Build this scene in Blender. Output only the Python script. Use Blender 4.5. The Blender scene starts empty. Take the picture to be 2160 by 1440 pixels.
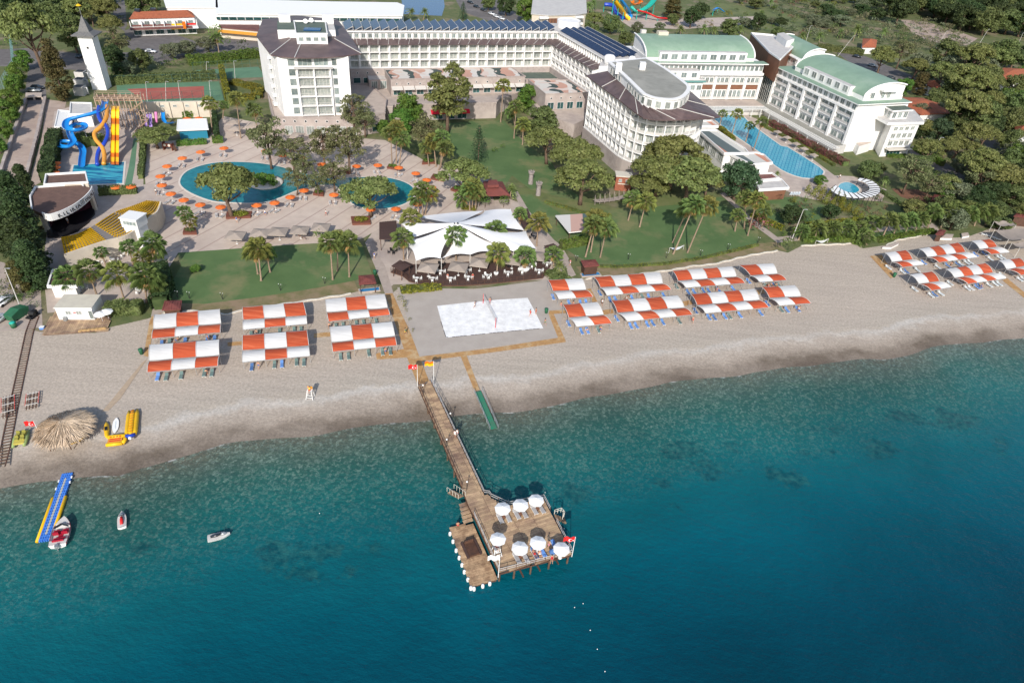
import bpy,math,random
import numpy as np
from mathutils import Vector,Matrix
rnd = random.Random(7)
SC = bpy.context.scene
COL = SC.collection
R = math.radians
# ---------------------------------------------------------------- camera, sky, sun
CX = Vector((0.996826848,-0.0796004738,0.0)); CY = Vector((0.0475138002,0.595009420,-0.802313049)); CZ = Vector((0.0638644988,0.799767188,0.596903486))
ROWS = Matrix((CX,CY,CZ))            # camera space -> world
FPX,HC = 1430.0,82.0                 # focal length in pixels of the 2160 wide photograph, height in metres
cam = bpy.data.cameras.new('camera'); co = bpy.data.objects.new('camera',cam); COL.objects.link(co)
cam.sensor_width = 36.0; cam.lens = 36.0*FPX/2160.0; cam.clip_start = 1.0; cam.clip_end = 9000.0
co.matrix_world = Matrix.Translation((0,0,HC)) @ ROWS.to_4x4()
SC.camera = co
SUN_EL,SUN_AZ = R(33),R(-92)        # direction towards the sun: behind the camera
sdir = Vector((math.cos(SUN_EL)*math.cos(SUN_AZ),math.cos(SUN_EL)*math.sin(SUN_AZ),math.sin(SUN_EL)))
W = bpy.data.worlds.new('World'); SC.world = W; W.use_nodes = True
nt = W.node_tree; sky = nt.nodes.new('ShaderNodeTexSky'); sky.sky_type = 'NISHITA'; sky.sun_disc = False
sky.sun_elevation = SUN_EL; sky.sun_rotation = R(90)-SUN_AZ
sky.air_density = 1.0; sky.dust_density = 1.2
bg = nt.nodes['Background']; nt.links.new(sky.outputs[0],bg.inputs[0]); bg.inputs[1].default_value = 0.15
sl = bpy.data.lights.new('sun','SUN'); sl.energy = 4.3; sl.angle = R(0.5); sl.color = (1.0,0.945,0.87)
so = bpy.data.objects.new('sun',sl); COL.objects.link(so); so.rotation_euler = sdir.to_track_quat('Z','Y').to_euler()
SC.view_settings.view_transform = 'Standard'; SC.view_settings.look = 'None'; SC.view_settings.exposure = 0.14
SC.view_settings.gamma = 1.0; SC.view_settings.use_curve_mapping = False

# ---------------------------------------------------------------- survey helpers: where a thing seen in the photo stands
def ray(u,v): return ROWS @ Vector((u-1080,720-v,-FPX))
def G(u,v,z=0.0):
    r = ray(u,v); t = (z-HC)/r.z
    return Vector((r.x*t,r.y*t,z))
def GP(pts,z=0.0): return [G(u,v,z) for u,v in pts]
def mpp(p):                             # metres per photo pixel at a world point
    d = (ROWS.transposed() @ (Vector(p)-Vector((0,0,HC))))
    return -d.z/FPX
def top_on(base,u,v):                 # point above base, seen at (u, v), in the vertical plane y = base.y
    r = ray(u,v); t = base.y/r.y
    return Vector((r.x*t,base.y,HC+r.z*t))
# ---------------------------------------------------------------- materials
MATS = {}
def lin(c):
    if isinstance(c,str):
        c = [int(c[i:i+2],16)/255 for i in (0,2,4)]
        c = [x/12.92 if x <= .04045 else ((x+.055)/1.055) ** 2.4 for x in c]
    return tuple(c)+(1.0,)
def mat(name,c,rough=.7,c2=None,scale=1.0,var=0.0,bump=0.0,bscale=8.0,metal=0.0,spec=.3,island=0.0,detail=6,emit=None,stretch=None,c3=None,scale3=.06):
    if name in MATS: return MATS[name]
    m = bpy.data.materials.new(name); m.use_nodes = True; MATS[name] = m
    n,l = m.node_tree.nodes,m.node_tree.links; b = n['Principled BSDF']
    b.inputs['Roughness'].default_value = rough; b.inputs['Metallic'].default_value = metal
    b.inputs['Specular IOR Level'].default_value = spec
    c = lin(c); out = None
    geo = n.new('ShaderNodeNewGeometry'); pos = geo.outputs['Position']
    if stretch:
        mp = n.new('ShaderNodeMapping'); mp.inputs['Rotation'].default_value = (0,0,stretch[3] if len(stretch) > 3 else 0)
        mp.vector_type = 'TEXTURE'; mp.inputs['Scale'].default_value = stretch[:3]; l.new(pos,mp.inputs[0]); pos = mp.outputs[0]
    def noise(s,det=detail):
        t = n.new('ShaderNodeTexNoise'); t.inputs['Scale'].default_value = s; t.inputs['Detail'].default_value = det
        t.inputs['Roughness'].default_value = .65; l.new(pos,t.inputs['Vector']); return t.outputs['Fac']
    def mixc(f,a,bb,lo=.38,hi=.62):
        mr = n.new('ShaderNodeMapRange'); mr.inputs[1].default_value = lo; mr.inputs[2].default_value = hi; l.new(f,mr.inputs[0])
        mx = n.new('ShaderNodeMix'); mx.data_type = 'RGBA'; l.new(mr.outputs[0],mx.inputs[0])
        for s,x in ((6,a),(7,bb)):
            if isinstance(x,tuple): mx.inputs[s].default_value = x
            else: l.new(x,mx.inputs[s])
        return mx.outputs[2]
    if c2 is not None: out = mixc(noise(scale),c,lin(c2))
    if c3 is not None: out = mixc(noise(scale3,4),out if out else c,lin(c3),.5,.66)
    if var or island:
        hsv = n.new('ShaderNodeHueSaturation')
        if out: l.new(out,hsv.inputs['Color'])
        else: hsv.inputs['Color'].default_value = c
        last = None
        for amt,src in ((var,'o'),(island,'i')):
            if not amt: continue
            if src == 'o': s = n.new('ShaderNodeObjectInfo').outputs['Random']
            else: s = geo.outputs['Random Per Island']
            mr = n.new('ShaderNodeMapRange'); mr.inputs[3].default_value = 1-amt; mr.inputs[4].default_value = 1+amt; l.new(s,mr.inputs[0])
            if last is None: last = mr.outputs[0]
            else:
                ml = n.new('ShaderNodeMath'); ml.operation = 'MULTIPLY'; l.new(last,ml.inputs[0]); l.new(mr.outputs[0],ml.inputs[1]); last = ml.outputs[0]
        l.new(last,hsv.inputs['Value']); out = hsv.outputs[0]
    if out: l.new(out,b.inputs['Base Color'])
    else: b.inputs['Base Color'].default_value = c
    if bump:
        bp = n.new('ShaderNodeBump'); bp.inputs['Strength'].default_value = 1; bp.inputs['Distance'].default_value = bump
        l.new(noise(bscale,4),bp.inputs['Height']); l.new(bp.outputs[0],b.inputs['Normal'])
    if emit:
        b.inputs['Emission Color'].default_value = lin(emit); b.inputs['Emission Strength'].default_value = 1
    return m
def foliage(name,a,b,c=None,hue=0.03,dead=None):
    m = mat(name,a,rough=.6,c2=b,scale=.55,spec=.25,island=.38,var=.12,detail=3)
    n,l = m.node_tree.nodes,m.node_tree.links; bs = n['Principled BSDF']
    oi = n.new('ShaderNodeObjectInfo'); mr = n.new('ShaderNodeMapRange'); mr.inputs[3].default_value = .5-hue; mr.inputs[4].default_value = .5+hue*.6
    l.new(oi.outputs['Random'],mr.inputs[0])
    for x in n:
        if x.bl_idname == 'ShaderNodeHueSaturation': l.new(mr.outputs[0],x.inputs['Hue']); src = x.outputs[0]
    tr = n.new('ShaderNodeBsdfTranslucent'); l.new(src,tr.inputs[0]); mx = n.new('ShaderNodeMixShader'); mx.inputs[0].default_value = .36
    l.new(bs.outputs[0],mx.inputs[1]); l.new(tr.outputs[0],mx.inputs[2])
    l.new(mx.outputs[0],n['Material Output'].inputs[0]); return m

# ---------------------------------------------------------------- mesh builder
class MB:
    def __init__(s): s.v,s.f,s.m = [],[],[]
    def add(s,vs,fs,m=0,M=None):
        o = len(s.v)
        s.v += [tuple(M @ Vector(p)) if M is not None else tuple(p) for p in vs]
        s.f += [tuple(i+o for i in f) for f in fs]; s.m += [m]*len(fs); return s
    def box(s,c,d,m=0,rz=0.0,M=None):
        x,y,z = (k/2 for k in d)
        T = Matrix.Translation(c) @ Matrix.Rotation(rz,4,'Z')
        if M is not None: T = M @ T
        vs = [(sx*x,sy*y,sz*z) for sz in (-1,1) for sx,sy in ((-1,-1),(1,-1),(1,1),(-1,1))]
        return s.add(vs,[(3,2,1,0),(4,5,6,7),(0,1,5,4),(1,2,6,5),(2,3,7,6),(3,0,4,7)],m,T)
    def bar(s,a,b,w,h=None,m=0):
        a,b = Vector(a),Vector(b); d = b-a; L = d.length
        if L < 1e-6: return s
        T = Matrix.Translation((a+b)/2) @ d.to_track_quat('X','Z').to_matrix().to_4x4()
        return s.box((0,0,0),(L,w,h or w),m,M=T)
    def tube(s,a,b,r0,r1=None,n=8,m=0,caps=True):
        a,b = Vector(a),Vector(b); r1 = r0 if r1 is None else r1
        q = (b-a).to_track_quat('Z','Y').to_matrix()
        vs = []
        for p,r in ((a,r0),(b,r1)):
            vs += [p+q @ Vector((r*math.cos(6.2832*k/n),r*math.sin(6.2832*k/n),0)) for k in range(n)]
        fs = [(k,(k+1) % n,n+(k+1) % n,n+k) for k in range(n)]
        if caps: fs += [tuple(range(n))[::-1],tuple(range(n,2*n))]
        return s.add(vs,fs,m)
    def path(s,pts,rs,n=8,m=0):
        pts = [Vector(p) for p in pts]; N = len(pts)
        if not hasattr(rs,'__len__'): rs = [rs]*N
        vs = []
        for i,p in enumerate(pts):
            d = pts[min(i+1,N-1)]-pts[max(i-1,0)]
            q = d.to_track_quat('Z','Y').to_matrix()
            vs += [p+q @ Vector((rs[i]*math.cos(6.2832*k/n),rs[i]*math.sin(6.2832*k/n),0)) for k in range(n)]
        fs = [(i*n+k,i*n+(k+1) % n,(i+1)*n+(k+1) % n,(i+1)*n+k) for i in range(N-1) for k in range(n)]
        fs += [tuple(range(n))[::-1],tuple(range((N-1)*n,N*n))]
        return s.add(vs,fs,m)
    def prism(s,pts,z0,z1,m=0,mtop=None):
        if area2([(p[0],p[1]) for p in pts]) < 0: pts = pts[::-1]
        n = len(pts); vs = [(p[0],p[1],z0) for p in pts]+[(p[0],p[1],z1) for p in pts]
        s.add(vs,[(k,(k+1) % n,n+(k+1) % n,n+k) for k in range(n)]+[tuple(range(n))[::-1]],m)
        return s.add(vs[n:],[tuple(range(n))],m if mtop is None else mtop)
    def lathe(s,prof,n=16,m=0,c=(0,0,0),sx=1,sy=1):
        vs = []
        for r,z in prof:
            vs += [(c[0]+sx*r*math.cos(6.2832*k/n),c[1]+sy*r*math.sin(6.2832*k/n),c[2]+z) for k in range(n)]
        fs = [(i*n+k,i*n+(k+1) % n,(i+1)*n+(k+1) % n,(i+1)*n+k) for i in range(len(prof)-1) for k in range(n)]
        fs += [tuple(range(n))[::-1],tuple(range((len(prof)-1)*n,len(prof)*n))]
        return s.add(vs,fs,m)
    def ball(s,c,r,n=10,k=6,m=0):
        rr = r if hasattr(r,'__len__') else (r,r,r)
        prof = [(math.sin(math.pi*i/k)+1e-4,-math.cos(math.pi*i/k)*rr[2]) for i in range(k+1)]
        return s.lathe(prof,n,m,c,rr[0],rr[1])
    def grid(s,P,m=0):                # P[i][j] points
        a,b = len(P),len(P[0]); o = [p for row in P for p in row]
        return s.add(o,[(i*b+j,i*b+j+1,(i+1)*b+j+1,(i+1)*b+j) for i in range(a-1) for j in range(b-1)],m)
    def mesh(s,name,mats,smooth=False):
        me = bpy.data.meshes.new(name); me.from_pydata(s.v,[],s.f)
        for x in (mats if isinstance(mats,(list,tuple)) else [mats]): me.materials.append(x)
        me.polygons.foreach_set('material_index',s.m)
        if smooth: me.polygons.foreach_set('use_smooth',[True]*len(s.f))
        me.update(); return me
def area2(p): return sum(p[i][0]*p[(i+1) % len(p)][1]-p[(i+1) % len(p)][0]*p[i][1] for i in range(len(p)))

# ---------------------------------------------------------------- objects
def tag(o,label,cat,group=None):
    o['label'] = label; o['category'] = cat
    if group: o['group'] = group
    return o
def thing(name,label,cat,loc=(0,0,0),rz=0.0,group=None,scale=1.0,ry=0.0):
    o = bpy.data.objects.new(name,None); COL.objects.link(o); o.empty_display_size = .5
    o.location = loc; o.rotation_euler = (0,ry,rz); o.scale = (scale,)*3 if not hasattr(scale,'__len__') else scale
    return tag(o,label,cat,group)
def part(name,me,parent,loc=(0,0,0),rz=0.0,scale=(1,1,1),world=False,label=None,rot=None):
    o = bpy.data.objects.new(name,me); COL.objects.link(o); o.parent = parent
    loc = Vector(loc)
    if world: loc = loc-parent.location
    o.location = loc; o.rotation_euler = rot if rot else (0,0,rz); o.scale = scale
    if label: o['label'] = label
    return o
def struct(name,me,loc=(0,0,0)):
    o = bpy.data.objects.new(name,me); COL.objects.link(o); o.location = loc; o['kind'] = 'structure'; return o
def single(name,me,label,cat,loc=(0,0,0),rz=0.0,group=None,scale=1.0):
    o = bpy.data.objects.new(name,me); COL.objects.link(o); o.location = loc; o.rotation_euler = (0,0,rz)
    o.scale = (scale,)*3 if not hasattr(scale,'__len__') else scale
    return tag(o,label,cat,group)
def spawn(proto,name,label,cat,loc,rz=0.0,group=None,scale=1.0,ry=0.0,swap=None):
    """a thing and its parts; proto = [(part name, mesh, [sub-parts])]; meshes are shared between the copies"""
    t = thing(name,label,cat,loc,rz,group,scale,ry)
    for p in proto:
        me = p[1]
        if swap and p[0] in swap: me = swap[p[0]]
        o = part(p[0],me,t)
        for q in (p[2] if len(p) > 2 else []): part(q[0],q[1],o)
    return t
ORD = ['first','second','third','fourth','fifth','sixth','seventh','eighth','ninth','tenth','eleventh','twelfth','thirteenth','fourteenth','fifteenth','sixteenth','seventeenth','eighteenth','nineteenth','twentieth']
def ordl(i,n,last='rightmost'):
    if i == 0: return 'leftmost'
    if i == n-1: return last
    return ORD[i]+' from the left,' if False else ORD[i]
SHEETN = [0]
def sheet(name,pts,z,m,px=True):
    SHEETN[0] += 1; z += SHEETN[0]*.0006
    P = [(G(u,v,z) if px else Vector((u,v,z))) for u,v in pts] if px else [Vector((p[0],p[1],z)) for p in pts]
    from mathutils.geometry import tessellate_polygon
    tris = tessellate_polygon([P]); me = bpy.data.meshes.new(name)
    fs = []
    for t in tris:
        a,b,c = (P[i] for i in t)
        fs.append(t if (b-a).cross(c-a).z > 0 else t[::-1])
    me.from_pydata([tuple(p) for p in P],[],fs); me.materials.append(m); return struct(name,me)
def smooth_closed(pts,k=4):
    out = []; n = len(pts); P = [Vector((p[0],p[1])) for p in pts]
    for i in range(n):
        a,b,c,d = P[i-1],P[i],P[(i+1) % n],P[(i+2) % n]
        for j in range(k):
            t = j/k
            out.append(tuple(.5*((2*b)+(c-a)*t+(2*a-5*b+4*c-d)*t*t+(3*b-a-3*c+d)*t ** 3)))
    return out
def smooth_open(P,k=4):
    P = [Vector(p) for p in P]; out = []; n = len(P)
    for i in range(n-1):
        a,b,c,d = P[max(i-1,0)],P[i],P[i+1],P[min(i+2,n-1)]
        for j in range(k):
            t = j/k
            out.append(.5*((2*b)+(c-a)*t+(2*a-5*b+4*c-d)*t*t+(3*b-a-3*c+d)*t ** 3))
    return out+[P[-1]]
def resample(P,n):
    P = [Vector(p) for p in P]; L = [0]
    for a,b in zip(P,P[1:]): L.append(L[-1]+(b-a).length)
    out = []
    for k in range(n+1):
        s = L[-1]*k/n; i = 0
        while i < len(P)-2 and L[i+1] < s: i += 1
        out.append(P[i].lerp(P[i+1],(s-L[i])/max(L[i+1]-L[i],1e-9)))
    return out
def offset_poly(pts,d):                # ccw polygon moved outward by d
    P = [Vector((p[0],p[1])) for p in pts]
    if area2(P) < 0: P = P[::-1]
    out = []; n = len(P)
    for i in range(n):
        a = (P[i]-P[i-1]).normalized(); b = (P[(i+1) % n]-P[i]).normalized()
        na,nb = Vector((a.y,-a.x)),Vector((b.y,-b.x)); m = (na+nb)
        m = m/max(.3,m.length_squared/2) if m.length > 1e-6 else na
        out.append(P[i]+m*d*1.0 if m.length < 3 else P[i]+na*d)
    return out
# ---------------------------------------------------------------- the colours of the place
M = {}
M['white'] = mat('white_render',(.80,.79,.77),.75,c2=(.73,.72,.70),scale=.25,bump=.01)
M['cream'] = mat('cream_render',(.62,.55,.45),.8,c2=(.55,.48,.39),scale=.3,bump=.01)
M['stone'] = mat('pink_grey_stone',(.40,.34,.31),.85,c2=(.31,.26,.24),scale=1.2,bump=.02,bscale=5,c3=(.45,.39,.35),scale3=.15)
M['slab'] = mat('pale_slab',(.55,.53,.5),.8,c2=(.47,.45,.43),scale=.5)
M['roofbrown'] = mat('brown_metal_roof',(.115,.078,.075),.5,c2=(.085,.06,.06),scale=.35,c3=(.15,.105,.1),scale3=.12,var=.05)
M['maroon'] = mat('maroon_roof',(.17,.07,.06),.65,c2=(.13,.055,.05),scale=.5,var=.08)
M['terracotta'] = mat('terracotta_tiles',(.42,.13,.06),.8,c2=(.30,.09,.045),scale=1.1,var=.08,bump=.03,bscale=4)
M['green'] = mat('pale_green_roof',(.225,.335,.245),.6,c2=(.20,.30,.22),scale=.3,c3=(.27,.37,.28),scale3=.1)
M['greygreen'] = mat('grey_green_felt',(.12,.15,.12),.8,c2=(.09,.12,.10),scale=.5)
M['felt'] = mat('grey_roof_felt',(.30,.295,.26),.85,c2=(.25,.245,.215),scale=.35,c3=(.34,.33,.29),scale3=.1)
M['glass'] = mat('window_glass',(.14,.18,.18),.12,spec=.6,c2=(.24,.27,.25),scale=.9,var=.35)
M['curtain'] = mat('window_curtained',(.35,.36,.32),.35,spec=.5,c2=(.20,.23,.22),scale=1.6,var=.2)
M['darkglass'] = mat('dark_teal_glass',(.015,.05,.05),.1,spec=.7,c2=(.03,.09,.09),scale=.5,var=.2)
M['frame'] = mat('window_frame_white',(.7,.7,.68),.5)
M['wood'] = mat('brown_timber',(.11,.055,.035),.7,c2=(.075,.04,.028),scale=2,var=.15)
M['deck'] = mat('dark_deck',(.085,.05,.042),.7,c2=(.065,.04,.035),scale=1.5,stretch=(8,.3,1,.2))
M['brownpanel'] = mat('brown_cladding',(.22,.10,.06),.6,c2=(.18,.085,.05),scale=.5)
M['solar'] = mat('solar_panel_blue',(.012,.022,.055),.22,spec=.55,c2=(.02,.035,.08),scale=.8,var=.2)
M['rail'] = mat('rail_pale',(.55,.53,.5),.5)
M['steel'] = mat('galvanised_steel',(.42,.43,.44),.45,metal=.4)
M['dark'] = mat('dark_metal',(.03,.03,.03),.5)
M['black'] = mat('black_plastic',(.015,.015,.018),.4)
M['sand'] = None
M['paving'] = None
M['concrete'] = mat('pale_concrete',(.50,.42,.36),.85,c2=(.42,.35,.30),scale=.4,c3=(.36,.30,.27),scale3=.08)
M['asphalt'] = mat('grey_asphalt',(.16,.145,.14),.85,c2=(.12,.11,.105),scale=.5,c3=(.2,.18,.17),scale3=.1)
M['ramp'] = mat('dusty_track',(.42,.33,.27),.9,c2=(.34,.26,.22),scale=.3,c3=(.48,.39,.33),scale3=.06)
M['path'] = mat('pale_path',(.42,.35,.30),.85,c2=(.35,.29,.25),scale=.7)
M['kerb'] = mat('white_edging',(.68,.64,.56),.8,c2=(.55,.5,.42),scale=1.5)
M['lawn'] = mat('mown_lawn',(.074,.132,.046),.85,c2=(.098,.160,.058),scale=.12,bump=.03,bscale=9,c3=(.18,.185,.085),scale3=.085)
M['lawn2'] = mat('worn_lawn',(.115,.15,.05),.85,c2=(.17,.175,.075),scale=.2,bump=.03,bscale=8,c3=(.07,.10,.035),scale3=.1)
M['drygrass'] = mat('dry_grass_strip',(.25,.19,.11),.9,c2=(.15,.145,.06),scale=.35,bump=.04,bscale=6,c3=(.26,.19,.12),scale3=.15)
M['garden'] = mat('garden_ground',(.135,.145,.06),.95,c2=(.085,.115,.04),scale=.35,bump=.08,bscale=2,c3=(.24,.19,.13),scale3=.07)
M['earth'] = mat('bare_earth',(.22,.10,.06),.95,c2=(.15,.08,.05),scale=.6)
M['tennisgreen'] = mat('court_green',(.10,.20,.12),.8,c2=(.12,.23,.14),scale=.2)
M['tennisred'] = mat('court_red',(.34,.09,.07),.8,c2=(.39,.12,.09),scale=.2)
M['mat'] = mat('orange_boardwalk',(.46,.27,.11),.85,c2=(.36,.20,.085),scale=1.3,bump=.03,bscale=4,c3=(.5,.36,.2),scale3=.5)
M['matpale'] = mat('pale_boardwalk',(.44,.34,.24),.85,c2=(.38,.29,.21),scale=1.5)
M['plank'] = mat('weathered_plank',(.48,.34,.205),.8,c2=(.31,.205,.135),scale=.9,var=.2,c3=(.17,.105,.085),scale3=.16,stretch=(1.3,1,1,.1))
M['planktan'] = mat('tan_plank',(.50,.34,.20),.8,c2=(.27,.17,.10),scale=1.2,var=.16,c3=(.2,.13,.09),scale3=.2)
M['pile'] = mat('pier_pile',(.16,.09,.06),.8,c2=(.08,.06,.04),scale=1.4)
M['orange'] = mat('orange_canvas',(.72,.17,.035),.7,c2=(.62,.14,.03),scale=1.2,var=.07)
M['canopyorange'] = mat('orange_shade_cloth',(.46,.083,.030),.7,c2=(.37,.062,.024),scale=.9,var=.12,stretch=(3,.25,1),c3=(.56,.13,.055),scale3=.3)
M['canopywhite'] = mat('white_shade_cloth',(.66,.65,.63),.75,c2=(.56,.55,.53),scale=.9,var=.05,stretch=(3,.35,1))
M['sail'] = mat('white_sail',(.86,.85,.84),.7,c2=(.80,.79,.78),scale=.2)
M['beige'] = mat('beige_canvas',(.36,.30,.25),.8,c2=(.31,.26,.22),scale=.8,var=.1)
M['whitecanvas'] = mat('white_canvas',(.80,.80,.79),.75,var=.04)
M['greycush'] = mat('grey_cushion',(.34,.33,.33),.8,var=.15)
M['greencush'] = mat('grey_green_cushion',(.13,.20,.19),.85,var=.12)
M['bluecush'] = mat('blue_cushion',(.10,.22,.50),.85,var=.35)
M['whitep'] = mat('white_plastic',(.75,.75,.73),.5)
M['palebed'] = mat('pale_cushion',(.55,.6,.62),.8,var=.12)
M['yellow'] = mat('yellow_plastic',(.78,.47,.015),.45,c2=(.70,.40,.01),scale=1,var=.06)
M['ywhite'] = mat('cream_plastic',(.62,.58,.5),.5,var=.08)
M['red'] = mat('red_plastic',(.60,.02,.02),.5)
M['redcanvas'] = mat('red_canvas',(.55,.012,.03),.7)
M['slideblue'] = mat('slide_sky_blue',(.01,.23,.62),.3,spec=.5)
M['slidedark'] = mat('slide_deep_blue',(.02,.06,.42),.3,spec=.5)
M['slideorange'] = mat('slide_orange',(.68,.30,.04),.35,spec=.5)
M['slideamber'] = mat('slide_burnt_orange',(.62,.16,.01),.35,spec=.5)
M['slideyellow'] = mat('slide_yellow',(.85,.48,.01),.35,spec=.5)
M['lilac'] = mat('slide_lilac',(.42,.28,.62),.35)
M['pink'] = mat('slide_pink',(.75,.25,.5),.35)
M['teal'] = mat('slide_teal',(.02,.38,.3),.4)
M['navy'] = mat('navy_blue',(.01,.06,.16),.2)
M['gazebo'] = mat('gazebo_roof',(.20,.06,.05),.7,c2=(.16,.05,.042),scale=.8)
M['thatch'] = mat('dry_thatch',(.58,.46,.34),.95,c2=(.44,.34,.24),scale=1,island=.35)
M['bin'] = mat('green_bin',(.03,.14,.07),.5,c2=(.025,.11,.055),scale=1)
M['carwhite'] = mat('car_paint_white',(.70,.71,.72),.25,spec=.6)
M['cargrey'] = mat('car_paint_silver',(.35,.37,.38),.25,metal=.5,spec=.6)
M['cardark'] = mat('car_paint_dark',(.02,.025,.035),.25,spec=.6)
M['carglass'] = mat('car_glass',(.02,.03,.035),.08,spec=.7)
M['tyre'] = mat('tyre_rubber',(.02,.02,.02),.9)
M['skin'] = mat('skin',(.48,.26,.17),.6,var=.15)
M['hair'] = mat('dark_hair',(.02,.013,.01),.6)
M['bark'] = mat('pine_bark',(.17,.11,.075),.9,c2=(.11,.075,.055),scale=3)
M['palmbark'] = mat('palm_bark',(.32,.235,.165),.9,c2=(.24,.17,.12),scale=3,var=.12)
M['deadfrond'] = mat('dead_fronds',(.42,.26,.10),.9,island=.3)
M['whitesand'] = mat('white_court_sand',(.84,.835,.82),.9,c2=(.68,.675,.66),scale=.7,bump=.06,bscale=2.5)
M['coping'] = mat('pool_coping',(.62,.57,.50),.8)
M['mosaicfloor'] = mat('pool_blue_floor',(.01,.2,.3),.4)
F = {}
F['pine'] = foliage('pine_needles_bright',(.150,.185,.055),(.215,.240,.082))
F['open'] = foliage('pine_needles_grey',(.140,.165,.070),(.21,.225,.105))
F['dark'] = foliage('dark_foliage',(.042,.072,.026),(.075,.112,.040))
F['darkblue'] = foliage('blue_green_foliage',(.05,.10,.045),(.085,.145,.07))
F['broad'] = foliage('bright_foliage',(.080,.165,.028),(.14,.225,.042))
F['mid'] = foliage('mid_foliage',(.105,.145,.048),(.165,.205,.072))
F['cypress'] = foliage('brown_green_foliage',(.085,.085,.03),(.16,.135,.05))
F['olive'] = foliage('grey_green_foliage',(.14,.17,.095),(.21,.235,.14))
F['lime'] = foliage('yellow_green_foliage',(.17,.19,.022),(.25,.25,.035))
F['palm'] = foliage('palm_fronds',(.135,.205,.060),(.21,.28,.090))
F['palmy'] = foliage('palm_fronds_yellow',(.20,.23,.06),(.28,.29,.085))
F['scrub'] = foliage('dry_scrub',(.15,.145,.075),(.22,.20,.115))
F['pinkbush'] = foliage('pink_flowering',(.13,.10,.05),(.26,.10,.09))

# ---------------------------------------------------------------- ground and sea
SEA = -1.0
SHORE_PX = [(-500,1108),(-200,1062),(0,1030),(30,1024),(62,1018),(100,1016),(135,1010),(180,1006),(215,1003),(250,1000),(287,985),(325,975),(360,965),(420,948),(470,935),(560,925),(640,922),(700,915),(780,902),(860,892),(950,879),(1000,872),(1060,868),(1130,858),(1200,845),(1280,832),(1350,820),(1430,808),(1500,800),(1570,790),(1650,775),(1730,764),(1800,757),(1860,758),(1910,752),(1960,738),(2000,730),(2080,721),(2160,712),(2300,694),(2600,655)]
SP = np.array([G(u,v,SEA)[:2] for u,v in SHORE_PX])
ext0 = SP[0]+(SP[0]-SP[3])/np.linalg.norm(SP[0]-SP[3])*3000; ext1 = SP[-1]+(SP[-1]-SP[-4])/np.linalg.norm(SP[-1]-SP[-4])*3000
SP = np.vstack([ext0,SP,ext1])
def shore_dist(P):                      # + inland, - out at sea
    best = np.full(len(P),1e9); sg = np.ones(len(P))
    for a,b in zip(SP[:-1],SP[1:]):
        d = b-a; t = np.clip(((P-a) @ d)/(d @ d),0,1); q = a+t[:,None]*d
        r = np.hypot(*(P-q).T); c = d[0]*(P[:,1]-a[1])-d[1]*(P[:,0]-a[0])
        m = r < best; best[m] = r[m]; sg[m] = np.where(c[m] >= 0,1,-1)
    return best*sg
def wav(P,d): x = P[:,0]; return d+np.exp(-(d/30) ** 2)*(.22*np.sin(x/3.1)+.45*np.sin(x/9.3+1)+.1*np.sin(x/1.35))
def ground_z(d): return np.where(d > 9,0,np.where(d > -3,SEA+(d/9.0)*(-SEA),SEA-.33+(d+3)*.12))
def field(xs,ys):
    X,Y = np.meshgrid(xs,ys); P = np.stack([X.ravel(),Y.ravel()],1); return P,len(xs),len(ys)
def grid_mesh(name,P,Z,nx,ny,m,attrs):
    me = bpy.data.meshes.new(name); me.vertices.add(len(P)); co_ = np.column_stack([P,Z]).astype('f'); me.vertices.foreach_set('co',co_.ravel())
    i,j = np.meshgrid(np.arange(nx-1),np.arange(ny-1)); k = (j*nx+i).ravel()
    q = np.stack([k,k+1,k+nx+1,k+nx],1).ravel().astype('i')
    me.loops.add(len(q)); me.loops.foreach_set('vertex_index',q); me.polygons.add(len(k)); me.polygons.foreach_set('loop_start',np.arange(len(k),dtype='i')*4)
    for n,a in attrs.items():
        at = me.attributes.new(n,'FLOAT','POINT'); at.data.foreach_set('value',a.astype('f'))
    me.materials.append(m); me.update(calc_edges=True); me.validate(); me.polygons.foreach_set('use_smooth',[True]*len(k)); return me
def axis(lo,hi,step,far):
    a = list(np.arange(lo,hi+step,step)); s = step; x = lo; y = hi; L,H_ = [],[]
    while s < far: s *= 1.7; x -= s; y += s; L.append(x); H_.append(y)
    return np.array(L[::-1]+a+H_)
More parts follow.
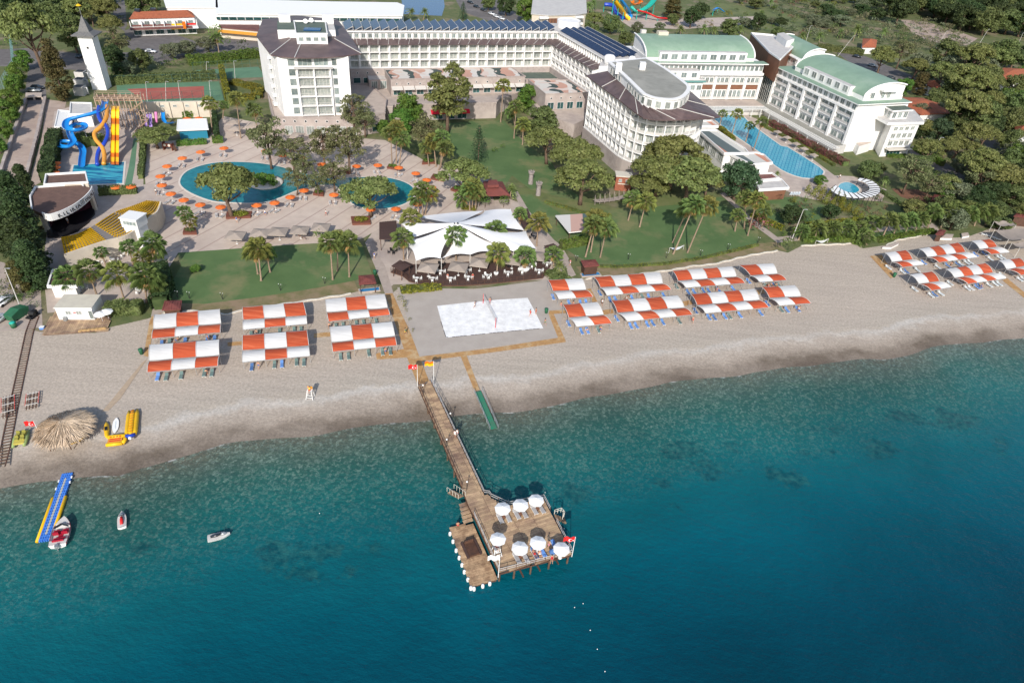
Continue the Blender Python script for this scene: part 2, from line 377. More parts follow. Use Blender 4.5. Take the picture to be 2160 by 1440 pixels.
def node_tools(m):
    n,l = m.node_tree.nodes,m.node_tree.links
    def mth(op,a,b=None,c=None):
        x = n.new('ShaderNodeMath'); x.operation = op
        for i,q in enumerate((a,b,c)):
            if q is None: continue
            if isinstance(q,(int,float)): x.inputs[i].default_value = q
            else: l.new(q,x.inputs[i])
        return x.outputs[0]
    def noise(s,det=5,vec=None,rough=.6):
        t = n.new('ShaderNodeTexNoise'); t.inputs['Scale'].default_value = s; t.inputs['Detail'].default_value = det; t.inputs['Roughness'].default_value = rough
        l.new(vec if vec else pos,t.inputs['Vector']); return t.outputs['Fac']
    def ramp(f,stops):
        r = n.new('ShaderNodeValToRGB'); e = r.color_ramp.elements
        while len(e) < len(stops): e.new(.5)
        for q,(p,c) in zip(e,stops): q.position = p; q.color = lin(c)
        l.new(f,r.inputs[0]); return r.outputs[0]
    def mr(f,a,b,c=0,d=1):
        x = n.new('ShaderNodeMapRange'); x.inputs[1].default_value = a; x.inputs[2].default_value = b; x.inputs[3].default_value = c; x.inputs[4].default_value = d; l.new(f,x.inputs[0]); return x.outputs[0]
    def mix(f,a,b,mode='MIX'):
        x = n.new('ShaderNodeMix'); x.data_type = 'RGBA'; x.blend_type = mode
        for i,q in ((0,f),(6,a),(7,b)):
            if isinstance(q,(int,float)): x.inputs[i].default_value = q
            elif isinstance(q,tuple): x.inputs[i].default_value = lin(q)
            else: l.new(q,x.inputs[i])
        return x.outputs[2]
    def attr(nm):
        a = n.new('ShaderNodeAttribute'); a.attribute_name = nm; return a.outputs['Fac']
    pos = n.new('ShaderNodeNewGeometry').outputs['Position']
    return n,l,mth,noise,ramp,mr,mix,attr,pos
# sand
ms = bpy.data.materials.new('beach_shingle'); ms.use_nodes = True
n,l,mth,noise,ramp,mr,mix,attr,pos = node_tools(ms)
d = mth('ADD',attr('shore'),mth('MULTIPLY',mth('SUBTRACT',noise(.13,6,rough=.7),.5),7.0))
base = ramp(mr(d,-3,33),[(0,(.14,.115,.09)),(.075,(.125,.10,.08)),(.15,(.15,.12,.093)),(.21,(.31,.262,.215)),(.27,(.38,.33,.28)),(.31,(.46,.43,.39)),(.345,(.41,.36,.30)),(.52,(.445,.38,.315)),(1,(.445,.38,.31))])
base = mix(mr(noise(.05,5),.4,.62),base,mix(.5,base,(.40,.34,.285)))
speck = mr(noise(2.2,6,rough=.8),.38,.62,.80,1.18)
mp = n.new('ShaderNodeMapping'); mp.inputs['Scale'].default_value = (.12,1.6,1); mp.inputs['Rotation'].default_value = (0,0,R(-12)); l.new(pos,mp.inputs[0])
streak = mr(noise(.45,5,vec=mp.outputs[0]),.35,.65,.94,1.05)
vv = n.new('ShaderNodeHueSaturation'); l.new(base,vv.inputs['Color']); l.new(mth('MULTIPLY',speck,streak),vv.inputs['Value'])
b = n['Principled BSDF']; l.new(vv.outputs[0],b.inputs['Base Color']); b.inputs['Roughness'].default_value = .9; b.inputs['Specular IOR Level'].default_value = .15
bp = n.new('ShaderNodeBump'); bp.inputs['Distance'].default_value = .10; l.new(noise(1.1,5,rough=.7),bp.inputs['Height']); l.new(bp.outputs[0],b.inputs['Normal'])
P,nx,ny = field(axis(-125,260,2.2,1500),axis(20,190,1.4,1500)); D = wav(P,shore_dist(P))
struct('beach_ground',grid_mesh('beach_ground',P,ground_z(np.clip(D,-40,60)),nx,ny,ms,{'shore': D}))
# sea
REEF = [(1445,945,42,16,1.),(1420,960,30,10,.7),(1900,880,40,14,.8),(2010,885,60,20,.7),(1870,945,70,22,.6),(1210,1040,45,22,.7),(1380,1020,50,18,.6),(1500,990,60,25,.6),(1180,1035,30,14,.5),(600,1160,50,30,.8),(680,1165,60,22,.7),(640,1210,90,22,.6),(300,1155,30,12,.8),(740,1200,50,22,.5),(1650,1000,80,24,.6),(1740,960,60,18,.5),(1760,905,50,12,.5),(570,1195,60,18,.6),(1330,985,30,14,.5),(1850,860,40,9,.5),(830,1110,60,18,.35),(450,1210,60,18,.35),(1270,1050,30,10,.5),(1560,940,60,20,.4),(2090,940,60,24,.45),(1960,985,60,20,.4),(1420,1070,50,18,.35),(520,1130,60,20,.4),(380,1180,50,16,.35),(760,1150,60,20,.4)]
P,nx,ny = field(axis(-130,230,1.1,1500),axis(-30,165,1.1,1500)); D = -wav(P,shore_dist(P))
reef = np.zeros(len(P))
for u,v,a,bb,s in REEF:
    c = G(u,v,SEA); k = mpp(c); rx = a*k*1.35; ry = (G(u,v-bb,SEA)-c).length*1.2
    reef = np.maximum(reef,s*np.exp(-((P[:,0]-c.x)/rx) ** 2-((P[:,1]-c.y)/ry) ** 2))
mw = bpy.data.materials.new('sea_water'); mw.use_nodes = True
n,l,mth,noise,ramp,mr,mix,attr,pos = node_tools(mw)
d = mth('ADD',attr('offshore'),mth('MULTIPLY',mth('SUBTRACT',noise(.06,4),.5),9.0))
col = ramp(mr(d,0,75),[(0,(.12,.115,.085)),(.035,(.085,.11,.085)),(.10,(.028,.098,.080)),(.19,(.010,.110,.106)),(.32,(.003,.104,.124)),(.47,(.0008,.080,.112)),(.65,(.0006,.050,.080)),(.85,(.0005,.032,.052)),(1,(.0005,.023,.042))])
# pale stones and sun sparkle painted into the water colour, fading with depth
vo = n.new('ShaderNodeTexVoronoi'); vo.inputs['Scale'].default_value = 2.3; l.new(pos,vo.inputs['Vector'])
st = mr(mth('MULTIPLY',noise(4.5,4,rough=.8),mth('ADD',vo.outputs['Color'],.55)),.50,.95,0,1)
st = mth('MULTIPLY',st,mr(d,3,26,.7,0))
col = mix(st,col,(.30,.40,.33))
dk = mr(noise(3.2,5,rough=.8),.42,.64,0,.55); col = mix(mth('MULTIPLY',dk,mr(d,2,34,1,.06)),col,(.012,.055,.045))
rf = mr(mth('ADD',attr('reef'),mth('MULTIPLY',mth('SUBTRACT',noise(.22,6,rough=.75),.5),2.2)),.40,.62)
rf = mth('MULTIPLY',rf,mr(attr('reef'),.05,.35,0,.55))
col = mix(rf,col,mix(mr(noise(.8,5),.4,.65),(.003,.036,.050),(.030,.125,.115)))
foam = mth('MULTIPLY',mr(attr('offshore'),-.1,.45,1,0),mr(noise(.5,4),.54,.66,0,.7)); col = mix(foam,col,(.7,.7,.68))
big = mr(noise(.035,3),.35,.65,.88,1.12)
vv = n.new('ShaderNodeHueSaturation'); l.new(col,vv.inputs['Color']); l.new(big,vv.inputs['Value'])
b = n['Principled BSDF']; l.new(vv.outputs[0],b.inputs['Base Color']); b.inputs['Roughness'].default_value = .12; b.inputs['IOR'].default_value = 1.33; b.inputs['Specular IOR Level'].default_value = .32
mp = n.new('ShaderNodeMapping'); mp.inputs['Scale'].default_value = (1,1.9,1); mp.inputs['Rotation'].default_value = (0,0,R(25)); l.new(pos,mp.inputs[0])
hgt = mth('ADD',mth('MULTIPLY',noise(.55,5,vec=mp.outputs[0],rough=.65),1.0),mth('MULTIPLY',noise(.14,3),1.6))
bp = n.new('ShaderNodeBump'); bp.inputs['Distance'].default_value = .22; l.new(hgt,bp.inputs['Height']); l.new(bp.outputs[0],b.inputs['Normal'])
keep = D > -2.5
struct('sea',grid_mesh('sea',P,np.where(keep,SEA,SEA-.35-np.clip((-D-2.5)*.3,0,30)),nx,ny,mw,{'offshore': D,'reef': reef}))

# ---------------------------------------------------------------- sheets on the ground, each a few millimetres above the one below
BACK = [(-900,720),(-300,706),(0,698),(55,692),(85,700),(200,702),(232,690),(312,672),(345,658),(400,655),(479,662),(520,652),(560,645),(660,632),(740,618),(757,614),(815,620),(828,618),(850,600),(905,608),(1000,609),(1100,600),(1155,588),(1205,586),(1236,588),(1270,583),(1330,580),(1400,571),(1450,562),(1500,557),(1560,543),(1600,534),(1640,528),(1662,533),(1690,519),(1740,515),(1815,512),(1820,524),(1870,517),(1895,505),(1975,490),(1985,503),(2040,500),(2100,478),(2200,455),(2700,372)]
P_ = GP(BACK,.012); a = P_[0]+(P_[0]-P_[2]).normalized()*2500; bq = P_[-1]+(P_[-1]-P_[-2]).normalized()*2500
sheet('garden_ground',[(p.x,p.y) for p in [a]+P_+[bq,Vector((2600,5000)),Vector((-2600,5000))]],.012,M['garden'],px=False)
# the pool terrace: pale slabs with darker bands running across it
mpv = bpy.data.materials.new('terrace_slabs'); mpv.use_nodes = True; M['paving'] = mpv
n,l,mth,noise,ramp,mr,mix,attr,pos = node_tools(mpv)
A_,B_ = G(540,467),G(637,412); ang = math.atan2(B_.y-A_.y,B_.x-A_.x)
sp_ = n.new('ShaderNodeSeparateXYZ'); mp = n.new('ShaderNodeMapping'); mp.inputs['Rotation'].default_value = (0,0,-ang); l.new(pos,mp.inputs[0]); l.new(mp.outputs[0],sp_.inputs[0])
band = mth('LESS_THAN',mth('FRACT',mth('DIVIDE',sp_.outputs['Y'],5.4)),.075)
jx = mth('LESS_THAN',mth('FRACT',mth('DIVIDE',sp_.outputs['X'],.9)),.05); jy = mth('LESS_THAN',mth('FRACT',mth('DIVIDE',sp_.outputs['Y'],.9)),.05)
c = mix(mr(noise(.35,5),.35,.65),(.50,.41,.345),(.57,.475,.40)); c = mix(mr(noise(.09,4),.5,.7),c,(.44,.355,.30))
c = mix(mth('MULTIPLY',mth('MAXIMUM',jx,jy),.25),c,(.36,.28,.23)); c = mix(mth('MULTIPLY',band,.7),c,(.33,.235,.20))
l.new(c,n['Principled BSDF'].inputs['Base Color']); n['Principled BSDF'].inputs['Roughness'].default_value = .8
TERR = [(300,305),(330,300),(440,290),(470,245),(560,262),(640,288),(722,288),(812,296),(880,330),(905,345),(960,352),(1000,385),(1010,415),(985,440),(860,468),(800,482),(770,500),(752,507),(700,512),(600,518),(517,524),(375,534),(350,575),(330,600),(318,560),(322,500),(345,480),(345,440),(310,425)]
sheet('pool_terrace',TERR,.020,M['paving'])
sheet('restaurant_terrace',[(800,470),(870,450),(1010,425),(1075,420),(1130,440),(1185,520),(1200,545),(1190,570),(1150,590),(830,600),(812,615),(790,560),(770,512)],.016,M['concrete'])
sheet('stage_terrace',[(95,370),(200,400),(345,385),(350,440),(345,480),(320,500),(330,560),(318,610),(300,640),(100,660),(90,560),(100,480)],.024,M['concrete'])
sheet('slide_terrace',[(115,235),(150,225),(290,230),(305,300),(302,400),(200,405),(90,395),(100,330)],.028,M['concrete'])
sheet('green_walkway',[(282,292),(290,292),(285,350),(277,395),(262,395),(272,350)],.033,M['tennisgreen'])
sheet('palm_terrace',[(160,590),(325,560),(352,575),(345,620),(300,640),(160,640)],.036,M['concrete'])
sheet('parking_court',[(-60,540),(40,560),(85,600),(90,690),(55,694),(-60,704)],.020,M['path'])
sheet('upper_road',[(-300,108),(0,104),(60,102),(185,115),(240,112),(290,110),(290,140),(190,150),(60,142),(0,140),(-300,145)],.016,M['asphalt'])
sheet('sloping_lane',[(60,140),(95,142),(98,205),(92,222),(58,222),(52,205)],.020,M['asphalt'])
sheet('dusty_ramp',[(58,221),(92,221),(62,360),(50,400),(-20,420),(5,345),(30,280)],.024,M['ramp'])
sheet('dusty_yard',[(98,210),(140,215),(118,300),(104,360),(85,385),(60,400),(68,360),(88,290)],.021,M['ramp'])
sheet('shop_forecourt',[(262,65),(300,50),(415,88),(520,70),(560,80),(560,115),(470,112),(400,118),(340,135),(300,118),(270,100)],.019,M['asphalt'])
sheet('back_street',[(950,-20),(1020,-20),(1075,20),(1120,48),(1060,55),(975,25)],.019,M['asphalt'])
sheet('side_street',[(236,-10),(262,-10),(268,55),(262,66),(240,50)],.021,M['asphalt'])
sheet('east_road',[(1765,112),(1800,108),(1870,138),(1920,158),(1990,190),(2060,230),(2110,300),(2170,360),(2160,395),(2090,320),(2030,250),(1960,200),(1900,175),(1850,160),(1790,130)],.019,M['asphalt'])
sheet('garden_road',[(1925,308),(1960,318),(1990,340),(2040,375),(2020,385),(1960,352),(1915,325)],.019,M['asphalt'])
sheet('beach_lawn',[(375,533),(517,523),(600,517),(700,511),(752,506),(765,522),(785,578),(747,592),(640,612),(540,627),(430,641),(357,638),(360,600),(382,560)],.022,M['lawn'])
sheet('dry_verge',[(357,638),(430,641),(540,627),(640,612),(747,592),(757,614),(740,618),(660,632),(560,645),(479,662),(400,655),(345,658)],.018,M['drygrass'])
sheet('garden_lawn',[(935,262),(1000,256),(1062,254),(1105,300),(1165,345),(1190,390),(1230,420),(1180,430),(1120,400),(1080,370),(1060,400),(1010,350),(960,335),(940,300)],.022,M['lawn'])
sheet('worn_garden_lawn',[(1060,400),(1100,395),(1180,415),(1300,440),(1330,420),(1500,400),(1520,422),(1440,450),(1300,465),(1200,470),(1150,455),(1100,430)],.026,M['lawn2'])
sheet('palm_lawn',[(1085,410),(1120,410),(1185,452),(1330,440),(1450,430),(1520,415),(1545,430),(1590,470),(1600,490),(1598,512),(1480,541),(1400,553),(1330,559),(1260,558),(1215,540),(1160,500),(1120,450)],.030,M['lawn'])
sheet('dry_verge',[(1236,588),(1215,562),(1260,559),(1330,561),(1400,555),(1480,543),(1600,514),(1640,510),(1660,530),(1640,528),(1600,534),(1560,543),(1500,557),(1450,562),(1400,571),(1330,580),(1270,583)],.018,M['drygrass'])
sheet('bar_lawn',[(1605,420),(1690,414),(1745,436),(1730,462),(1690,470),(1620,470),(1590,440)],.024,M['lawn'])
sheet('pergola_lawn',[(1765,420),(1850,425),(1890,432),(1915,455),(1880,462),(1820,462),(1780,450)],.025,M['lawn2'])
sheet('shore_lawn',[(1838,488),(1960,476),(1972,489),(1895,505),(1850,505)],.024,M['lawn'])
sheet('far_lawn',[(2000,400),(2060,420),(2030,440),(1985,430)],.024,M['lawn2'])
sheet('garden_path',[(1082,405),(1092,404),(1120,452),(1186,525),(1215,580),(1200,586),(1190,545),(1110,460)],.034,M['path'])
sheet('lawn_path',[(1518,408),(1528,406),(1580,455),(1600,470),(1640,500),(1820,483),(1960,468),(1975,475),(1990,500),(1978,500),(1960,478),(1830,492),(1640,512),(1590,475)],.034,M['path'])
sheet('garden_path',[(970,372),(1030,376),(1046,440),(1034,444),(1016,392),(975,380)],.034,M['path'])
sheet('shore_path',[(772,510),(800,505),(800,540),(812,560),(830,618),(812,619),(790,560)],.034,M['path'])
sheet('shore_path',[(350,575),(362,590),(352,640),(345,658),(318,668),(330,620)],.038,M['path'])
sheet('bar_terrace',[(1500,250),(1560,235),(1620,262),(1700,325),(1760,370),(1800,372),(1870,400),(1860,425),(1780,420),(1740,425),(1690,416),(1640,395),(1560,320),(1490,280)],.026,M['concrete'])
sheet('pink_patio',[(1880,398),(1940,400),(1990,425),(1960,435),(1900,415)],.028,M['earth'])
sheet('park_paving',[(1280,25),(1340,30),(1440,40),(1590,35),(1600,50),(1440,62),(1330,58)],.02,M['concrete'])
sheet('park_lawn',[(1500,5),(1640,20),(1700,45),(1720,62),(1600,70),(1480,58),(1440,20)],.018,M['lawn2'])
sheet('dry_clearing',[(1900,42),(1950,46),(2010,62),(2062,82),(2040,96),(1960,88),(1925,70)],.018,M['ramp'])
sheet('earth_bed',[(1550,395),(1600,400),(1615,425),(1570,428)],.028,M['earth'])
sheet('grey_sports_sand',[(838,606),(1000,610),(1155,590),(1190,645),(1178,712),(884,752)],.008,mat('raked_sand',(.415,.37,.325),.9,c2=(.375,.33,.29),scale=.3,bump=.03,bscale=3))
sheet('white_sand_court',[(922,645),(985,638),(1050,632),(1113,628),(1129,658),(1146,692),(1080,698),(1010,705),(941,712),(931,678)],.014,M['whitesand'])
for q in ([(812,619),(828,618),(850,668),(862,692),(884,750),(905,803),(882,812),(857,750)],[(884,752),(1030,735),(1178,712),(1194,721),(1030,744),(886,762)],[(1159,655),(1196,653),(1196,660),(1168,662),(1194,720),(1178,714),(1157,662)],
          [(970,747),(983,746),(1012,822),(1001,824)],[(327,645),(345,650),(322,700),(313,752),(303,750),(315,680)],[(793,745),(857,735),(865,753),(795,758)],[(1835,540),(1860,537),(1888,583),(1879,587)],[(2113,590),(2125,587),(2175,628),(2165,632)],[(480,722),(511,719),(511,727),(480,730)],[(662,703),(696,700),(697,709),(662,712)],[(1268,655),(1292,651),(1295,660),(1272,664)],[(1236,610),(1246,608),(1262,640),(1252,642)],[(1440,636),(1458,632),(1462,641),(1444,645)],[(1596,612),(1610,610),(1614,619),(1600,621)]):
    sheet('wooden_boardwalk',q,.018,M['mat'])
sheet('wooden_boardwalk',[(300,764),(310,757),(254,840),(228,866),(216,866),(238,840)],.016,M['matpale'])
# ---------------------------------------------------------------- vegetation
ng = np.random.default_rng(5)
def cards(cen,nor,size,jit=.5,m=None,name='crown',asp=1.0):
    N = len(cen); nn = nor+ng.normal(0,jit,(N,3)); nn /= np.linalg.norm(nn,axis=1)[:,None]+1e-9
    r = ng.normal(0,1,(N,3)); a = np.cross(nn,r); a /= np.linalg.norm(a,axis=1)[:,None]+1e-9; b = np.cross(nn,a)
    s = size*ng.uniform(.6,1.3,N)[:,None]*.5
    V = np.stack([cen-a*s-b*s*asp,cen+a*s-b*s*asp*.4,cen+a*s*.7+b*s*asp,cen-a*s*.5+b*s*asp*.8],1).reshape(-1,3)
    me = bpy.data.meshes.new(name); me.vertices.add(4*N); me.vertices.foreach_set('co',V.astype('f').ravel())
    me.loops.add(4*N); me.loops.foreach_set('vertex_index',np.arange(4*N,dtype='i')); me.polygons.add(N); me.polygons.foreach_set('loop_start',np.arange(N,dtype='i')*4)
    me.materials.append(m); me.update(calc_edges=True); return me
def clump_cloud(cl,per,size,m,name='crown',low=-.35,jit=.55,fill=.55):
    """cl: list of (x,y,z,rx,rz)"""
    C_,N_ = [],[]
    for x,y,z,rx,rz in cl:
        k = max(6,int(per*rx*rx)); d = ng.normal(0,1,(k,3)); d /= np.linalg.norm(d,axis=1)[:,None]
        d[:,2] = np.where(d[:,2] < low,-d[:,2],d[:,2]); rr = ng.uniform(fill,1.0,k)[:,None]
        C_.append(np.array([x,y,z])+d*rr*np.array([rx,rx,rz])); N_.append(d)
    return cards(np.vstack(C_),np.vstack(N_),size,jit,m,name)
def clumps_in(Rc,H0,H1,n,rx,shape='dome',seed=1):
    g = np.random.default_rng(seed); out = []
    while len(out) < n:
        x,y = g.uniform(-1,1,2); r = math.hypot(x,y)
        if r > 1: continue
        if shape == 'dome': zt = math.sqrt(1-r*r*.9); z = H0+(H1-H0)*zt*g.uniform(.72,1.0)
        elif shape == 'ball':
            zz = g.uniform(-1,1)
            if r*r+zz*zz > 1 or r*r+zz*zz < .35: continue
            z = (H0+H1)/2+zz*(H1-H0)/2
        elif shape == 'airy':
            z = g.uniform(H0,H1)
            if r > math.sqrt(max(0,1-((z-H0)/(H1-H0)*2-.9) ** 2))*1.0+.05: continue
        elif shape == 'cone':
            t = g.uniform(0,1) ** 1.4; z = H0+(H1-H0)*t; ang = g.uniform(0,6.28); q = (1-t)*.95+.04
            x,y = math.cos(ang)*q*g.uniform(.5,1),math.sin(ang)*q*g.uniform(.5,1)
        elif shape == 'column':
            t = g.uniform(0,1); z = H0+(H1-H0)*t; ang = g.uniform(0,6.28); q = (1-t) ** .45*(.5+.5*min(1,t*5))*g.uniform(.55,1)
            x,y = math.cos(ang)*q,math.sin(ang)*q
        s = g.uniform(.75,1.25)
        out.append((x*(Rc-rx*.5),y*(Rc-rx*.5),z,rx*s,rx*s*(.62 if shape in ('dome','airy') else .85)))
    return out
def trunk_mesh(h,r,limbs,seed,mat_,bend=.5):
    g = random.Random(seed); mb = MB(); pts = []; bx,by = g.uniform(-bend,bend),g.uniform(-bend,bend)
    for i in range(6):
        t = i/5; pts.append((bx*math.sin(t*2.2),by*math.sin(t*1.9),h*t))
    mb.path(pts,[r*(1.25 if i == 0 else 1-.11*i) for i in range(6)],7)
    for (x,y,z,rx,rz) in limbs:
        k = g.choice([2,3,4]); a = Vector(pts[k]); b_ = Vector((x,y,z-rz*.3)); mid = a.lerp(b_,.5)+Vector((0,0,-.08*(b_-a).length))
        mb.path([a,mid,b_],[r*.42,r*.28,r*.1],5)
    return mb.mesh('trunk',mat_,True)
def make_tree(kind,seed):
    """unit tree of crown radius 5; returns proto, height, crown centre height"""
    s = seed
    if kind == 'pine': cl = clumps_in(5,4.6,9.2,46,1.35,'dome',s); me = clump_cloud(cl,62,.42,F['pine']); T = trunk_mesh(7.5,.36,cl[:12],s,M['bark']); zc = 7.0
    if kind == 'open': cl = clumps_in(5,4.0,11.5,46,1.15,'airy',s); me = clump_cloud(cl,46,.36,F['open'],jit=.8); T = trunk_mesh(10,.32,cl[:20],s,M['bark'],.9); zc = 7.6
    if kind == 'tall': cl = clumps_in(5,4.2,14.5,70,1.3,'airy',s); me = clump_cloud(cl,58,.4,F['pine']); T = trunk_mesh(12,.4,cl[:14],s,M['bark'],.3); zc = 9.3
    if kind == 'dark': cl = clumps_in(5,1.6,9.5,54,1.5,'ball',s); me = clump_cloud(cl,46,.5,F['dark']); T = trunk_mesh(6,.38,cl[:6],s,M['bark']); zc = 5.6
    if kind == 'darkblue': cl = clumps_in(5,1.6,9.5,56,1.5,'ball',s); me = clump_cloud(cl,52,.42,F['darkblue'],jit=.35); T = trunk_mesh(6,.38,cl[:6],s,M['bark']); zc = 5.6
    if kind == 'mid': cl = clumps_in(5,1.4,9.2,50,1.5,'ball',s); me = clump_cloud(cl,46,.48,F['mid']); T = trunk_mesh(6,.34,cl[:6],s,M['bark']); zc = 5.4
    if kind == 'broad': cl = clumps_in(5,1.0,10,52,1.5,'ball',s); me = clump_cloud(cl,52,.45,F['broad'],jit=.4); T = trunk_mesh(6,.34,cl[:5],s,M['bark']); zc = 5.6
    if kind == 'olive': cl = clumps_in(5,1.4,9,46,1.5,'ball',s); me = clump_cloud(cl,44,.45,F['olive'],jit=.7); T = trunk_mesh(6,.34,cl[:8],s,M['bark']); zc = 5.4
    if kind == 'cypress': cl = clumps_in(5,1.0,24,96,1.7,'column',s); me = clump_cloud(cl,30,.55,F['cypress']); T = trunk_mesh(18,.4,[],s,M['bark'],.1); zc = 12
    if kind == 'darkcol': cl = clumps_in(5,1.0,24,96,1.8,'column',s); me = clump_cloud(cl,30,.55,F['dark']); T = trunk_mesh(18,.4,[],s,M['bark'],.1); zc = 12
    if kind == 'norfolk':
        cl = []; g = random.Random(s)
        for i in range(13):
            t = i/12; z = 2+20*t; rr = 4.6*(1-t) ** .8+.3
            for k in range(7):
                an = 6.2832*(k+g.random()*.3)/7+i
                for q in (.35,.7,1.0): cl.append((math.cos(an)*rr*q,math.sin(an)*rr*q,z+.35*q,.55+.25*(1-q),.3))
        me = clump_cloud(cl,34,.42,F['darkblue'],jit=.6); T = trunk_mesh(22,.3,[],s,M['bark'],.05); zc = 11
    return [('trunk',T),('crown',me)],zc
TREES = {}
def tree_proto(kind,k):
    if (kind,k) not in TREES: TREES[(kind,k)] = make_tree(kind,11*k+hash_(kind))
    return TREES[(kind,k)]
def hash_(s): return sum(ord(c)*(i+1) for i,c in enumerate(s)) % 997
TREE_NAME = {'pine': 'pine_tree','open': 'pine_tree','tall': 'pine_tree','dark': 'leafy_tree','darkblue': 'leafy_tree','mid': 'leafy_tree','broad': 'leafy_tree','olive': 'olive_tree','cypress': 'cypress_tree','darkcol': 'conifer_tree','norfolk': 'norfolk_pine'}
TREE_DESC = {'pine': 'dense yellow-green umbrella pine','open': 'airy grey-green pine with open branches','tall': 'tall dense pine','dark': 'dark green leafy tree','darkblue': 'deep green dense round tree','mid': 'mid-green leafy tree','broad': 'bright green leafy tree','olive': 'pale grey-green tree','cypress': 'brownish green conifer','darkcol': 'dark green conifer','norfolk': 'tiered star-shaped conifer'}
TC = [0]
def tree(u,v,w,kind,where,zs=1.0,group=None,cat='tree',label=None):
    k = TC[0] % (3 if kind in ('pine','open','mid','dark') else 2); TC[0] += 1
    pr,zc = tree_proto(kind,k); p = G(u,v,4.0)
    for _ in range(3): s = w/2*mpp(p)/5.0; p = G(u,v,zc*s*zs)
    rz = rnd.uniform(0,6.28)
    return spawn(pr,TREE_NAME[kind],label or (TREE_DESC[kind]+' '+where),cat,(p.x,p.y,0),rz,group,(s,s,s*zs))
def tree_row(items,where,group=None):
    """items: list of (u, v, w, kind[, zs]); labels count along the row from the left"""
    by = {}
    for it in items: by.setdefault(TREE_DESC[it[3]],[]).append(it)
    for dsc,L in by.items():
        L.sort(key=lambda t: t[0]); n = len(L)
        for i,it in enumerate(L):
            if n == 1: lab = dsc+' '+where
            elif i == 0: lab = 'leftmost '+dsc+' '+where
            elif i == n-1: lab = 'rightmost '+dsc+' '+where
            else: lab = ORD[i]+' '+dsc+' from the left '+where
            tree(it[0],it[1],it[2],it[3],where,it[4] if len(it) > 4 else 1.0,group,label=lab)
# palms
def make_palm(seed,fmat,nf=34,skirt=True,R_=2.4,feather=False):
    g = random.Random(seed); mb = MB(); sk = MB()
    def frond(mb,az,el,L,fan,seg,droop):
        ca,sa = math.cos(az),math.sin(az)
        rt = Vector((ca,sa,0)); up = Vector((0,0,1)); sd = Vector((-sa,ca,0))
        dirv = rt*math.cos(el)+up*math.sin(el); o = dirv*L*.18
        mid = dirv*L*.5
        if feather:
            pts = []
            for i in range(6):
                t = i/5; pts.append(rt*(L*t*math.cos(el)*(1-.12*t))+up*(L*(t*math.sin(el)-.62*t*t*(1-el*.25))))
            for i in range(1,6):
                for sgn in (-1,1):
                    w = .5*(1.1-abs(i/5-.45))
                    a_,b_ = pts[i-1],pts[i]; tip = (a_+b_)/2+sd*sgn*w*L*.33-up*.12*L*.4+rt*.1*L
                    mb.add([a_,b_,tip],[(0,1,2) if sgn < 0 else (1,0,2)])
            return
        mb.add([o*0,o*0+sd*.05,mid+sd*.03,mid],[(0,1,2,3)])
        for k in range(seg):
            a_ = (k/(seg-1)-.5)*fan; w = .40*fan/seg
            d2 = (dirv*math.cos(a_)+sd*math.sin(a_)); dl = (dirv*math.cos(a_-w)+sd*math.sin(a_-w)); dr = (dirv*math.cos(a_+w)+sd*math.sin(a_+w))
            l2 = L*.56*(1-.22*abs(a_))
            tip = mid+d2*l2-up*droop*l2
            mb.add([mid,mid+dl*l2*.6-up*droop*.15,tip,mid+dr*l2*.6-up*droop*.15],[(0,1,2),(0,2,3)])
    for i in range(nf):
        t = i/nf; frond(mb,i*2.4+g.uniform(-.2,.2),R(80-105*t)+g.uniform(-.12,.12),R_*g.uniform(.85,1.1),1.9,9,.3+.45*t)
    ms_ = [('crown',mb.mesh('crown',fmat))]
    if skirt:
        for i in range(16): frond(sk,i*2.4+1,R(-50)-g.uniform(0,.6),R_*g.uniform(.6,.85),1.0,4,.3)
        ms_.append(('dead_fronds',sk.mesh('dead_fronds',M['deadfrond'])))
    return ms_
tb = MB(); tb.path([(0,0,0),(0,0,.05),(0,0,.5),(0,0,.9),(0,0,1)],[.30,.21,.155,.14,.16],8); PTRUNK = tb.mesh('trunk',M['palmbark'],True)
PALMS = [make_palm(s,F['palm']) for s in (1,2)]+[make_palm(3,F['palmy'])]
PALMN = [make_palm(s,F['palm'],skirt=False) for s in (4,5)]
DATE = [make_palm(s,F['palm'],34,False,2.6,True) for s in (7,8)]
PC = [0]
def palm(base,top,where,size=1.0,group=None,kind='fan',label=None,h=None):
    """base and top in photo pixels (base None: give the height h)"""
    if base is not None:
        B = G(*base); T = top_on(B,*top)
    else:
        T = G(top[0],top[1],h); B = Vector((T.x,T.y,0))
    B.z = 0; d = T-B; L = d.length; ry = math.atan2(d.x,d.z)
    PC[0] += 1; pr = {'fan': PALMS,'clean': PALMN,'date': DATE}[kind]; pr = pr[PC[0] % len(pr)]
    t = thing('palm_tree',label or where,'palm tree',B,0,group)
    t.rotation_euler = (0,ry,0); part('trunk',PTRUNK,t,scale=(1,1,L))
    for nm,me in pr: part(nm,me,t,(0,0,L),rnd.uniform(0,6.28),(size,)*3)
    return t
def palm_group(items,where,desc='fan palm',size=1.0,group=None,kind='fan'):
    items = sorted(items,key=lambda t: t[1][0]); n = len(items)
    for i,it in enumerate(items):
        pre = '' if n == 1 else ('leftmost ' if i == 0 else 'rightmost ' if i == n-1 else ORD[i]+' ')
        mid = '' if n == 1 or i in (0,n-1) else ' from the left'
        h = it[0] if not hasattr(it[0],'__len__') else None
        palm(None if h else it[0],it[1],where,(it[2] if len(it) > 2 else 1.0)*size,group,kind,label=pre+desc+mid+' '+where,h=h)
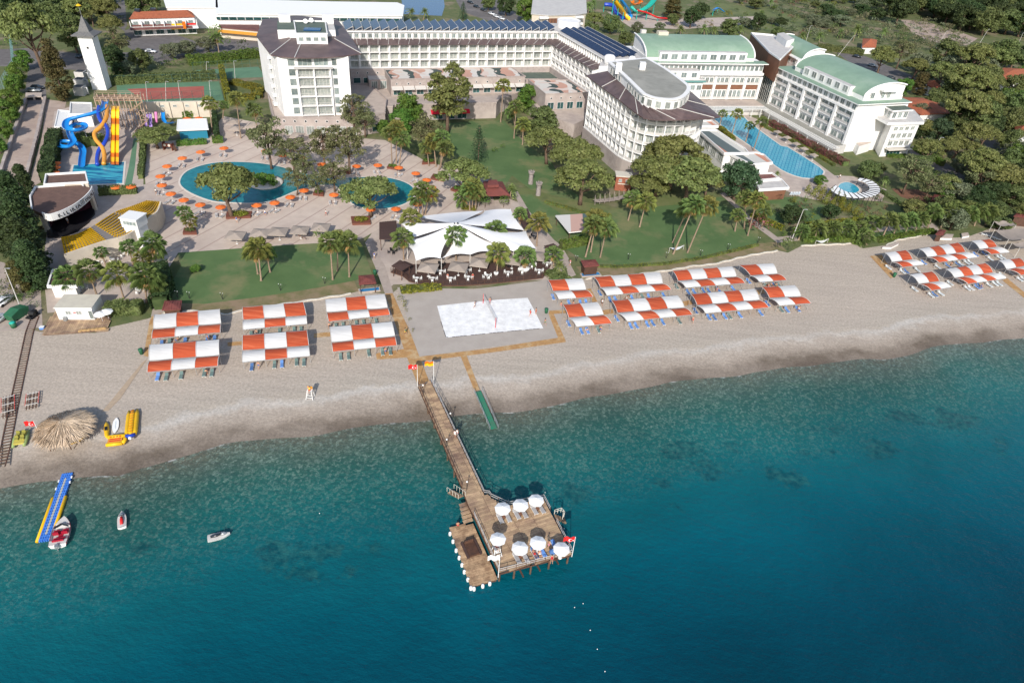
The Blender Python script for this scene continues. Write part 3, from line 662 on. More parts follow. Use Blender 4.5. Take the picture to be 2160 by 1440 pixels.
# shrubs and hedges
def shrub_mesh(fm,seed,flat=.8,leaf=.16,per=60): return clump_cloud(clumps_in(1,.15,1.0/flat*1.1,9,.42,'ball',seed),per,leaf,fm,'shrub')
SHR = {k: [shrub_mesh(F[f],i+3) for i in range(2)] for k,f in (('green','broad'),('dark','dark'),('mid','mid'),('lime','lime'),('grey','olive'),('dry','scrub'),('pink','pinkbush'),('blue','darkblue'))}
SDESC = {'green': 'bright green','dark': 'dark green','mid': 'mid-green','lime': 'yellow-green','grey': 'grey-green','dry': 'dry brownish','pink': 'pink-flowering','blue': 'deep green'}
def shrub(u,v,w,kind,label,group=None,hs=1.0,z=0.0):
    p = G(u,v,z+.5); s = w/2*mpp(p); p = G(u,v,z+.6*s*hs)
    return single('shrub',SHR[kind][TC[0] % 2],label,'shrub',(p.x,p.y,z),rnd.uniform(0,6.28),group,(s,s,s*hs))
FIELD = []
def bush(u,v,w,kind,hs):
    p = G(u,v,.5); s = w/2*mpp(p); p = G(u,v,.6*s*hs); me = SHR[kind][len(FIELD) % 2]; a = np.empty(len(me.vertices)*3,'f'); me.vertices.foreach_get('co',a); a = a.reshape(-1,3)*np.array([s,s,s*hs]); c_,s_ = math.cos(u),math.sin(u)
    FIELD.append((kind,np.column_stack([a[:,0]*c_-a[:,1]*s_+p.x,a[:,0]*s_+a[:,1]*c_+p.y,a[:,2]])))
def bush_field(name,label,cat):
    ks = sorted({k for k,_ in FIELD}); V = np.vstack([a for _,a in FIELD]); mi = np.concatenate([np.full(len(a) // 4,ks.index(k)) for k,a in FIELD]).astype('i'); N = len(V) // 4
    me = bpy.data.meshes.new(name); me.vertices.add(4*N); me.vertices.foreach_set('co',V.astype('f').ravel()); me.loops.add(4*N); me.loops.foreach_set('vertex_index',np.arange(4*N,dtype='i')); me.polygons.add(N); me.polygons.foreach_set('loop_start',np.arange(N,dtype='i')*4)
    for k in ks: me.materials.append(SHR[k][0].materials[0])
    me.polygons.foreach_set('material_index',mi); me.update(calc_edges=True); single(name,me,label,cat)['kind'] = 'stuff'; FIELD.clear()
def hedge(px,width,h,fm,label,leaf=.42,name='hedge',dens=13,z=0.0):
    P = resample(GP(px,h*.5+z),max(2,int(sum((a-b).length for a,b in zip(GP(px),GP(px)[1:]))/.8))); C_,N_ = [],[]
    for a,b in zip(P,P[1:]):
        L = (b-a).length; d = (b-a)/L; s = Vector((-d.y,d.x,0)); k = int(dens*L*(width+2*h))+3
        for _ in range(k):
            t = rnd.random(); q = rnd.random()*(width+2*h); bulge = 1+.12*math.sin((a.x+a.y)*1.3)
            if q < width: off,zz,nn = (q-width/2),h*bulge,(0,0,1)
            elif q < width+h: off,zz,nn = -width/2*bulge,q-width,tuple(-s)
            else: off,zz,nn = width/2*bulge,q-width-h,tuple(s)
            p = a+d*L*t+s*off; C_.append((p.x,p.y,z+zz-.12*rnd.random())); N_.append(nn)
    t = thing(name,label,'hedge'); part('foliage',cards(np.array(C_),np.array(N_),leaf,.45,fm,'foliage'),t); mb = MB()
    for a,b in zip(P,P[1:]): mb.bar((a.x,a.y,z+h*.42),(b.x,b.y,z+h*.42),width*.78,h*.84)
    part('inner_growth',mb.mesh('inner_growth',F['mid'] if fm != F['dark'] else fm),t); return t
def clip_ball(p,r,h,label,cone=False,group=None):
    t = thing('clipped_bush',label,'bush',p,0,group); mb = MB()
    mb.tube((0,0,0),(0,0,h),.09,.07,6); part('trunk',mb.mesh('trunk',M['bark']),t)
    cl = [(0,0,h+r*.7,r,r*.8)] if not cone else [(0,0,.9,r,.9),(0,0,1.8,r*.75,.8),(0,0,2.6,r*.45,.7)]
    part('crown',CLIP.setdefault((round(r,1),cone),clump_cloud(cl,160/r,.22,F['lime'] if cone else F['broad'],low=-.9,jit=.3,fill=.85)),t); return t
CLIP = {}
# ---------------------------------------------------------------- buildings
V2 = lambda p: Vector((p[0],p[1]))
class Wall:
    def __init__(s,p,q): s.p,s.q = V2(p),V2(q); s.L = (s.q-s.p).length; s.d = (s.q-s.p)/s.L; s.n = Vector((s.d.y,-s.d.x)); s.rz = math.atan2(s.d.y,s.d.x)
    def at(s,x,out=0.0,z=0.0): r = s.p+s.d*x+s.n*out; return Vector((r.x,r.y,z))
WM = {}
def win_mesh(w,h,kind='glass',panes=2):
    w,h = round(w,1),round(h,1); key = (w,h,kind,panes)
    if key in WM: return WM[key]
    mb = MB(); t = .07
    if kind == 'round':
        mb.tube((0,.03,0),(0,-.05,0),w/2,w/2,10,0); mb.tube((0,.02,0),(0,-.08,0),w/2*.75,w/2*.75,10,1)
    else:
        mb.box((0,-.03,0),(w-t,.04,h-t),1)
        for sx in (-1,1): mb.box((sx*(w/2-t/2),-.06,0),(t,.1,h),0)
        for sz in (-1,1): mb.box((0,-.06,sz*(h/2-t/2)),(w,.1,t),0)
        for k in range(1,panes): mb.box((-w/2+w*k/panes,-.06,0),(t*.8,.08,h),0)
    WM[key] = mb.mesh('window',[M['frame'],M['dark'] if kind == 'round' else M[kind]]); return WM[key]
BM = {}
def bmesh_(key,fn):
    if key not in BM: BM[key] = fn()
    return BM[key]
def window(root,w,x,z,ww,hh,kind='glass',panes=2,out=0.0,name='window'):
    return part(name,win_mesh(ww,hh,kind,panes),root,w.at(x,out,z),w.rz,world=True)
def boxpart(root,w,x,out,z,dims,m,name):
    key = ('b',round(dims[0],1),round(dims[1],2),round(dims[2],2),m.name)
    me = bmesh_(key,lambda: MB().box((0,0,0),(round(dims[0],1),dims[1],dims[2])).mesh(name,m))
    return part(name,me,root,w.at(x,out,z),w.rz,world=True)
def rail_mesh(L,h=.9,kind='bars',m=None):
    L = round(L,1)
    def f():
        mb = MB(); mb.box((0,0,h),(L,.06,.06))
        if kind == 'bars':
            mb.box((0,0,h*.5),(L,.03,.03)); mb.box((0,0,h*.2),(L,.03,.03)); n = max(2,int(L/.9))
            for k in range(n+1): mb.box((-L/2+L*k/n,0,h/2),(.05,.05,h))
        else: mb.box((0,0,h*.45),(L,.04,h*.8))
        return mb.mesh('railing',m or M['rail'])
    return bmesh_(('r',L,h,kind,(m or M['rail']).name),f)
def bays(root,pts,z0,nf,fh,depth=1.5,wk='curtain',rails='bars',fin=.28,wf=.72,skip_top_rail=False,fullfin=True):
    for i,(a,b) in enumerate(zip(pts,pts[1:])):
        w = Wall(a,b)
        for f in range(nf):
            z = z0+f*fh
            window(root,w,w.L*.5+(.0 if i % 2 else .12),z+fh*.46,w.L*wf,fh*.78,wk,2,out=-depth)
            boxpart(root,w,w.L*.5,-depth/2,z+.1,(w.L+.05,depth,.24),M['white'],'balcony_slab')
            part('railing',rail_mesh(w.L-.3,.85,rails),root,w.at(w.L/2,-.08,z+.22),w.rz,world=True)
        boxpart(root,w,0,-depth/2,z0+nf*fh/2,(fin,depth+.06,nf*fh),M['white'],'fin_wall')
    boxpart(root,w,w.L,-depth/2,z0+nf*fh/2,(fin,depth+.06,nf*fh),M['white'],'fin_wall')
def body(root,name,pts,z0,z1,m,mtop=None):
    mb = MB(); mb.prism([(p[0]-root.location.x,p[1]-root.location.y) for p in pts],z0,z1,0,1 if mtop else 0)
    return part(name,mb.mesh(name,[m,mtop] if mtop else m),root)
def parapet(root,pts,z,h=.5,t=.35,m=None,closed=True,name='parapet'):
    mb = MB(); P = [V2(p)-V2(root.location) for p in pts]; n = len(P)
    for i in range(n if closed else n-1):
        a,b = P[i],P[(i+1) % n]; e = (b-a).normalized()*(t/2-.003*(i % 3))
        mb.bar((a.x-e.x,a.y-e.y,z+h/2+.002*i),(b.x+e.x,b.y+e.y,z+h/2+.002*i),t,h)
    return part(name,mb.mesh(name,m or M['white']),root)
def roofslab(root,name,pts,z,t,m,mtop):
    mb = MB(); mb.prism([(p[0]-root.location.x,p[1]-root.location.y) for p in pts],z,z+t,0,1); return part(name,mb.mesh(name,[m,mtop]),root)
def sloped(root,name,lo,hi,m,t=.2):
    """roof strip between polyline lo (eave) and hi (upper edge), 3d points"""
    mb = MB(); o = Vector((root.location.x,root.location.y,0)); n = len(lo)
    A = [Vector(p)-o for p in lo]; B = [Vector(p)-o for p in hi]; dz = Vector((0,0,t))
    for i in range(n-1):
        a,b,c,d = A[i],A[i+1],B[i+1],B[i]
        mb.add([a,b,c,d,a+dz,b+dz,c+dz,d+dz],[(3,2,1,0),(4,5,6,7),(0,1,5,4),(1,2,6,5),(2,3,7,6),(3,0,4,7)])
    return part(name,mb.mesh(name,m),root)
def seams(root,lo,hi,n,m,lift=.24,w=.12):
    A = resample(lo,n); B = resample(hi,n); o = Vector((root.location.x,root.location.y,0))
    for a,b in zip(A[1:-1],B[1:-1]):
        mb = MB(); mb.bar(a-o+Vector((0,0,lift)),b-o+Vector((0,0,lift)),w,.08); part('roof_rib',mb.mesh('roof_rib',m),root)

# mural painted on the low roofs
mm = bpy.data.materials.new('painted_roof_mural'); mm.use_nodes = True
n,l,mth,noise,ramp,mr,mix,attr,pos = node_tools(mm)
sp_ = n.new('ShaderNodeSeparateXYZ'); l.new(pos,sp_.inputs[0])
f = mth('FRACT',mth('DIVIDE',mth('ADD',mth('ADD',sp_.outputs['X'],mth('MULTIPLY',sp_.outputs['Y'],.25)),mth('MULTIPLY',noise(.16,1),8.0)),17.0))
r_ = n.new('ShaderNodeValToRGB'); r_.color_ramp.interpolation = 'CONSTANT'; e = r_.color_ramp.elements
for _ in range(4): e.new(.5)
for q,(p,c) in zip(e,[(0,(.58,.55,.50)),(.26,(.05,.075,.07)),(.42,(.50,.29,.22)),(.64,(.60,.57,.53)),(.80,(.06,.08,.075)),(.93,(.48,.28,.21))]): q.position = p; q.color = lin(c)
l.new(f,r_.inputs[0]); sp2 = mth('GREATER_THAN',noise(.3,0),.66); l.new(mix(sp2,r_.outputs[0],(.6,.5,.44)),n['Principled BSDF'].inputs['Base Color']); n['Principled BSDF'].inputs['Roughness'].default_value = .85
M['mural'] = mm
ZW,FH = 11.0,2.68
# --- main wing with solar roof
mL,mR = V2(G(738,145,ZW)),V2(G(1161,140.5,ZW)); wM = Wall(mL,mR); nM = wM.n
dg = Wall(mR,V2(G(1243,196,ZW)))
ZT = ZW+3*FH
t = thing('hotel_wing','long white hotel wing with balconies and saw-tooth rows of solar panels on its roof','building',(mL.x,mL.y,0))
DB = 17.0
cor = lambda off: mR-(wM.n+dg.n)*off/(1+wM.n.dot(dg.n))      # inner corner, set back by off
quad = [mL-nM*1.5,cor(1.5),cor(DB),mL-nM*DB]
body(t,'wall',quad,ZW,ZT+.1,M['white']); body(t,'podium',[mL+nM*.6,cor(-.6),cor(DB),mL-nM*DB],0,ZW,M['stone'])
bays(t,resample([wM.at(0),wM.at(wM.L)],21),ZW,3,FH)
lo = [wM.at(-.5,.5,ZT),Vector((*cor(-.5),ZT))]; hi = [wM.at(-.5,-3.9,ZT+1.0),Vector((*cor(3.9),ZT+1.0))]
sloped(t,'lower_roof',lo,hi,M['roofbrown'],.18); seams(t,lo,hi,21,M['rail'])
zs = ZT+1.0; body(t,'upper_wall',[wM.at(0,-3.9),cor(3.9),cor(DB-.4),wM.at(0,-DB+.4)],zs-1.2,zs+2.5,M['white'])
ws = Wall(wM.at(0,-3.9),cor(3.9)); NU = 34
for k in range(NU):
    x = ws.L*(k+.5)/NU; window(t,ws,x,zs+1.15,1.35,1.5,'glass',2)
    boxpart(t,ws,ws.L*k/NU,.32,zs+1.1,(.35,.7,2.2),M['white'],'pier')
roofslab(t,'cornice',[ws.at(-.6,.9),cor(3.0),cor(DB+.3),wM.at(-.6,-DB-.3)],zs+2.5,.35,M['white'],M['slab'])
def saw(root,orig,d,nrm,n,wd,dp,z):
    """n tilted panel rows; each wd wide along d and dp long into the roof, low on the near side"""
    for k in range(n):
        a = V2(orig)+V2(d)*wd*k-V2(root.location); b_ = a+V2(d)*wd*.86; q = -V2(nrm)*dp
        mb = MB(); A = Vector((a.x,a.y,z)); B = Vector((b_.x,b_.y,z+1.35)); Q = Vector((q.x,q.y,0)); th = Vector((0,0,.1))
        mb.add([A,B,B+Q,A+Q,A+th,B+th,B+Q+th,A+Q+th],[(3,2,1,0),(4,5,6,7),(0,1,5,4),(1,2,6,5),(2,3,7,6),(3,0,4,7)])
        pn = part('solar_panel',mb.mesh('solar_panel',M['solar']),root)
        m2 = MB(); E0 = Vector((b_.x,b_.y,z-.05)); E = V2(nrm)*.12; E = Vector((E.x,E.y,0))
        m2.bar(A+E,B+E,.12); m2.bar(B+E,E0+E,.12); m2.bar(A+E,E0+E,.12); m2.bar(B+th,B+Q+th,.1)
        part('panel_frame',m2.mesh('panel_frame',M['rail']),root)
zq = zs+2.95; saw(t,ws.at(-.3,.2),ws.d,ws.n,25,(ws.L-1.0)/25,DB-5.0,zq)
# --- diagonal wing
t2 = thing('hotel_wing','slanting white hotel wing with dark solar panels between the long wing and round-ended wing','building',(mR.x,mR.y,0))
w = dg; mcl = bmesh_('x',lambda: MB().mesh('x',M['white']))
body(t2,'wall',[cor(1.5),w.at(w.L,-1.5),w.at(w.L+2,-DB),cor(DB)],ZW,ZT+.1,M['white']); body(t2,'podium',[cor(-.6),w.at(w.L,.6),w.at(w.L,-DB),cor(DB)],0,ZW,M['stone'])
bays(t2,resample([w.at(.3),w.at(w.L)],10),ZW,3,FH,wk='glass',rails='solid')
lo = [Vector((*cor(-.5),ZT)),w.at(w.L+1,.5,ZT)]; hi = [Vector((*cor(3.9),ZT+1.0)),w.at(w.L+1,-3.9,ZT+1.0)]
sloped(t2,'lower_roof',lo,hi,M['roofbrown'],.18); seams(t2,lo,hi,9,M['rail'])
ws2 = Wall(cor(3.9),w.at(w.L+3,-3.9)); body(t2,'upper_wall',[cor(3.9),ws2.at(ws2.L),w.at(w.L+3,-DB+.4),cor(DB-.4)],zs-1.2,zs+2.5,M['white'])
for k in range(20):
    x = ws2.L*(k+.6)/21; window(t2,ws2,x,zs+1.15,1.3,1.5,'glass',2); boxpart(t2,ws2,x-ws2.L/42,.32,zs+1.1,(.35,.7,2.2),M['white'],'pier')
roofslab(t2,'cornice',[cor(3.0),w.at(w.L+3.4,-3.0),w.at(w.L+3.4,-DB-.3),cor(DB+.3)],zs+2.505,.35,M['white'],M['slab'])
saw(t2,cor(4.4)+dg.d*.5,-dg.n,-dg.d,4,3.0,ws2.L-1.5,zq)
mb = MB(); c = cor(11); mb.lathe([(4.6,zs+2.8),(4.6,zs+5.4),(4.3,zs+5.4),(4.3,zs+5.2)],24,0,(c.x-mR.x,c.y-mR.y,0)); part('drum',mb.mesh('drum',M['white']),t2)
# --- front block with fan-shaped roof
ZE = 24.0
A0,B0,C0 = V2(G(559,190,6)),V2(G(601,246,6)),V2(G(744,242,6)); D0,E0_ = mL-nM*4,V2((-91,262))
t3 = thing('hotel_block','tall white hotel block with a fan-shaped brown roof beside the pool terrace','building',(B0.x,B0.y,0))
body(t3,'wall',[A0,B0,C0,D0+Vector((-2,2)),E0_],6,ZE,M['white'])
wf_ = Wall(B0,C0); fh = 2.92
for f in range(6):
    z = 6.3+f*fh
    for fx,ww in ((.185,2.0),(.79,1.5)): window(t3,wf_,wf_.L*fx,z+1.5,ww,2.1,'glass',1,.02)
    for fx in (.375,.605):
        if f < 5:
            window(t3,wf_,wf_.L*fx,z+1.4,wf_.L*.2,2.2,'curtain',2 if f < 2 else 4,.02)
            boxpart(t3,wf_,wf_.L*fx,.55,z+.15,(wf_.L*.225,1.1,.2),M['white'],'balcony_slab')
            part('railing',rail_mesh(wf_.L*.22,.85),t3,wf_.at(wf_.L*fx,1.0,z+.25),wf_.rz,world=True)
        else: window(t3,wf_,wf_.L*fx,z+1.6,wf_.L*.2,2.3,'glass',3,.02)
for fx in (.255,.49,.725): boxpart(t3,wf_,wf_.L*fx,.56,6.1+2.5*fh,(.3,1.12,5*fh),M['white'],'fin_wall')
boxpart(t3,wf_,wf_.L*.49,.75,6.3+5*fh,(wf_.L*.55,1.5,.25),M['slab'],'canopy_slab')
wl = Wall(A0,B0)
for f in range(6):
    z = 6.6+f*fh; window(t3,wl,wl.L*.62,z+1.3,1.5,1.7,'glass',1,.02)
    boxpart(t3,wl,wl.L*.62,.5,z+.2,(2.2,1.0,.9),M['white'],'balcony_slab')
    window(t3,wl,wl.L*.8,z+1.3,.7,1.3,'glass',1,.02)
eave = [G(*q,ZE) for q in ((541,78),(571,118),(590,121.5),(622,124),(655,124.5),(690,123.5),(725,120.5),(762,115.5),(737,75),(712,43))]
eave.append(Vector((-88,266,ZE))); eave.append(Vector((-97,256,ZE)))
pc = Vector((-75.5,240,0)); hi = [Vector((pc.x+(p.x-pc.x)*.5,pc.y+(p.y-pc.y)*.5,ZE+1.5)) for p in eave]
sloped(t3,'roof',eave+[eave[0]],hi+[hi[0]],M['roofbrown'],.3); roofslab(t3,'roof_deck',[p for p in hi],ZE+1.4,.25,M['roofbrown'],M['roofbrown'])
for a,b in ((1,1),(7,7),(3,3),(9,9)):
    mb = MB(); o = Vector((B0.x,B0.y,0)); mb.bar(eave[a]-o+Vector((0,0,.4)),hi[b]-o+Vector((0,0,.4)),.22,.16); part('roof_rib',mb.mesh('roof_rib',M['rail']),t3)
ph = [G(*q,ZE+1.5) for q in ((627,93),(692,93))]; wp = Wall(ph[0],ph[1])
q4 = [wp.at(0),wp.at(wp.L),wp.at(wp.L+.3,-17),wp.at(-.3,-17)]
body(t3,'penthouse',q4,ZE+1,ZE+4.3,M['white'],M['greygreen']); parapet(t3,q4,ZE+4.3,.4)
body(t3,'penthouse_side',[wp.at(-5.6,-7),wp.at(0,-7),wp.at(0,-19),wp.at(-5.6,-19)],ZE+1,ZE+4.0,M['white'],M['greygreen']); body(t3,'penthouse_side',[wp.at(wp.L,-9),wp.at(wp.L+3,-9),wp.at(wp.L+3,-19),wp.at(wp.L,-19)],ZE+1,ZE+3.6,M['white'],M['slab'])
for k in range(4): window(t3,wp,wp.L*(.14+.24*k),ZE+2.9,1.5,1.2,'glass',1,.02)
roofslab(t3,'skylight',[wp.at(wp.L*.25,-4.5),wp.at(wp.L*.8,-4),wp.at(wp.L*.85,-7),wp.at(wp.L*.3,-7.5)],ZE+4.3,.35,M['navy'],M['navy'])
for x,y in ((-5,-17.2),(wp.L-.5,-18)):
    body(t3,'chimney',[wp.at(x,y),wp.at(x+3.6,y),wp.at(x+3.6,y-2.4),wp.at(x,y-2.4)],ZE+3.5,ZE+6.2,M['white'])
mb = MB(); mb.lathe([(.05,0),(.5,.15),(.75,.4)],12,0); 
for x,y in ((wp.L*.35,-14),(wp.L*.55,-15.5)): part('dish_aerial',bmesh_('dish',lambda: mb.mesh('dish_aerial',M['whitep'])),t3,wp.at(x,y,ZE+5),rot=(R(60),0,.4),world=True)
# stone plinth
pl = [G(563,190,6),G(577.5,248,6),G(745,250,6),G(812,240,6),Vector((-50,236)),Vector((-58,250)),Vector((-88,250))]
body(t3,'podium',pl,0,6,M['stone'],M['concrete']); parapet(t3,pl,6,.4,.3,M['stone'])
wpd = Wall(pl[1],pl[2])
for k in range(7): window(t3,wpd,3+k*3.3,4.9,.9,.9,'round',1,.02); window(t3,wpd,4.2+k*3.3,2.0,2.5,2.7,'curtain',3,.02)
wp3 = Wall(pl[2],pl[3]); window(t3,wp3,wp3.L*.7,1.9,3,2.4,'darkglass',1,.02)
# --- low stone restaurants with painted roofs
t4 = thing('stone_pavilion','low pinkish stone pavilion with painted wavy roof in front of the long wing','building',(mL.x,mL.y,0))
ta = [G(776,228,5.2),G(828,227,5.2),G(832,223.5,5.2),G(888,222.5,5.2),G(1047,219,5.2),G(1056,208,5.2),cor(-.6),mL+nM*.6]
body(t4,'terrace',ta,0,5.2,M['stone'],M['concrete'])
parapet(t4,ta[:6],5.2,.6,.25,M['stone'],False)
b1 = [G(824,168,ZW),G(1108,161.5,ZW),G(1078,142.5,ZW),G(811,147.5,ZW)]
body(t4,'wall',b1,5.2,ZW-.1,M['stone'],M['mural']); parapet(t4,b1,ZW-.1,.3,.3,M['stone'])
wb = Wall(b1[0],b1[1]); nb = 12
for k in range(nb):
    x = wb.L*(k+.5)/nb; window(t4,wb,x,9.4,.8,.8,'round',1,.02); window(t4,wb,x,6.7,2.6,2.2,'darkglass',2,.02)
    part('awning',bmesh_('awn',lambda: MB().add([(-1.9,0,0),(1.9,0,0),(1.9,-2.2,-.6),(-1.9,-2.2,-.6),(-1.9,0,.12),(1.9,0,.12),(1.9,-2.2,-.48),(-1.9,-2.2,-.48)],[(0,1,2,3),(7,6,5,4),(3,2,6,7),(0,3,7,4),(2,1,5,6)]).mesh('awning',mat('striped_awning',(.6,.57,.52),.8))),t4,wb.at(x,0,8.5),wb.rz,world=True)
wt = Wall(ta[4]-(V2(ta[4])-V2(ta[3])).normalized().to_3d()*0 if False else ta[3],ta[4])
wlow = Wall(mL+nM*.62,wM.at(12,.62))
for k in range(3): window(t4,wlow,2.5+3.6*k,9.6,.8,.8,'round',1,.02); window(t4,wlow,2.2+3.6*k,7.0,2.6,2.0,'darkglass',1,.02)
body(t4,'entrance_bay',[wM.at(6,5.5),wM.at(13,5.5),wM.at(13,.6),wM.at(6,.6)],5.2,8.6,M['stone'],M['slab'])
we = Wall(wM.at(6,5.5),wM.at(13,5.5))
for k in range(2): window(t4,we,1.9+3.2*k,6.8,2.2,2.6,'glass',3,.02)
for k,(fx) in enumerate((.22,.38,.54)):
    part('red_awning',bmesh_('rawn',lambda: MB().add([(-2.6,0,0),(2.6,0,0),(2.6,-1.6,-.8),(-2.6,-1.6,-.8),(2.6,-1.6,-1.1),(-2.6,-1.6,-1.1)],[(3,2,1,0),(5,4,2,3)]).mesh('red_awning',M['redcanvas'])),t4,wt.at(wt.L*fx,0,3.6),wt.rz,world=True)
    window(t4,wt,wt.L*fx,1.5,3.4,2.4,'darkglass',2,.02)
t5 = thing('stone_pavilion','low stone pavilion with wavy painted roof below the slanting wing','building',(mR.x,mR.y,0))
tb_ = [G(1112,205,5.2),G(1150,243,5.2),G(1212,262,5.2),G(1236,250,5.2),G(1232,200,5.2),cor(-.7),G(1112,160,5.2)]
body(t5,'terrace',tb_,0,5.15,M['stone'],M['concrete'])
b2 = [G(1151,199,10.7),G(1240,196,10.7),G(1213,170,10.7),G(1114,168.5,10.7)]
body(t5,'wall',b2,5.2,10.6,M['stone'],M['mural']); parapet(t5,b2,10.6,.3,.3,M['stone']); wb2 = Wall(b2[0],b2[1])
for k in range(4): window(t5,wb2,wb2.L*(.14+.23*k),9.2,.8,.8,'round',1,.02); window(t5,wb2,wb2.L*(.14+.23*k),6.6,2.4,2.4,'darkglass',2,.02)
body(t5,'courtyard_wall',[G(1080,150,9),G(1100,166,9),G(1180,166,9),G(1160,148,9)],5.2,9,M['stone'],M['greygreen'])
# --- round-ended wing
ZR = 20.5
el = smooth_open([G(*q,ZR) for q in ((1236,161),(1268,185),(1300,209),(1335,236),(1355,250.5))],3)+[G(1370,254.5,ZR),G(1400,255.5,ZR),G(1440,254.8,ZR),G(1480,253,ZR),G(1521,250,ZR)]
el2 = [G(*q,ZR) for q in ((1521,250),(1495,228),(1468,205),(1440,180),(1405,150),(1370,128))]
poly = [V2(p) for p in el+el2[1:]]
t6 = thing('hotel_wing','white round-ended hotel wing with brown skirt roof and oval grey-topped penthouse','building',(poly[0].x,poly[0].y,0))
cen = Vector((37,222))
fac = [G(1243,179,ZR-.3),G(1272,201,ZR),G(1302,222,ZR),G(1330,242,ZR)]
P0 = V2(G(1232.5,267.5,5)); P1 = V2(G(1302,327,5)); dW = (P1-P0).normalized()
crv = smooth_open([P0.to_3d(),P0.lerp(P1,.5).to_3d(),P1.to_3d(),(P1+dW*3.5+Vector((.7,0))).to_3d(),Vector((P1.x+6.0,P1.y-6.6,0)),Vector((P1.x+11,P1.y-7.2,0)),Vector((P1.x+16.5,P1.y-5.6,0)),Vector((P1.x+21.5,P1.y-2.2,0)),Vector((P1.x+24.5,P1.y+3.0,0))],4)
bp_ = resample(crv,20)
inn = [V2(p) for p in bp_]; inner = [inn[0].lerp(cen,0)] 
inner = []
for i,p in enumerate(inn):
    a = inn[max(i-1,0)]; b = inn[min(i+1,len(inn)-1)]; d_ = (b-a).normalized(); inner.append(p-Vector((d_.y,-d_.x))*1.5)
backs = [inner[-1]+Vector((-6,22)),inner[0]+Vector((8,12))]
body(t6,'wall',inner+backs,5,ZR+.1,M['white']); body(t6,'podium',[V2(p)+(V2(p)-V2(q))*.35 for p,q in zip(bp_,inner)]+backs,0,5,M['stone'],M['slab'])
bays(t6,bp_,5,5,3.08,wk='curtain',rails='solid')
crown = [V2(p) for p in bp_]
ei = el; hi_ = [Vector((cen.x+(p.x-cen.x)*.5,cen.y+(p.y-cen.y)*.5,ZR+1.8)) for p in el]
pen = [G(*q,ZR+1.8) for q in ((1281,152),(1313,181),(1347,216),(1358,223.5),(1375,229.5),(1395,232.5),(1418,233),(1435,228),(1446,218),(1450,207),(1440,196),(1400,166),(1360,143))]
full = el+el2[1:]; N_ = 40
lo = resample(full,N_); hip = resample(smooth_open(pen,3),N_)
sloped(t6,'roof',lo,hip,M['roofbrown'],.3)
for k in (4,8,12,16,20,24,28):
    mb = MB(); o = Vector((*poly[0],0)); mb.bar(lo[k]-o+Vector((0,0,.4)),hip[k]-o+Vector((0,0,.4)),.2,.15); part('roof_rib',mb.mesh('roof_rib',M['rail']),t6)
pen2 = smooth_open(pen,3); body(t6,'penthouse',pen2,ZR-1,ZR+4.6,M['white'],M['felt']); roofslab(t6,'penthouse_cornice',offset_poly(pen2,.35),ZR+4.7,.3,M['white'],M['white']); roofslab(t6,'penthouse_roof',offset_poly(pen2,-.9),ZR+4.96,.06,M['felt'],M['felt'])
pr_ = resample(pen2,34)
for i in range(1,27):
    if i in (5,6): continue
    w = Wall(pr_[i],pr_[i+1]); w = w if w.n.dot(w.p-cen) > 0 else Wall(pr_[i+1],pr_[i]); window(t6,w,w.L/2,ZR+3.2,w.L*.62,1.9,'curtain' if i > 12 else 'glass',1,.18)
for q in ((1304,148),(1354,147)):
    c = G(*q,ZR+5); body(t6,'chimney',[c.xy+Vector(k) for k in ((-.9,-.9),(.9,-.9),(.9,.9),(-.9,.9))],ZR+4,ZR+7.2,M['white'])
body(t6,'roof_link',[G(1262,150,ZR),G(1290,148,ZR),G(1362,140,ZR),G(1335,118,ZR),G(1275,128,ZR)],ZW,ZR+1.5,M['white'],M['slab'])
for q,rr in (((1286,125),1.9),((1333,128),1.2)):
    c = G(*q,ZR+3); mb = MB(); mb.lathe([(rr,-1.6),(rr,.8),(rr*.7,1.3),(.1,1.5)],14,0,(c.x-poly[0].x,c.y-poly[0].y,ZR+3)); part('water_tank',mb.mesh('water_tank',M['white'],True),t6)
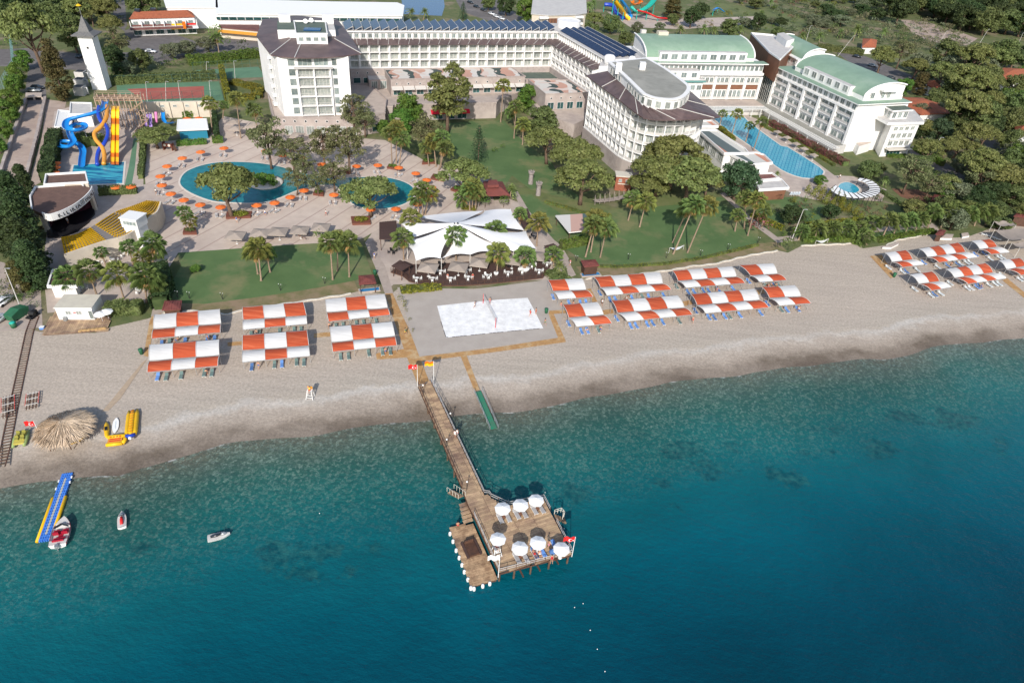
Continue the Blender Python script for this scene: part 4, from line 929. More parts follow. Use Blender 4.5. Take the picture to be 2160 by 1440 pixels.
# --- green barrel-roofed buildings
def grid_wall(root,w,z0,rows,nb,nw,pil=.9,proud=.5,kind='glass',m=None,slab=True,ends=True):
    zt = max(r[1] for r in rows)+.4
    for k in range(nb+1):
        boxpart(root,w,w.L*k/nb,proud/2,(z0+zt)/2,(pil,proud,zt-z0),M['white'],'pilaster')
    bl = w.L/nb-pil
    for k in range(nb):
        for (a,b) in rows:
            for j in range(nw):
                x = w.L*k/nb+pil/2+bl*(j+.5)/nw; window(root,w,x,(a+b)/2,bl/nw*.80,b-a,kind,2,.02)
            if slab:
                boxpart(root,w,w.L*(k+.5)/nb,.3,a-.25,(bl,.6,.2),M['white'],'balcony_slab')
                part('railing',rail_mesh(bl-.1,.7,'solid',M['slab']),root,w.at(w.L*(k+.5)/nb,.5,a-.15),w.rz,world=True)
def barrel(root,w,z,back,rise,m,name='barrel_roof',x0=0.0,x1=None,am=115):
    x1 = w.L if x1 is None else x1; BK = back/(1-math.cos(R(am))); mb = MB(); o = Vector((root.location.x,root.location.y,0)); n = 18; rows_ = []
    for k in range(n+1):
        a = R(am)*k/n; out = -BK+math.cos(a)*BK; zz = z+math.sin(a)*rise
        rows_.append([w.at(x0,out,zz)-o,w.at(x1,out,zz)-o])
    mb.grid(rows_); part(name,mb.mesh(name,m,True),root)
    for x,s in ((x0,-1),(x1,1)):
        mg = MB(); ring = [w.at(x,-BK+math.cos(R(am)*k/n)*BK,z+math.sin(R(am)*k/n)*rise)-o for k in range(n+1)]
        inn_ = [w.at(x-s*.35,-BK+math.cos(R(am)*k/n)*BK,z+math.sin(R(am)*k/n)*rise)-o for k in range(n+1)]+[w.at(x-s*.35,-back,z)-o]
        mg.add(inn_,[tuple(range(n+2))[::s]])
        mg.path([p+Vector((0,0,.1)) for p in ring],.26,6,0)
        part('gable',mg.mesh('gable',M['white']),root)
g1a,g1b = V2(G(1362,150,12)),V2(G(1596,212,4)); 
w1 = Wall(V2(G(1367,134,17.3)),V2(G(1617,137,17.3)))
t7 = thing('hotel_building','white building with pale green barrel roof behind the round-ended wing','building',(w1.p.x,w1.p.y,0))
wA = Wall(w1.at(0,-1.6),w1.at(w1.L,-1.6))
body(t7,'wall',[wA.at(0),wA.at(wA.L),wA.at(wA.L,-24),wA.at(0,-24)],0,17.2,M['white'])
roofslab(t7,'green_eave',[w1.at(-.8,.3),w1.at(w1.L+.8,.3),w1.at(w1.L+.8,-4),w1.at(-.8,-4)],17.3,.3,M['white'],M['green'])
x0 = wA.L*.47
wR = Wall(wA.at(x0),wA.at(wA.L)); grid_wall(t7,wR,3.8,[(4.3,7.2),(9.8,12.0)],4,3,1.0,.8)
for k in range(4): boxpart(t7,wR,wR.L*(k+.5)/4,.12,8.4,(wR.L/4-1.1,.2,1.7),M['brownpanel'],'brown_panel')
for k in range(26): window(t7,wA,wA.L*(k+.5)/26,15.4,1.5,1.9,'glass',1,.02)
boxpart(t7,wA,wA.L/2,.75,13.6,(wA.L,1.5,.9),M['white'],'balcony_slab')
body(t7,'stepped_bay',[wA.at(wA.L*.08,5),wA.at(x0-.8,5),wA.at(x0-.8,0),wA.at(wA.L*.08,0)],0,12.5,M['white'],M['slab'])
wB = Wall(wA.at(wA.L*.08,5),wA.at(x0-.8,5))
roofslab(t7,'green_eave',[wB.at(-.3,.9),wB.at(wB.L+.6,.9),wB.at(wB.L+.6,-5),wB.at(-.3,-5)],11.7,.7,mat('teal_fascia',(.12,.27,.25),.6),M['slab'])
body(t7,'roof_room',[wB.at(3,-.9),wB.at(wB.L-1.5,-.9),wB.at(wB.L-1.5,-5),wB.at(3,-5)],12.4,15.4,M['white'],M['slab'])
for k in range(7): window(t7,wB,wB.L*(k+.5)/7,9.6,1.9,1.8,'glass',2,.02)
for k in range(3): window(t7,Wall(wB.at(3,-.9),wB.at(wB.L-1.5,-.9)),3+4.2*k,13.9,2.2,1.9,'glass',2,.02)
boxpart(t7,wB,wB.L*.7,.03,3.6,(wB.L*.5,.1,5.0),mat('teal_glass',(.04,.22,.20),.1,spec=.7),'teal_glazing')
barrel(t7,Wall(w1.at(0,-3),w1.at(w1.L-4,-3)),18.8,15,4.9,M['green'],am=96); body(t7,'attic',[w1.at(0,-3.1),w1.at(w1.L-4,-3.1),w1.at(w1.L-4,-18),w1.at(0,-18)],17.2,18.9,M['white'])
body(t7,'dormer',[w1.at(5,-2),w1.at(w1.L-8,-2),w1.at(w1.L-8,-8),w1.at(5,-8)],17.6,20.9,M['white'],M['slab'])
wd = Wall(w1.at(5,-2),w1.at(w1.L-8,-2))
for k in range(9): window(t7,wd,wd.L*(k+.5)/9,19.3,2.6,2.0,'glass',2,.02)
roofslab(t7,'rooftop_box',[w1.at(9,-15.5),w1.at(13,-15.5),w1.at(13,-18),w1.at(9,-18)],20,4.9,M['cream'],M['cream'])
roofslab(t7,'rooftop_box',[w1.at(3,-18.5),w1.at(5,-18.5),w1.at(5,-20),w1.at(3,-20)],17.3,7.5,M['slab'],M['slab'])
body(t7,'terrace',[wA.at(wA.L*.35,8),wA.at(wA.L,8),wA.at(wA.L,0),wA.at(wA.L*.35,0)],0,3.6,M['slab'],M['concrete'])
def pergola(root,w,z,dep,n,m=None,name='pergola'):
    mb = MB(); o = Vector((root.location.x,root.location.y,0))
    for f in (0.05,.5,.95): mb.bar(w.at(0,dep*f,z)-o,w.at(w.L,dep*f,z)-o,.14,.16)
    for k in range(n+1):
        x = w.L*k/n; mb.bar(w.at(x,0,z+.16)-o,w.at(x,dep,z+.16)-o,.22,.1)
    for k in range(0,n+1,6): mb.bar(w.at(w.L*k/n,dep*.9,0)-o,w.at(w.L*k/n,dep*.9,z)-o,.18)
    return part(name,mb.mesh(name,m or M['frame']),root)
pergola(t7,Wall(wA.at(wA.L*.4,8),wA.at(wA.L,8)),3.2,3.0,46)
# building 2
b0,b1_ = V2(G(1622,219,3)),V2(G(1781,304,3)); w2 = Wall(b0,b1_)
t8 = thing('hotel_building','long white building with pale green barrel roof along the patterned pool','building',(b0.x,b0.y,0))
body(t8,'wall',[w2.at(0),w2.at(w2.L),w2.at(w2.L,-22),w2.at(0,-22)],0,16.8,M['white'])
grid_wall(t8,w2,3,[(3.4,5.7),(6.8,8.4),(9.5,11.1),(12.0,13.6)],5,2,1.1,.9)
boxpart(t8,w2,w2.L/2,.5,14.15,(w2.L+.8,1.0,.55),M['white'],'balcony_slab')
for k in range(15): window(t8,w2,w2.L*(k+.5)/15,15.5,1.9,1.8,'glass',2,-.0+.02)
roofslab(t8,'green_eave',[w2.at(-.8,1.3),w2.at(w2.L+1.2,1.3),w2.at(w2.L+1.2,-22),w2.at(-.8,-22)],16.8,.3,M['white'],M['green'])
wb3 = Wall(w2.at(5,-3.2),w2.at(w2.L-2,-3.2)); body(t8,'attic',[wb3.at(0),wb3.at(wb3.L),wb3.at(wb3.L,-17),wb3.at(0,-17)],17.1,18.5,M['white']); barrel(t8,wb3,18.4,17,4.3,M['green'],am=125)
body(t8,'dormer',[wb3.at(6,1.2),wb3.at(wb3.L-6,1.2),wb3.at(wb3.L-6,-5),wb3.at(6,-5)],17.1,20.2,M['white'],M['slab']); wd2 = Wall(wb3.at(6,1.2),wb3.at(wb3.L-6,1.2))
for k in range(6): window(t8,wd2,wd2.L*(k+.5)/6,18.9,2.4,2.0,'glass',2,.02)
wend = Wall(wb3.at(wb3.L,0),wb3.at(wb3.L,-17))
for x,ww in ((3.5,1.6),(8,1.2),(10.5,1.4)): window(t8,wend,x,18.8,ww,2.0,'glass',2,.05)
boxpart(t8,wend,9.5,.9,20.6,(7,1.8,.5),M['white'],'balcony_slab')
body(t8,'terrace',[w2.at(-12,4.5),w2.at(w2.L+1,4.5),w2.at(w2.L+1,0),w2.at(-12,0)],0,3,M['slab'],M['felt']); pergola(t8,Wall(w2.at(-12,4.5),w2.at(w2.L+3,4.5)),2.9,3.2,62)
# far part of building 2
wf2 = Wall(V2(G(1640,72,22)),V2(G(1705,104,22)))
t8b = thing('hotel_building','far white block with narrow pale green barrel roof behind the brown-clad link','building',(wf2.p.x,wf2.p.y,0))
body(t8b,'wall',[wf2.at(-4,3),wf2.at(wf2.L,3),wf2.at(wf2.L,-9),wf2.at(-4,-9)],0,18,M['white']); barrel(t8b,Wall(wf2.at(0,1),wf2.at(wf2.L,1)),18,9,4.0,M['green'])
wf3 = Wall(wf2.at(-4,3),wf2.at(wf2.L,3))
for k in range(7): window(t8b,wf3,wf3.L*(k+.5)/7,16.3,1.8,1.7,'glass',2,.02)
boxpart(t8b,wf3,wf3.L/2,.4,18.1,(wf3.L,.8,.3),M['white'],'cornice')
# brown link
lk = [G(1584,72,20),G(1622,112,20),G(1645,128,20),G(1672,102,20),G(1630,76,20)]
t9 = thing('glazed_link','brown-clad link with dark glass between the two green-roofed buildings','building',(lk[0].x,lk[0].y,0))
body(t9,'cladding',lk,12,20,M['brownpanel'],M['slab']); parapet(t9,lk,20,.6,.3)
body(t9,'glazing',offset_poly(lk,-1.0),0,12,M['darkglass']); P_ = offset_poly(lk,-.9)
for a,b in zip(P_,P_[1:]):
    w = Wall(a,b)
    if w.n.y > .3: w = Wall(b,a)
    nx = max(2,int(w.L/1.8))
    for k in range(nx+1): boxpart(t9,w,w.L*k/nx,.06,6,(.1,.12,12),M['rail'],'mullion')
    for k in range(1,5): boxpart(t9,w,w.L/2,.07,2.5*k,(w.L,.1,.12),M['rail'],'transom')
body(t9,'roof_room',[G(1636,84,20),G(1656,100,20),G(1672,96,20),G(1650,82,20)],20,22.5,M['white'],M['slab'])
# end block
e = [G(1825,232,13),G(1873,258,13),G(1948,257,13),G(1928,230,13),G(1860,218,13)]
t10 = thing('hotel_building','stepped white end block with roof terrace and awning at the end of the long building','building',(e[1].x,e[1].y,0))
eb = [G(1842,305,.5),G(1855,328,.5),G(1913,325,.5),V2(G(1913,325,.5))+Vector((4,14)),V2(G(1842,305,.5))+Vector((0,12))]
body(t10,'wall',eb,0,11.2,M['white'],M['slab']); we_ = Wall(eb[1],eb[2])
for z in (9.9,): 
    for k in range(4): window(t10,we_,we_.L*(.2+.2*k),z,1.6,1.3,'curtain',2,.02)
for z in (7.4,4.7):
    for k in range(4): window(t10,we_,we_.L*(.2+.2*k),z,1.75,1.7,'curtain',2,.02)
    boxpart(t10,we_,we_.L*.5,.35,z-1.1,(we_.L*.8,.7,.3),M['white'],'balcony_slab')
window(t10,we_,we_.L*.45,1.6,6,2.4,'darkglass',4,.02)
boxpart(t10,we_,we_.L*.5,1.2,3.05,(we_.L*.85,2.4,.15),M['ywhite'],'awning')
roofslab(t10,'terrace_slab',[G(*q,12.2) for q in ((1826,234),(1873,259.5),(1950,258),(1928,232),(1850,222))],11.4,.9,M['white'],M['slab'])
tr = [G(*q,15.2) for q in ((1853,219.5),(1883,236),(1926,234),(1892,216.5))]
body(t10,'roof_room',offset_poly(tr,-.8),12.2,15.1,M['white']); roofslab(t10,'roof',tr,15.1,.5,M['white'],M['greygreen'])
o_ = [V2(p) for p in offset_poly(tr,-.75)]
for a,b in zip(o_,o_[1:]+o_[:1]):
    w = Wall(a,b)
    if w.n.y < 0.2:
        for k in range(3): window(t10,w,w.L*(k+.5)/3,13.7,w.L*.22,2.0,'glass',2,.06)
body(t10,'service_wing',[V2(b1_)+Vector((.5,1)),eb[0],eb[4],w2.at(w2.L,-15)],0,13,M['white'],M['slab'])
mbw = [G(1797,292,3),G(1812,310,3),G(1838,302,3),G(1822,284,3)]; body(t10,'garden_room',mbw,0,3.2,M['white'],M['concrete'])

# --- bar pavilions next to the long pool
def flat_bldg(px,z,label,mtop,wallm=None,ph=.45,name='pool_bar',z0=0):
    P = GP(px,z); t = thing(name,label,'building',(P[0].x,P[0].y,0)); body(t,'wall',offset_poly(P,-.6),z0,z-.35,wallm or M['white'])
    roofslab(t,'roof',P,z-.35,.35,M['white'],mtop); parapet(t,offset_poly(P,-.2),z,ph,.3); return t,P
def rz_mat(name,ang,stops,per,off=0.0):
    m = bpy.data.materials.new(name); m.use_nodes = True; n,l,mth,noise,ramp,mr,mix,attr,pos = node_tools(m)
    sp = n.new('ShaderNodeSeparateXYZ'); mp = n.new('ShaderNodeMapping'); mp.inputs['Rotation'].default_value = (0,0,-ang); l.new(pos,mp.inputs[0]); l.new(mp.outputs[0],sp.inputs[0])
    r = n.new('ShaderNodeValToRGB'); r.color_ramp.interpolation = 'CONSTANT'; e = r.color_ramp.elements
    while len(e) < len(stops): e.new(.5)
    for q,(p,c) in zip(e,stops): q.position = p; q.color = lin(c)
    l.new(mth('FRACT',mth('DIVIDE',mth('SUBTRACT',sp.outputs['X'],off),per)),r.inputs[0]); l.new(r.outputs[0],n['Principled BSDF'].inputs['Base Color']); n['Principled BSDF'].inputs['Roughness'].default_value = .85; return m
tri = rz_mat('three_colour_roof',w2.rz+R(90),[(0,(.10,.13,.13)),(.33,(.56,.55,.5)),(.66,(.50,.24,.16))],13.5)
for px,z,lab in (([(1463,268),(1516,268),(1500,255.5),(1464,256)],6.5,'small white pavilion with striped roof tucked behind the round-ended wing'),
                   ([(1472,276),(1527,325),(1580,325),(1572,315),(1540,295),(1512,276)],6.5,'long white pool bar with grey, white and salmon striped roof nearest the round-ended wing'),
                   ([(1536,325),(1585,349),(1630,345),(1612,328),(1596,323)],6.0,'white pool bar with striped roof behind the deep green tree')):
    t,P = flat_bldg(px,z,lab,tri); w = Wall(V2(P[0]),V2(P[1])); 
    if w.n.y > 0: w = Wall(V2(P[1]),V2(P[0]))
    for k in range(4): window(t,w,w.L*(k+.5)/4,z-2.2,w.L*.17,2.4,'curtain',3,-.56)
t,P = flat_bldg([(1592,384),(1600,402),(1665,398),(1648,379)],3.6,'open garden bar with flat white roof beside the deep green tree',M['slab'],M['brownpanel'])
t,P = flat_bldg([(1585,368),(1600,382),(1645,378),(1628,366)],3.0,'low terrace room with brown roof behind the open garden bar',M['maroon'])
# --- the clock-tower-like white tower with pointed roof
b_ = V2(G(216,186)); tw = thing('tower','tall white tower with round window and pointed grey roof beside the tennis court','tower',(b_.x,b_.y,0),R(8))
part('shaft',MB().box((0,0,9),(4.7,4.7,18)).mesh('shaft',M['white']),tw)
part('round_window',win_mesh(1.0,1,'round',1),tw,(0.1,-2.38,14.2))
mb = MB(); mb.prism([(-3.7,-3.7),(3.7,-3.7),(3.7,3.7),(-3.7,3.7)],18,18.35); mb.add([(-3.6,-3.6,18.35),(3.6,-3.6,18.35),(3.6,3.6,18.35),(-3.6,3.6,18.35),(-1.8,-1.8,19.2),(1.8,-1.8,19.2),(1.8,1.8,19.2),(-1.8,1.8,19.2),(0,0,24.2)],[(0,1,5,4),(1,2,6,5),(2,3,7,6),(3,0,4,7),(4,5,8),(5,6,8),(6,7,8),(7,4,8)])
part('roof',mb.mesh('roof',mat('grey_shingle',(.17,.165,.16),.7,c2=(.12,.12,.12),scale=2)),tw)
mb = MB(); mb.tube((0,0,24.2),(0,0,27.5),.05); part('mast',mb.mesh('mast',M['steel']),tw); part('parasol_top',MB().lathe([(.9,27),(.5,27.35),(.05,27.6)],10).mesh('parasol_top',M['yellow']),tw)
# --- shops and halls at the back
def simple(name,px,z,label,wallm,roofm,z0=0,ph=0,cat='building',gable=0):
    P = GP(px,z); t = thing(name,label,cat,(P[0].x,P[0].y,0)); body(t,'wall',offset_poly(P,-.5),0,z-.2,wallm)
    if gable:
        o = Vector((P[0].x,P[0].y,0)); a,b,c,d = [p-o for p in P]; r0 = (a+d)/2+Vector((0,0,gable))+(b-a)*.1; r1 = (b+c)/2+Vector((0,0,gable))-(b-a)*.1
        mb = MB(); mb.add([a,b,c,d,r0,r1],[(0,1,5,4),(1,2,5),(2,3,4,5),(3,0,4),(3,2,1,0)]); part('roof',mb.mesh('roof',roofm),t)
    else: roofslab(t,'roof',P,z-.2,.3,roofm if not ph else M['white'],roofm)
    if ph: parapet(t,P,z+.1,ph,.3)
    return t,P
t,P = simple('shop_building',[(272,41),(412,37),(402,21),(282,25)],7,'two-storey shop building with red tiled roof left of the long white hall',M['white'],M['terracotta'],gable=1.5)
w = Wall(V2(P[0]),V2(P[1])); 
for k in range(6): boxpart(t,w,w.L*(k+.5)/6,.5,3.9,(w.L/6-.3,1.6,.25),M['slab'],'balcony_slab'); window(t,w,w.L*(k+.5)/6,5.1,2.0,1.7,'glass',2,-.45); window(t,w,w.L*(k+.5)/6,1.6,3.2,2.4,'darkglass',2,-.45)
for k,(c,wd_) in enumerate((('ywhite',2),('palebed',1.0),('yellow',1.0),('whitep',1.2))):
    mbx = MB(); ww = w.L*.11*wd_; mbx.add([(-ww,0,0),(ww,0,0),(ww,-2.6,-.9),(-ww,-2.6,-.9)],[(3,2,1,0)]); part('awning',mbx.mesh('awning',M[c]),t,w.at(w.L*(.2,.5,.7,.88)[k],.4,3.9),w.rz,world=True)
    part('sign_board',MB().box((0,0,0),(ww*1.6,.1,.7)).mesh('sign_board',M[('maroon','maroon','yellow','red')[k]]),t,w.at(w.L*(.2,.5,.7,.88)[k],.6,4.4),w.rz,world=True)
sloped(t,'lower_roof',[w.at(-.5,3.0,3.2),w.at(w.L*.92,3.0,3.2)],[w.at(-.5,-.3,4.2),w.at(w.L*.92,-.3,4.2)],M['maroon'],.12)
for k in range(7): boxpart(t,w,w.L*k/6,.55,5.0,(.3,1.7,2.4),M['white'],'party_wall')
boxpart(t,w,w.L*.8,3.2,4.6,(1.2,.3,3.0),M['slideamber'],'sign_pylon')
for q in ((290,22),(323,20)): c = G(*q,9); part('roof_tank',MB().box((0,0,0),(2.2,1.5,1.0)).mesh('roof_tank',M['cardark']),t,c,world=True)
t,P = simple('shop_row',[(462,58),(548,66),(545,42),(500,33),(460,34)],4.5,'low shops under maroon roof with yellow awnings behind the hotel block',M['cream'],M['maroon'])
w = Wall(V2(P[0]),V2(P[1]))
for k in range(5): part('awning',bmesh_('yawn',lambda: MB().add([(-1.9,0,0),(1.9,0,0),(1.9,-2,-.8),(-1.9,-2,-.8)],[(3,2,1,0)]).mesh('awning',M['slideorange'])),t,w.at(w.L*(k+.5)/5,0,3.6),w.rz,world=True)

t,P = simple('hall',[(350,16),(460,17),(458,-8),(342,-10)],9,'white hall with pale curved roof left of the long hall behind the shops',M['white'],M['whitecanvas'])
t,P = simple('hall',[(455,30),(850,34),(853,12),(838,6),(700,4),(455,-2)],9,'long white hall with pale curved roof directly behind the solar roof',M['white'],M['whitecanvas'])
w = Wall(V2(P[0]),V2(P[1]))
boxpart(t,w,w.L/2,.05,7.2,(w.L,.1,1.2),M['darkglass'],'window_band')
for k in range(24): boxpart(t,w,w.L*(k+.5)/24,.12,7.2,(.25,.15,1.2),M['frame'],'mullion')
t,P = simple('apartment_block',[(1120,30),(1155,33),(1215,32),(1238,28),(1236,-8),(1125,-10)],13,'cream round-balconied building with dark glass centre behind the slanting wing',M['cream'],M['slab'])
w = Wall(V2(P[1]),V2(P[2])); boxpart(t,w,w.L/2,-.3,6,(w.L*.9,.4,11),M['brownpanel'],'dark_glazing')
for k in range(9): boxpart(t,w,w.L*(k+.5)/9,-.05,6,(.2,.2,11),M['dark'],'mullion')
for f in range(4):
    for fx in (-.12,1.12): boxpart(t,w,w.L*fx,-.2,3+3*f,(w.L*.3,1.6,.9),M['white'],'balcony')
simple('entrance_canopy',[(1153,33),(1218,33),(1232,42),(1228,60),(1160,48)],4,'broad maroon entrance roof behind the round drum of the solar wing',M['cream'],M['maroon'])

for px,z,lab in (([(1905,224),(1942,242),(2005,240),(1990,222),(1945,207),(1890,205)],4.5,'red-tiled bungalow with solar panel behind the stepped end block'),([(1955,180),(1972,187),(1985,184),(1955,170)],4,'small red-tiled bungalow among the pines'),([(2100,170),(2165,174),(2170,146),(2095,143)],4.5,'red-tiled bungalow at the right edge of the photo'),([(2143,282),(2170,288),(2170,268),(2140,268)],4,'red-tiled roof corner at the right edge below the pines'),([(1818,100),(1848,100),(1850,85),(1820,82)],3.5,'small white gatehouse with orange roof beyond the green-roofed building')):
    t,P = simple('bungalow',px if len(px) == 4 else px[:3]+px[3:],z,lab,M['white'],M['terracotta'],gable=0)
    c = sum((V2(p) for p in P),Vector((0,0)))/len(P); o = P[0]
    mb = MB(); n_ = len(P); vs = [p-Vector((o.x,o.y,0)) for p in P]+[Vector((c.x-o.x,c.y-o.y,z+2.2))]; vs = [v+Vector((0,0,.12)) for v in vs]
    if area2([(v.x,v.y) for v in vs[:-1]]) < 0: fs = [((k+1) % n_,k,n_) for k in range(n_)]
    else: fs = [(k,(k+1) % n_,n_) for k in range(n_)]
    mb.add(vs,fs); part('hip_roof',mb.mesh('hip_roof',M['terracotta']),t)
c = G(1905,215,6); part('solar_panel',MB().box((0,0,0),(3.4,2.2,.15)).mesh('solar_panel',M['solar']),[o for o in COL.objects if o.get('label') == 'red-tiled bungalow with solar panel behind the stepped end block'][0],c,rot=(R(30),0,.2),world=True)
# white tents near the slide, changing cabins below the court
wall_px = [(303,216),(455,212)]
Pw = GP([(305,250),(448,247),(446,240),(306,242)],0); wc = Wall(V2(Pw[0]),V2(Pw[1]))
t = thing('retaining_wall','cream wall with small windows below the red and green tennis court','wall',(wc.p.x,wc.p.y,0))
boxpart(t,wc,wc.L/2,-.4,2.6,(wc.L,.8,5.2),M['cream'],'wall')
for k in range(6): boxpart(t,wc,wc.L*k/5,.2,2.6,(.35,.5,5.2),M['cream'],'buttress')
for k in range(4): window(t,wc,wc.L*(.3+.18*k),3.9,1.2,.8,'curtain',1,.02)
# ---------------------------------------------------------------- beach canopies
Z3 = lambda x,y: (300+x/3.857,600+y/3.857)
Z7 = lambda x,y: (1130+x/3.6,530+y/3.6)
Z8 = lambda x,y: (1820+x/6,440+y/6)
COLS = {'W': M['canopywhite'],'O': M['canopyorange']}
BU = .32
def canopy(pts,back,front,label,ends=0):
    zb,zm,zf = 2.9,2.45,1.95
    bl,br,ml,mr_,fl,fr = [G(u,v,z) for (u,v),z in zip(pts,(zb,zb,zm,zm,zf,zf))]
    t = thing('beach_canopy',label,'canopy',(bl.x,bl.y,0),0,'shade canopies on the beach'); o = Vector((bl.x,bl.y,0)); n = len(back)
    def panel(a,b,c,d,m,z0,z1,name):
        P = []
        for i in range(9):
            s = i/8; row = []
            for j in range(5):
                q = j/4; top = a.lerp(b,q); bot = d.lerp(c,q); p = top.lerp(bot,s)
                p.z = z0+(z1-z0)*s+BU*math.sin(math.pi*s)-.05*math.sin(math.pi*q); row.append(p-o)
            P.append(row)
        mb = MB(); mb.grid(P); me = mb.mesh(name,m,True); part(name,me,t)
    for k in range(n):
        f = lambda a,b,x: a.lerp(b,x)
        x0,x1 = k/n+.004,(k+1)/n-.004
        panel(f(bl,br,x0),f(bl,br,x1),f(ml,mr_,x1),f(ml,mr_,x0),COLS[back[k]],zb,zm-.1,'shade_panel')
        m2l = ml.lerp(fl,.06); m2r = mr_.lerp(fr,.06)
        panel(f(m2l,m2r,x0),f(m2l,m2r,x1),f(fl,fr,x1),f(fl,fr,x0),COLS[front[k]],zm-.25,zf,'shade_panel')
    for a,b,z in ((bl,br,zb),(ml,mr_,zm-.2),(fl,fr,zf)):
        mb = MB(); mb.bar(a-o+Vector((0,0,z-a.z-.06)),b-o+Vector((0,0,z-b.z-.06)),.09); part('beam',mb.mesh('beam',M['steel']),t)
    for k in range(n+1):
        mb = MB()
        for a,b,z0,z1,off in ((bl,ml,zb,zm-.1,0),(ml,fl,zm-.25,zf,.06)):
            A = None
            for i in range(7):
                s = i/6; p = f(bl,br,k/n).lerp(f(ml,mr_,k/n),s) if off == 0 else f(ml,mr_,k/n).lerp(f(fl,fr,k/n),.06+s*.94)
                p.z = z0+(z1-z0)*s+BU*math.sin(math.pi*s)+.03
                if A is not None: mb.bar(A-o,p-o,.08)
                A = p
        part('arched_rib',mb.mesh('arched_rib',M['rail']),t)
        for e in (f(ml,mr_,k/n),):
            mb = MB(); mb.tube((e.x-o.x,e.y-o.y,0),(e.x-o.x,e.y-o.y,zm-.15),.06,.05,6); part('post',mb.mesh('post',M['steel']),t)
            e2 = f(fl,fr,k/n).lerp(e,.12); mb = MB(); mb.tube((e2.x-o.x,e2.y-o.y,0),(e2.x-o.x,e2.y-o.y,zf+.1),.045,.04,6); part('post',mb.mesh('post',M['steel']),t)
            e3 = f(bl,br,k/n).lerp(e,.12); mb = MB(); mb.tube((e3.x-o.x,e3.y-o.y,0),(e3.x-o.x,e3.y-o.y,zb+.1),.045,.04,6); part('post',mb.mesh('post',M['steel']),t)
    return fl,fr,ml,mr_
def bed_protos(cush):
    def f():
        fr = MB()
        for sx in (-.29,.29): fr.box((sx,0,.30),(.05,1.9,.05))
        for y in (-.9,.35,.93): fr.box((0,y,.30),(.6,.05,.04))
        for sx in (-.27,.27):
            for y in (-.8,.75): fr.box((sx,y,.14),(.05,.05,.28))
        fr.bar((-.27,.32,.32),(-.27,.95,.62),.04); fr.bar((.27,.32,.32),(.27,.95,.62),.04)
        cu = MB(); cu.box((0,-.3,.36),(.56,1.25,.07)); cu.M = None
        cu.box((0,0,0),(.56,.70,.07),M=Matrix.Translation((0,.63,.49)) @ Matrix.Rotation(R(25),4,'X'))
        return [('frame',fr.mesh('frame',M['whitep'])),('cushion',cu.mesh('cushion',M[cush]))]
    return bmesh_(('bed',cush),f)
BEDN = {'greencush': 'green-cushioned sunbed','bluecush': 'blue-cushioned sunbed','greycush': 'grey sunbed','palebed': 'pale sunbed','whitep': 'bare white sunbed'}
def nth(i,n): return 'leftmost' if i == 0 and n > 1 else 'rightmost' if i == n-1 and n > 1 else 'only' if n == 1 else ORD[min(i,19)]
def nthl(i,n,s): return f'{nth(i, n)} {s} from the left' if 0 < i < n-1 else f'{nth(i, n)} {s}'
def bed(p,rz,cush,label,group='sunbeds on the beach',z=0.0):
    return spawn(bed_protos(cush),'sunbed',label,'sunbed',(p.x,p.y,z),rz+rnd.uniform(-.05,.05),group)
def beds_under(q,cush,n,label,alt=None):
    fl,fr,ml,mr_ = q; nb = n; d = (fr-fl); d.z = 0; rz = math.atan2(d.y,d.x); nn = Vector((-d.y,d.x,0)).normalized()
    spots = []
    for b in range(nb):
        for s in (-.17,.17): spots.append((b+.5+s+rnd.uniform(-.03,.03))/nb)
    cs = [(alt if alt and rnd.random() < .16 else cush) for _ in spots]; skip = {rnd.randrange(len(spots)) for _ in range(len(spots) // 4)}
    for i,(s,c) in enumerate(zip(spots,cs)):
        if i in skip: continue
        same = [j for j,x in enumerate(cs) if x == c and j not in skip]
        p = fl.lerp(fr,s)+nn*(.25+rnd.uniform(-.15,.15)); bed(p,rz,c,nthl(same.index(i),len(same),BEDN[c])+' in front of '+label)
    cs = [(alt if alt and rnd.random() < .15 else cush) for _ in range(nb)]
    for i,c in enumerate(cs):
        same = [j for j,x in enumerate(cs) if x == c]
        p = ml.lerp(mr_,(i+.1)/nb)+nn*.4; bed(p,rz,c,nthl(same.index(i),len(same),BEDN[c])+' shaded under '+label)
SHORT = {'the back-row shade canopy nearest the container cabin': 'the canopy nearest the container cabin','the back-row canopy with orange outer panels below the left lawn': 'the canopy right below the left lawn','the back-row canopy beside the main boardwalk': 'the upper canopy beside the boardwalk','the seaward canopy furthest left on the beach': 'the leftmost seaward canopy','the seaward canopy in the middle of the left group': 'the left group middle seaward canopy','the seaward canopy beside the main boardwalk': 'the seaward canopy beside the boardwalk','the small back-row canopy next to the volleyball court': 'the small canopy beside the volleyball court','the long back-row canopy below the brown shower hut': 'the long canopy below the shower hut','the long back-row canopy below the palm lawn': 'the long canopy below the palm lawn','the small back-row canopy at the right of the middle group': 'the middle group upper right canopy','the small seaward canopy by the corner of the boardwalk': 'the canopy by the boardwalk corner','the long seaward canopy left in the middle group': 'the middle group left seaward canopy','the long seaward canopy right in the middle group': 'the middle group right seaward canopy','the small seaward canopy at the right of the middle group': 'the middle group lower right canopy','the small back-row canopy starting the far right group': 'the far group upper left canopy','the long back-row canopy of the far right group': 'the far group long upper canopy','the small back-row canopy nearest the beige sun roofs': 'the canopy nearest the beige roofs','the small seaward canopy starting the far right group': 'the far group lower left canopy','the long seaward canopy of the far right group': 'the far group long seaward canopy','the seaward canopy cut by the right edge of the photo': 'the canopy cut by the right edge'}
CAN = []
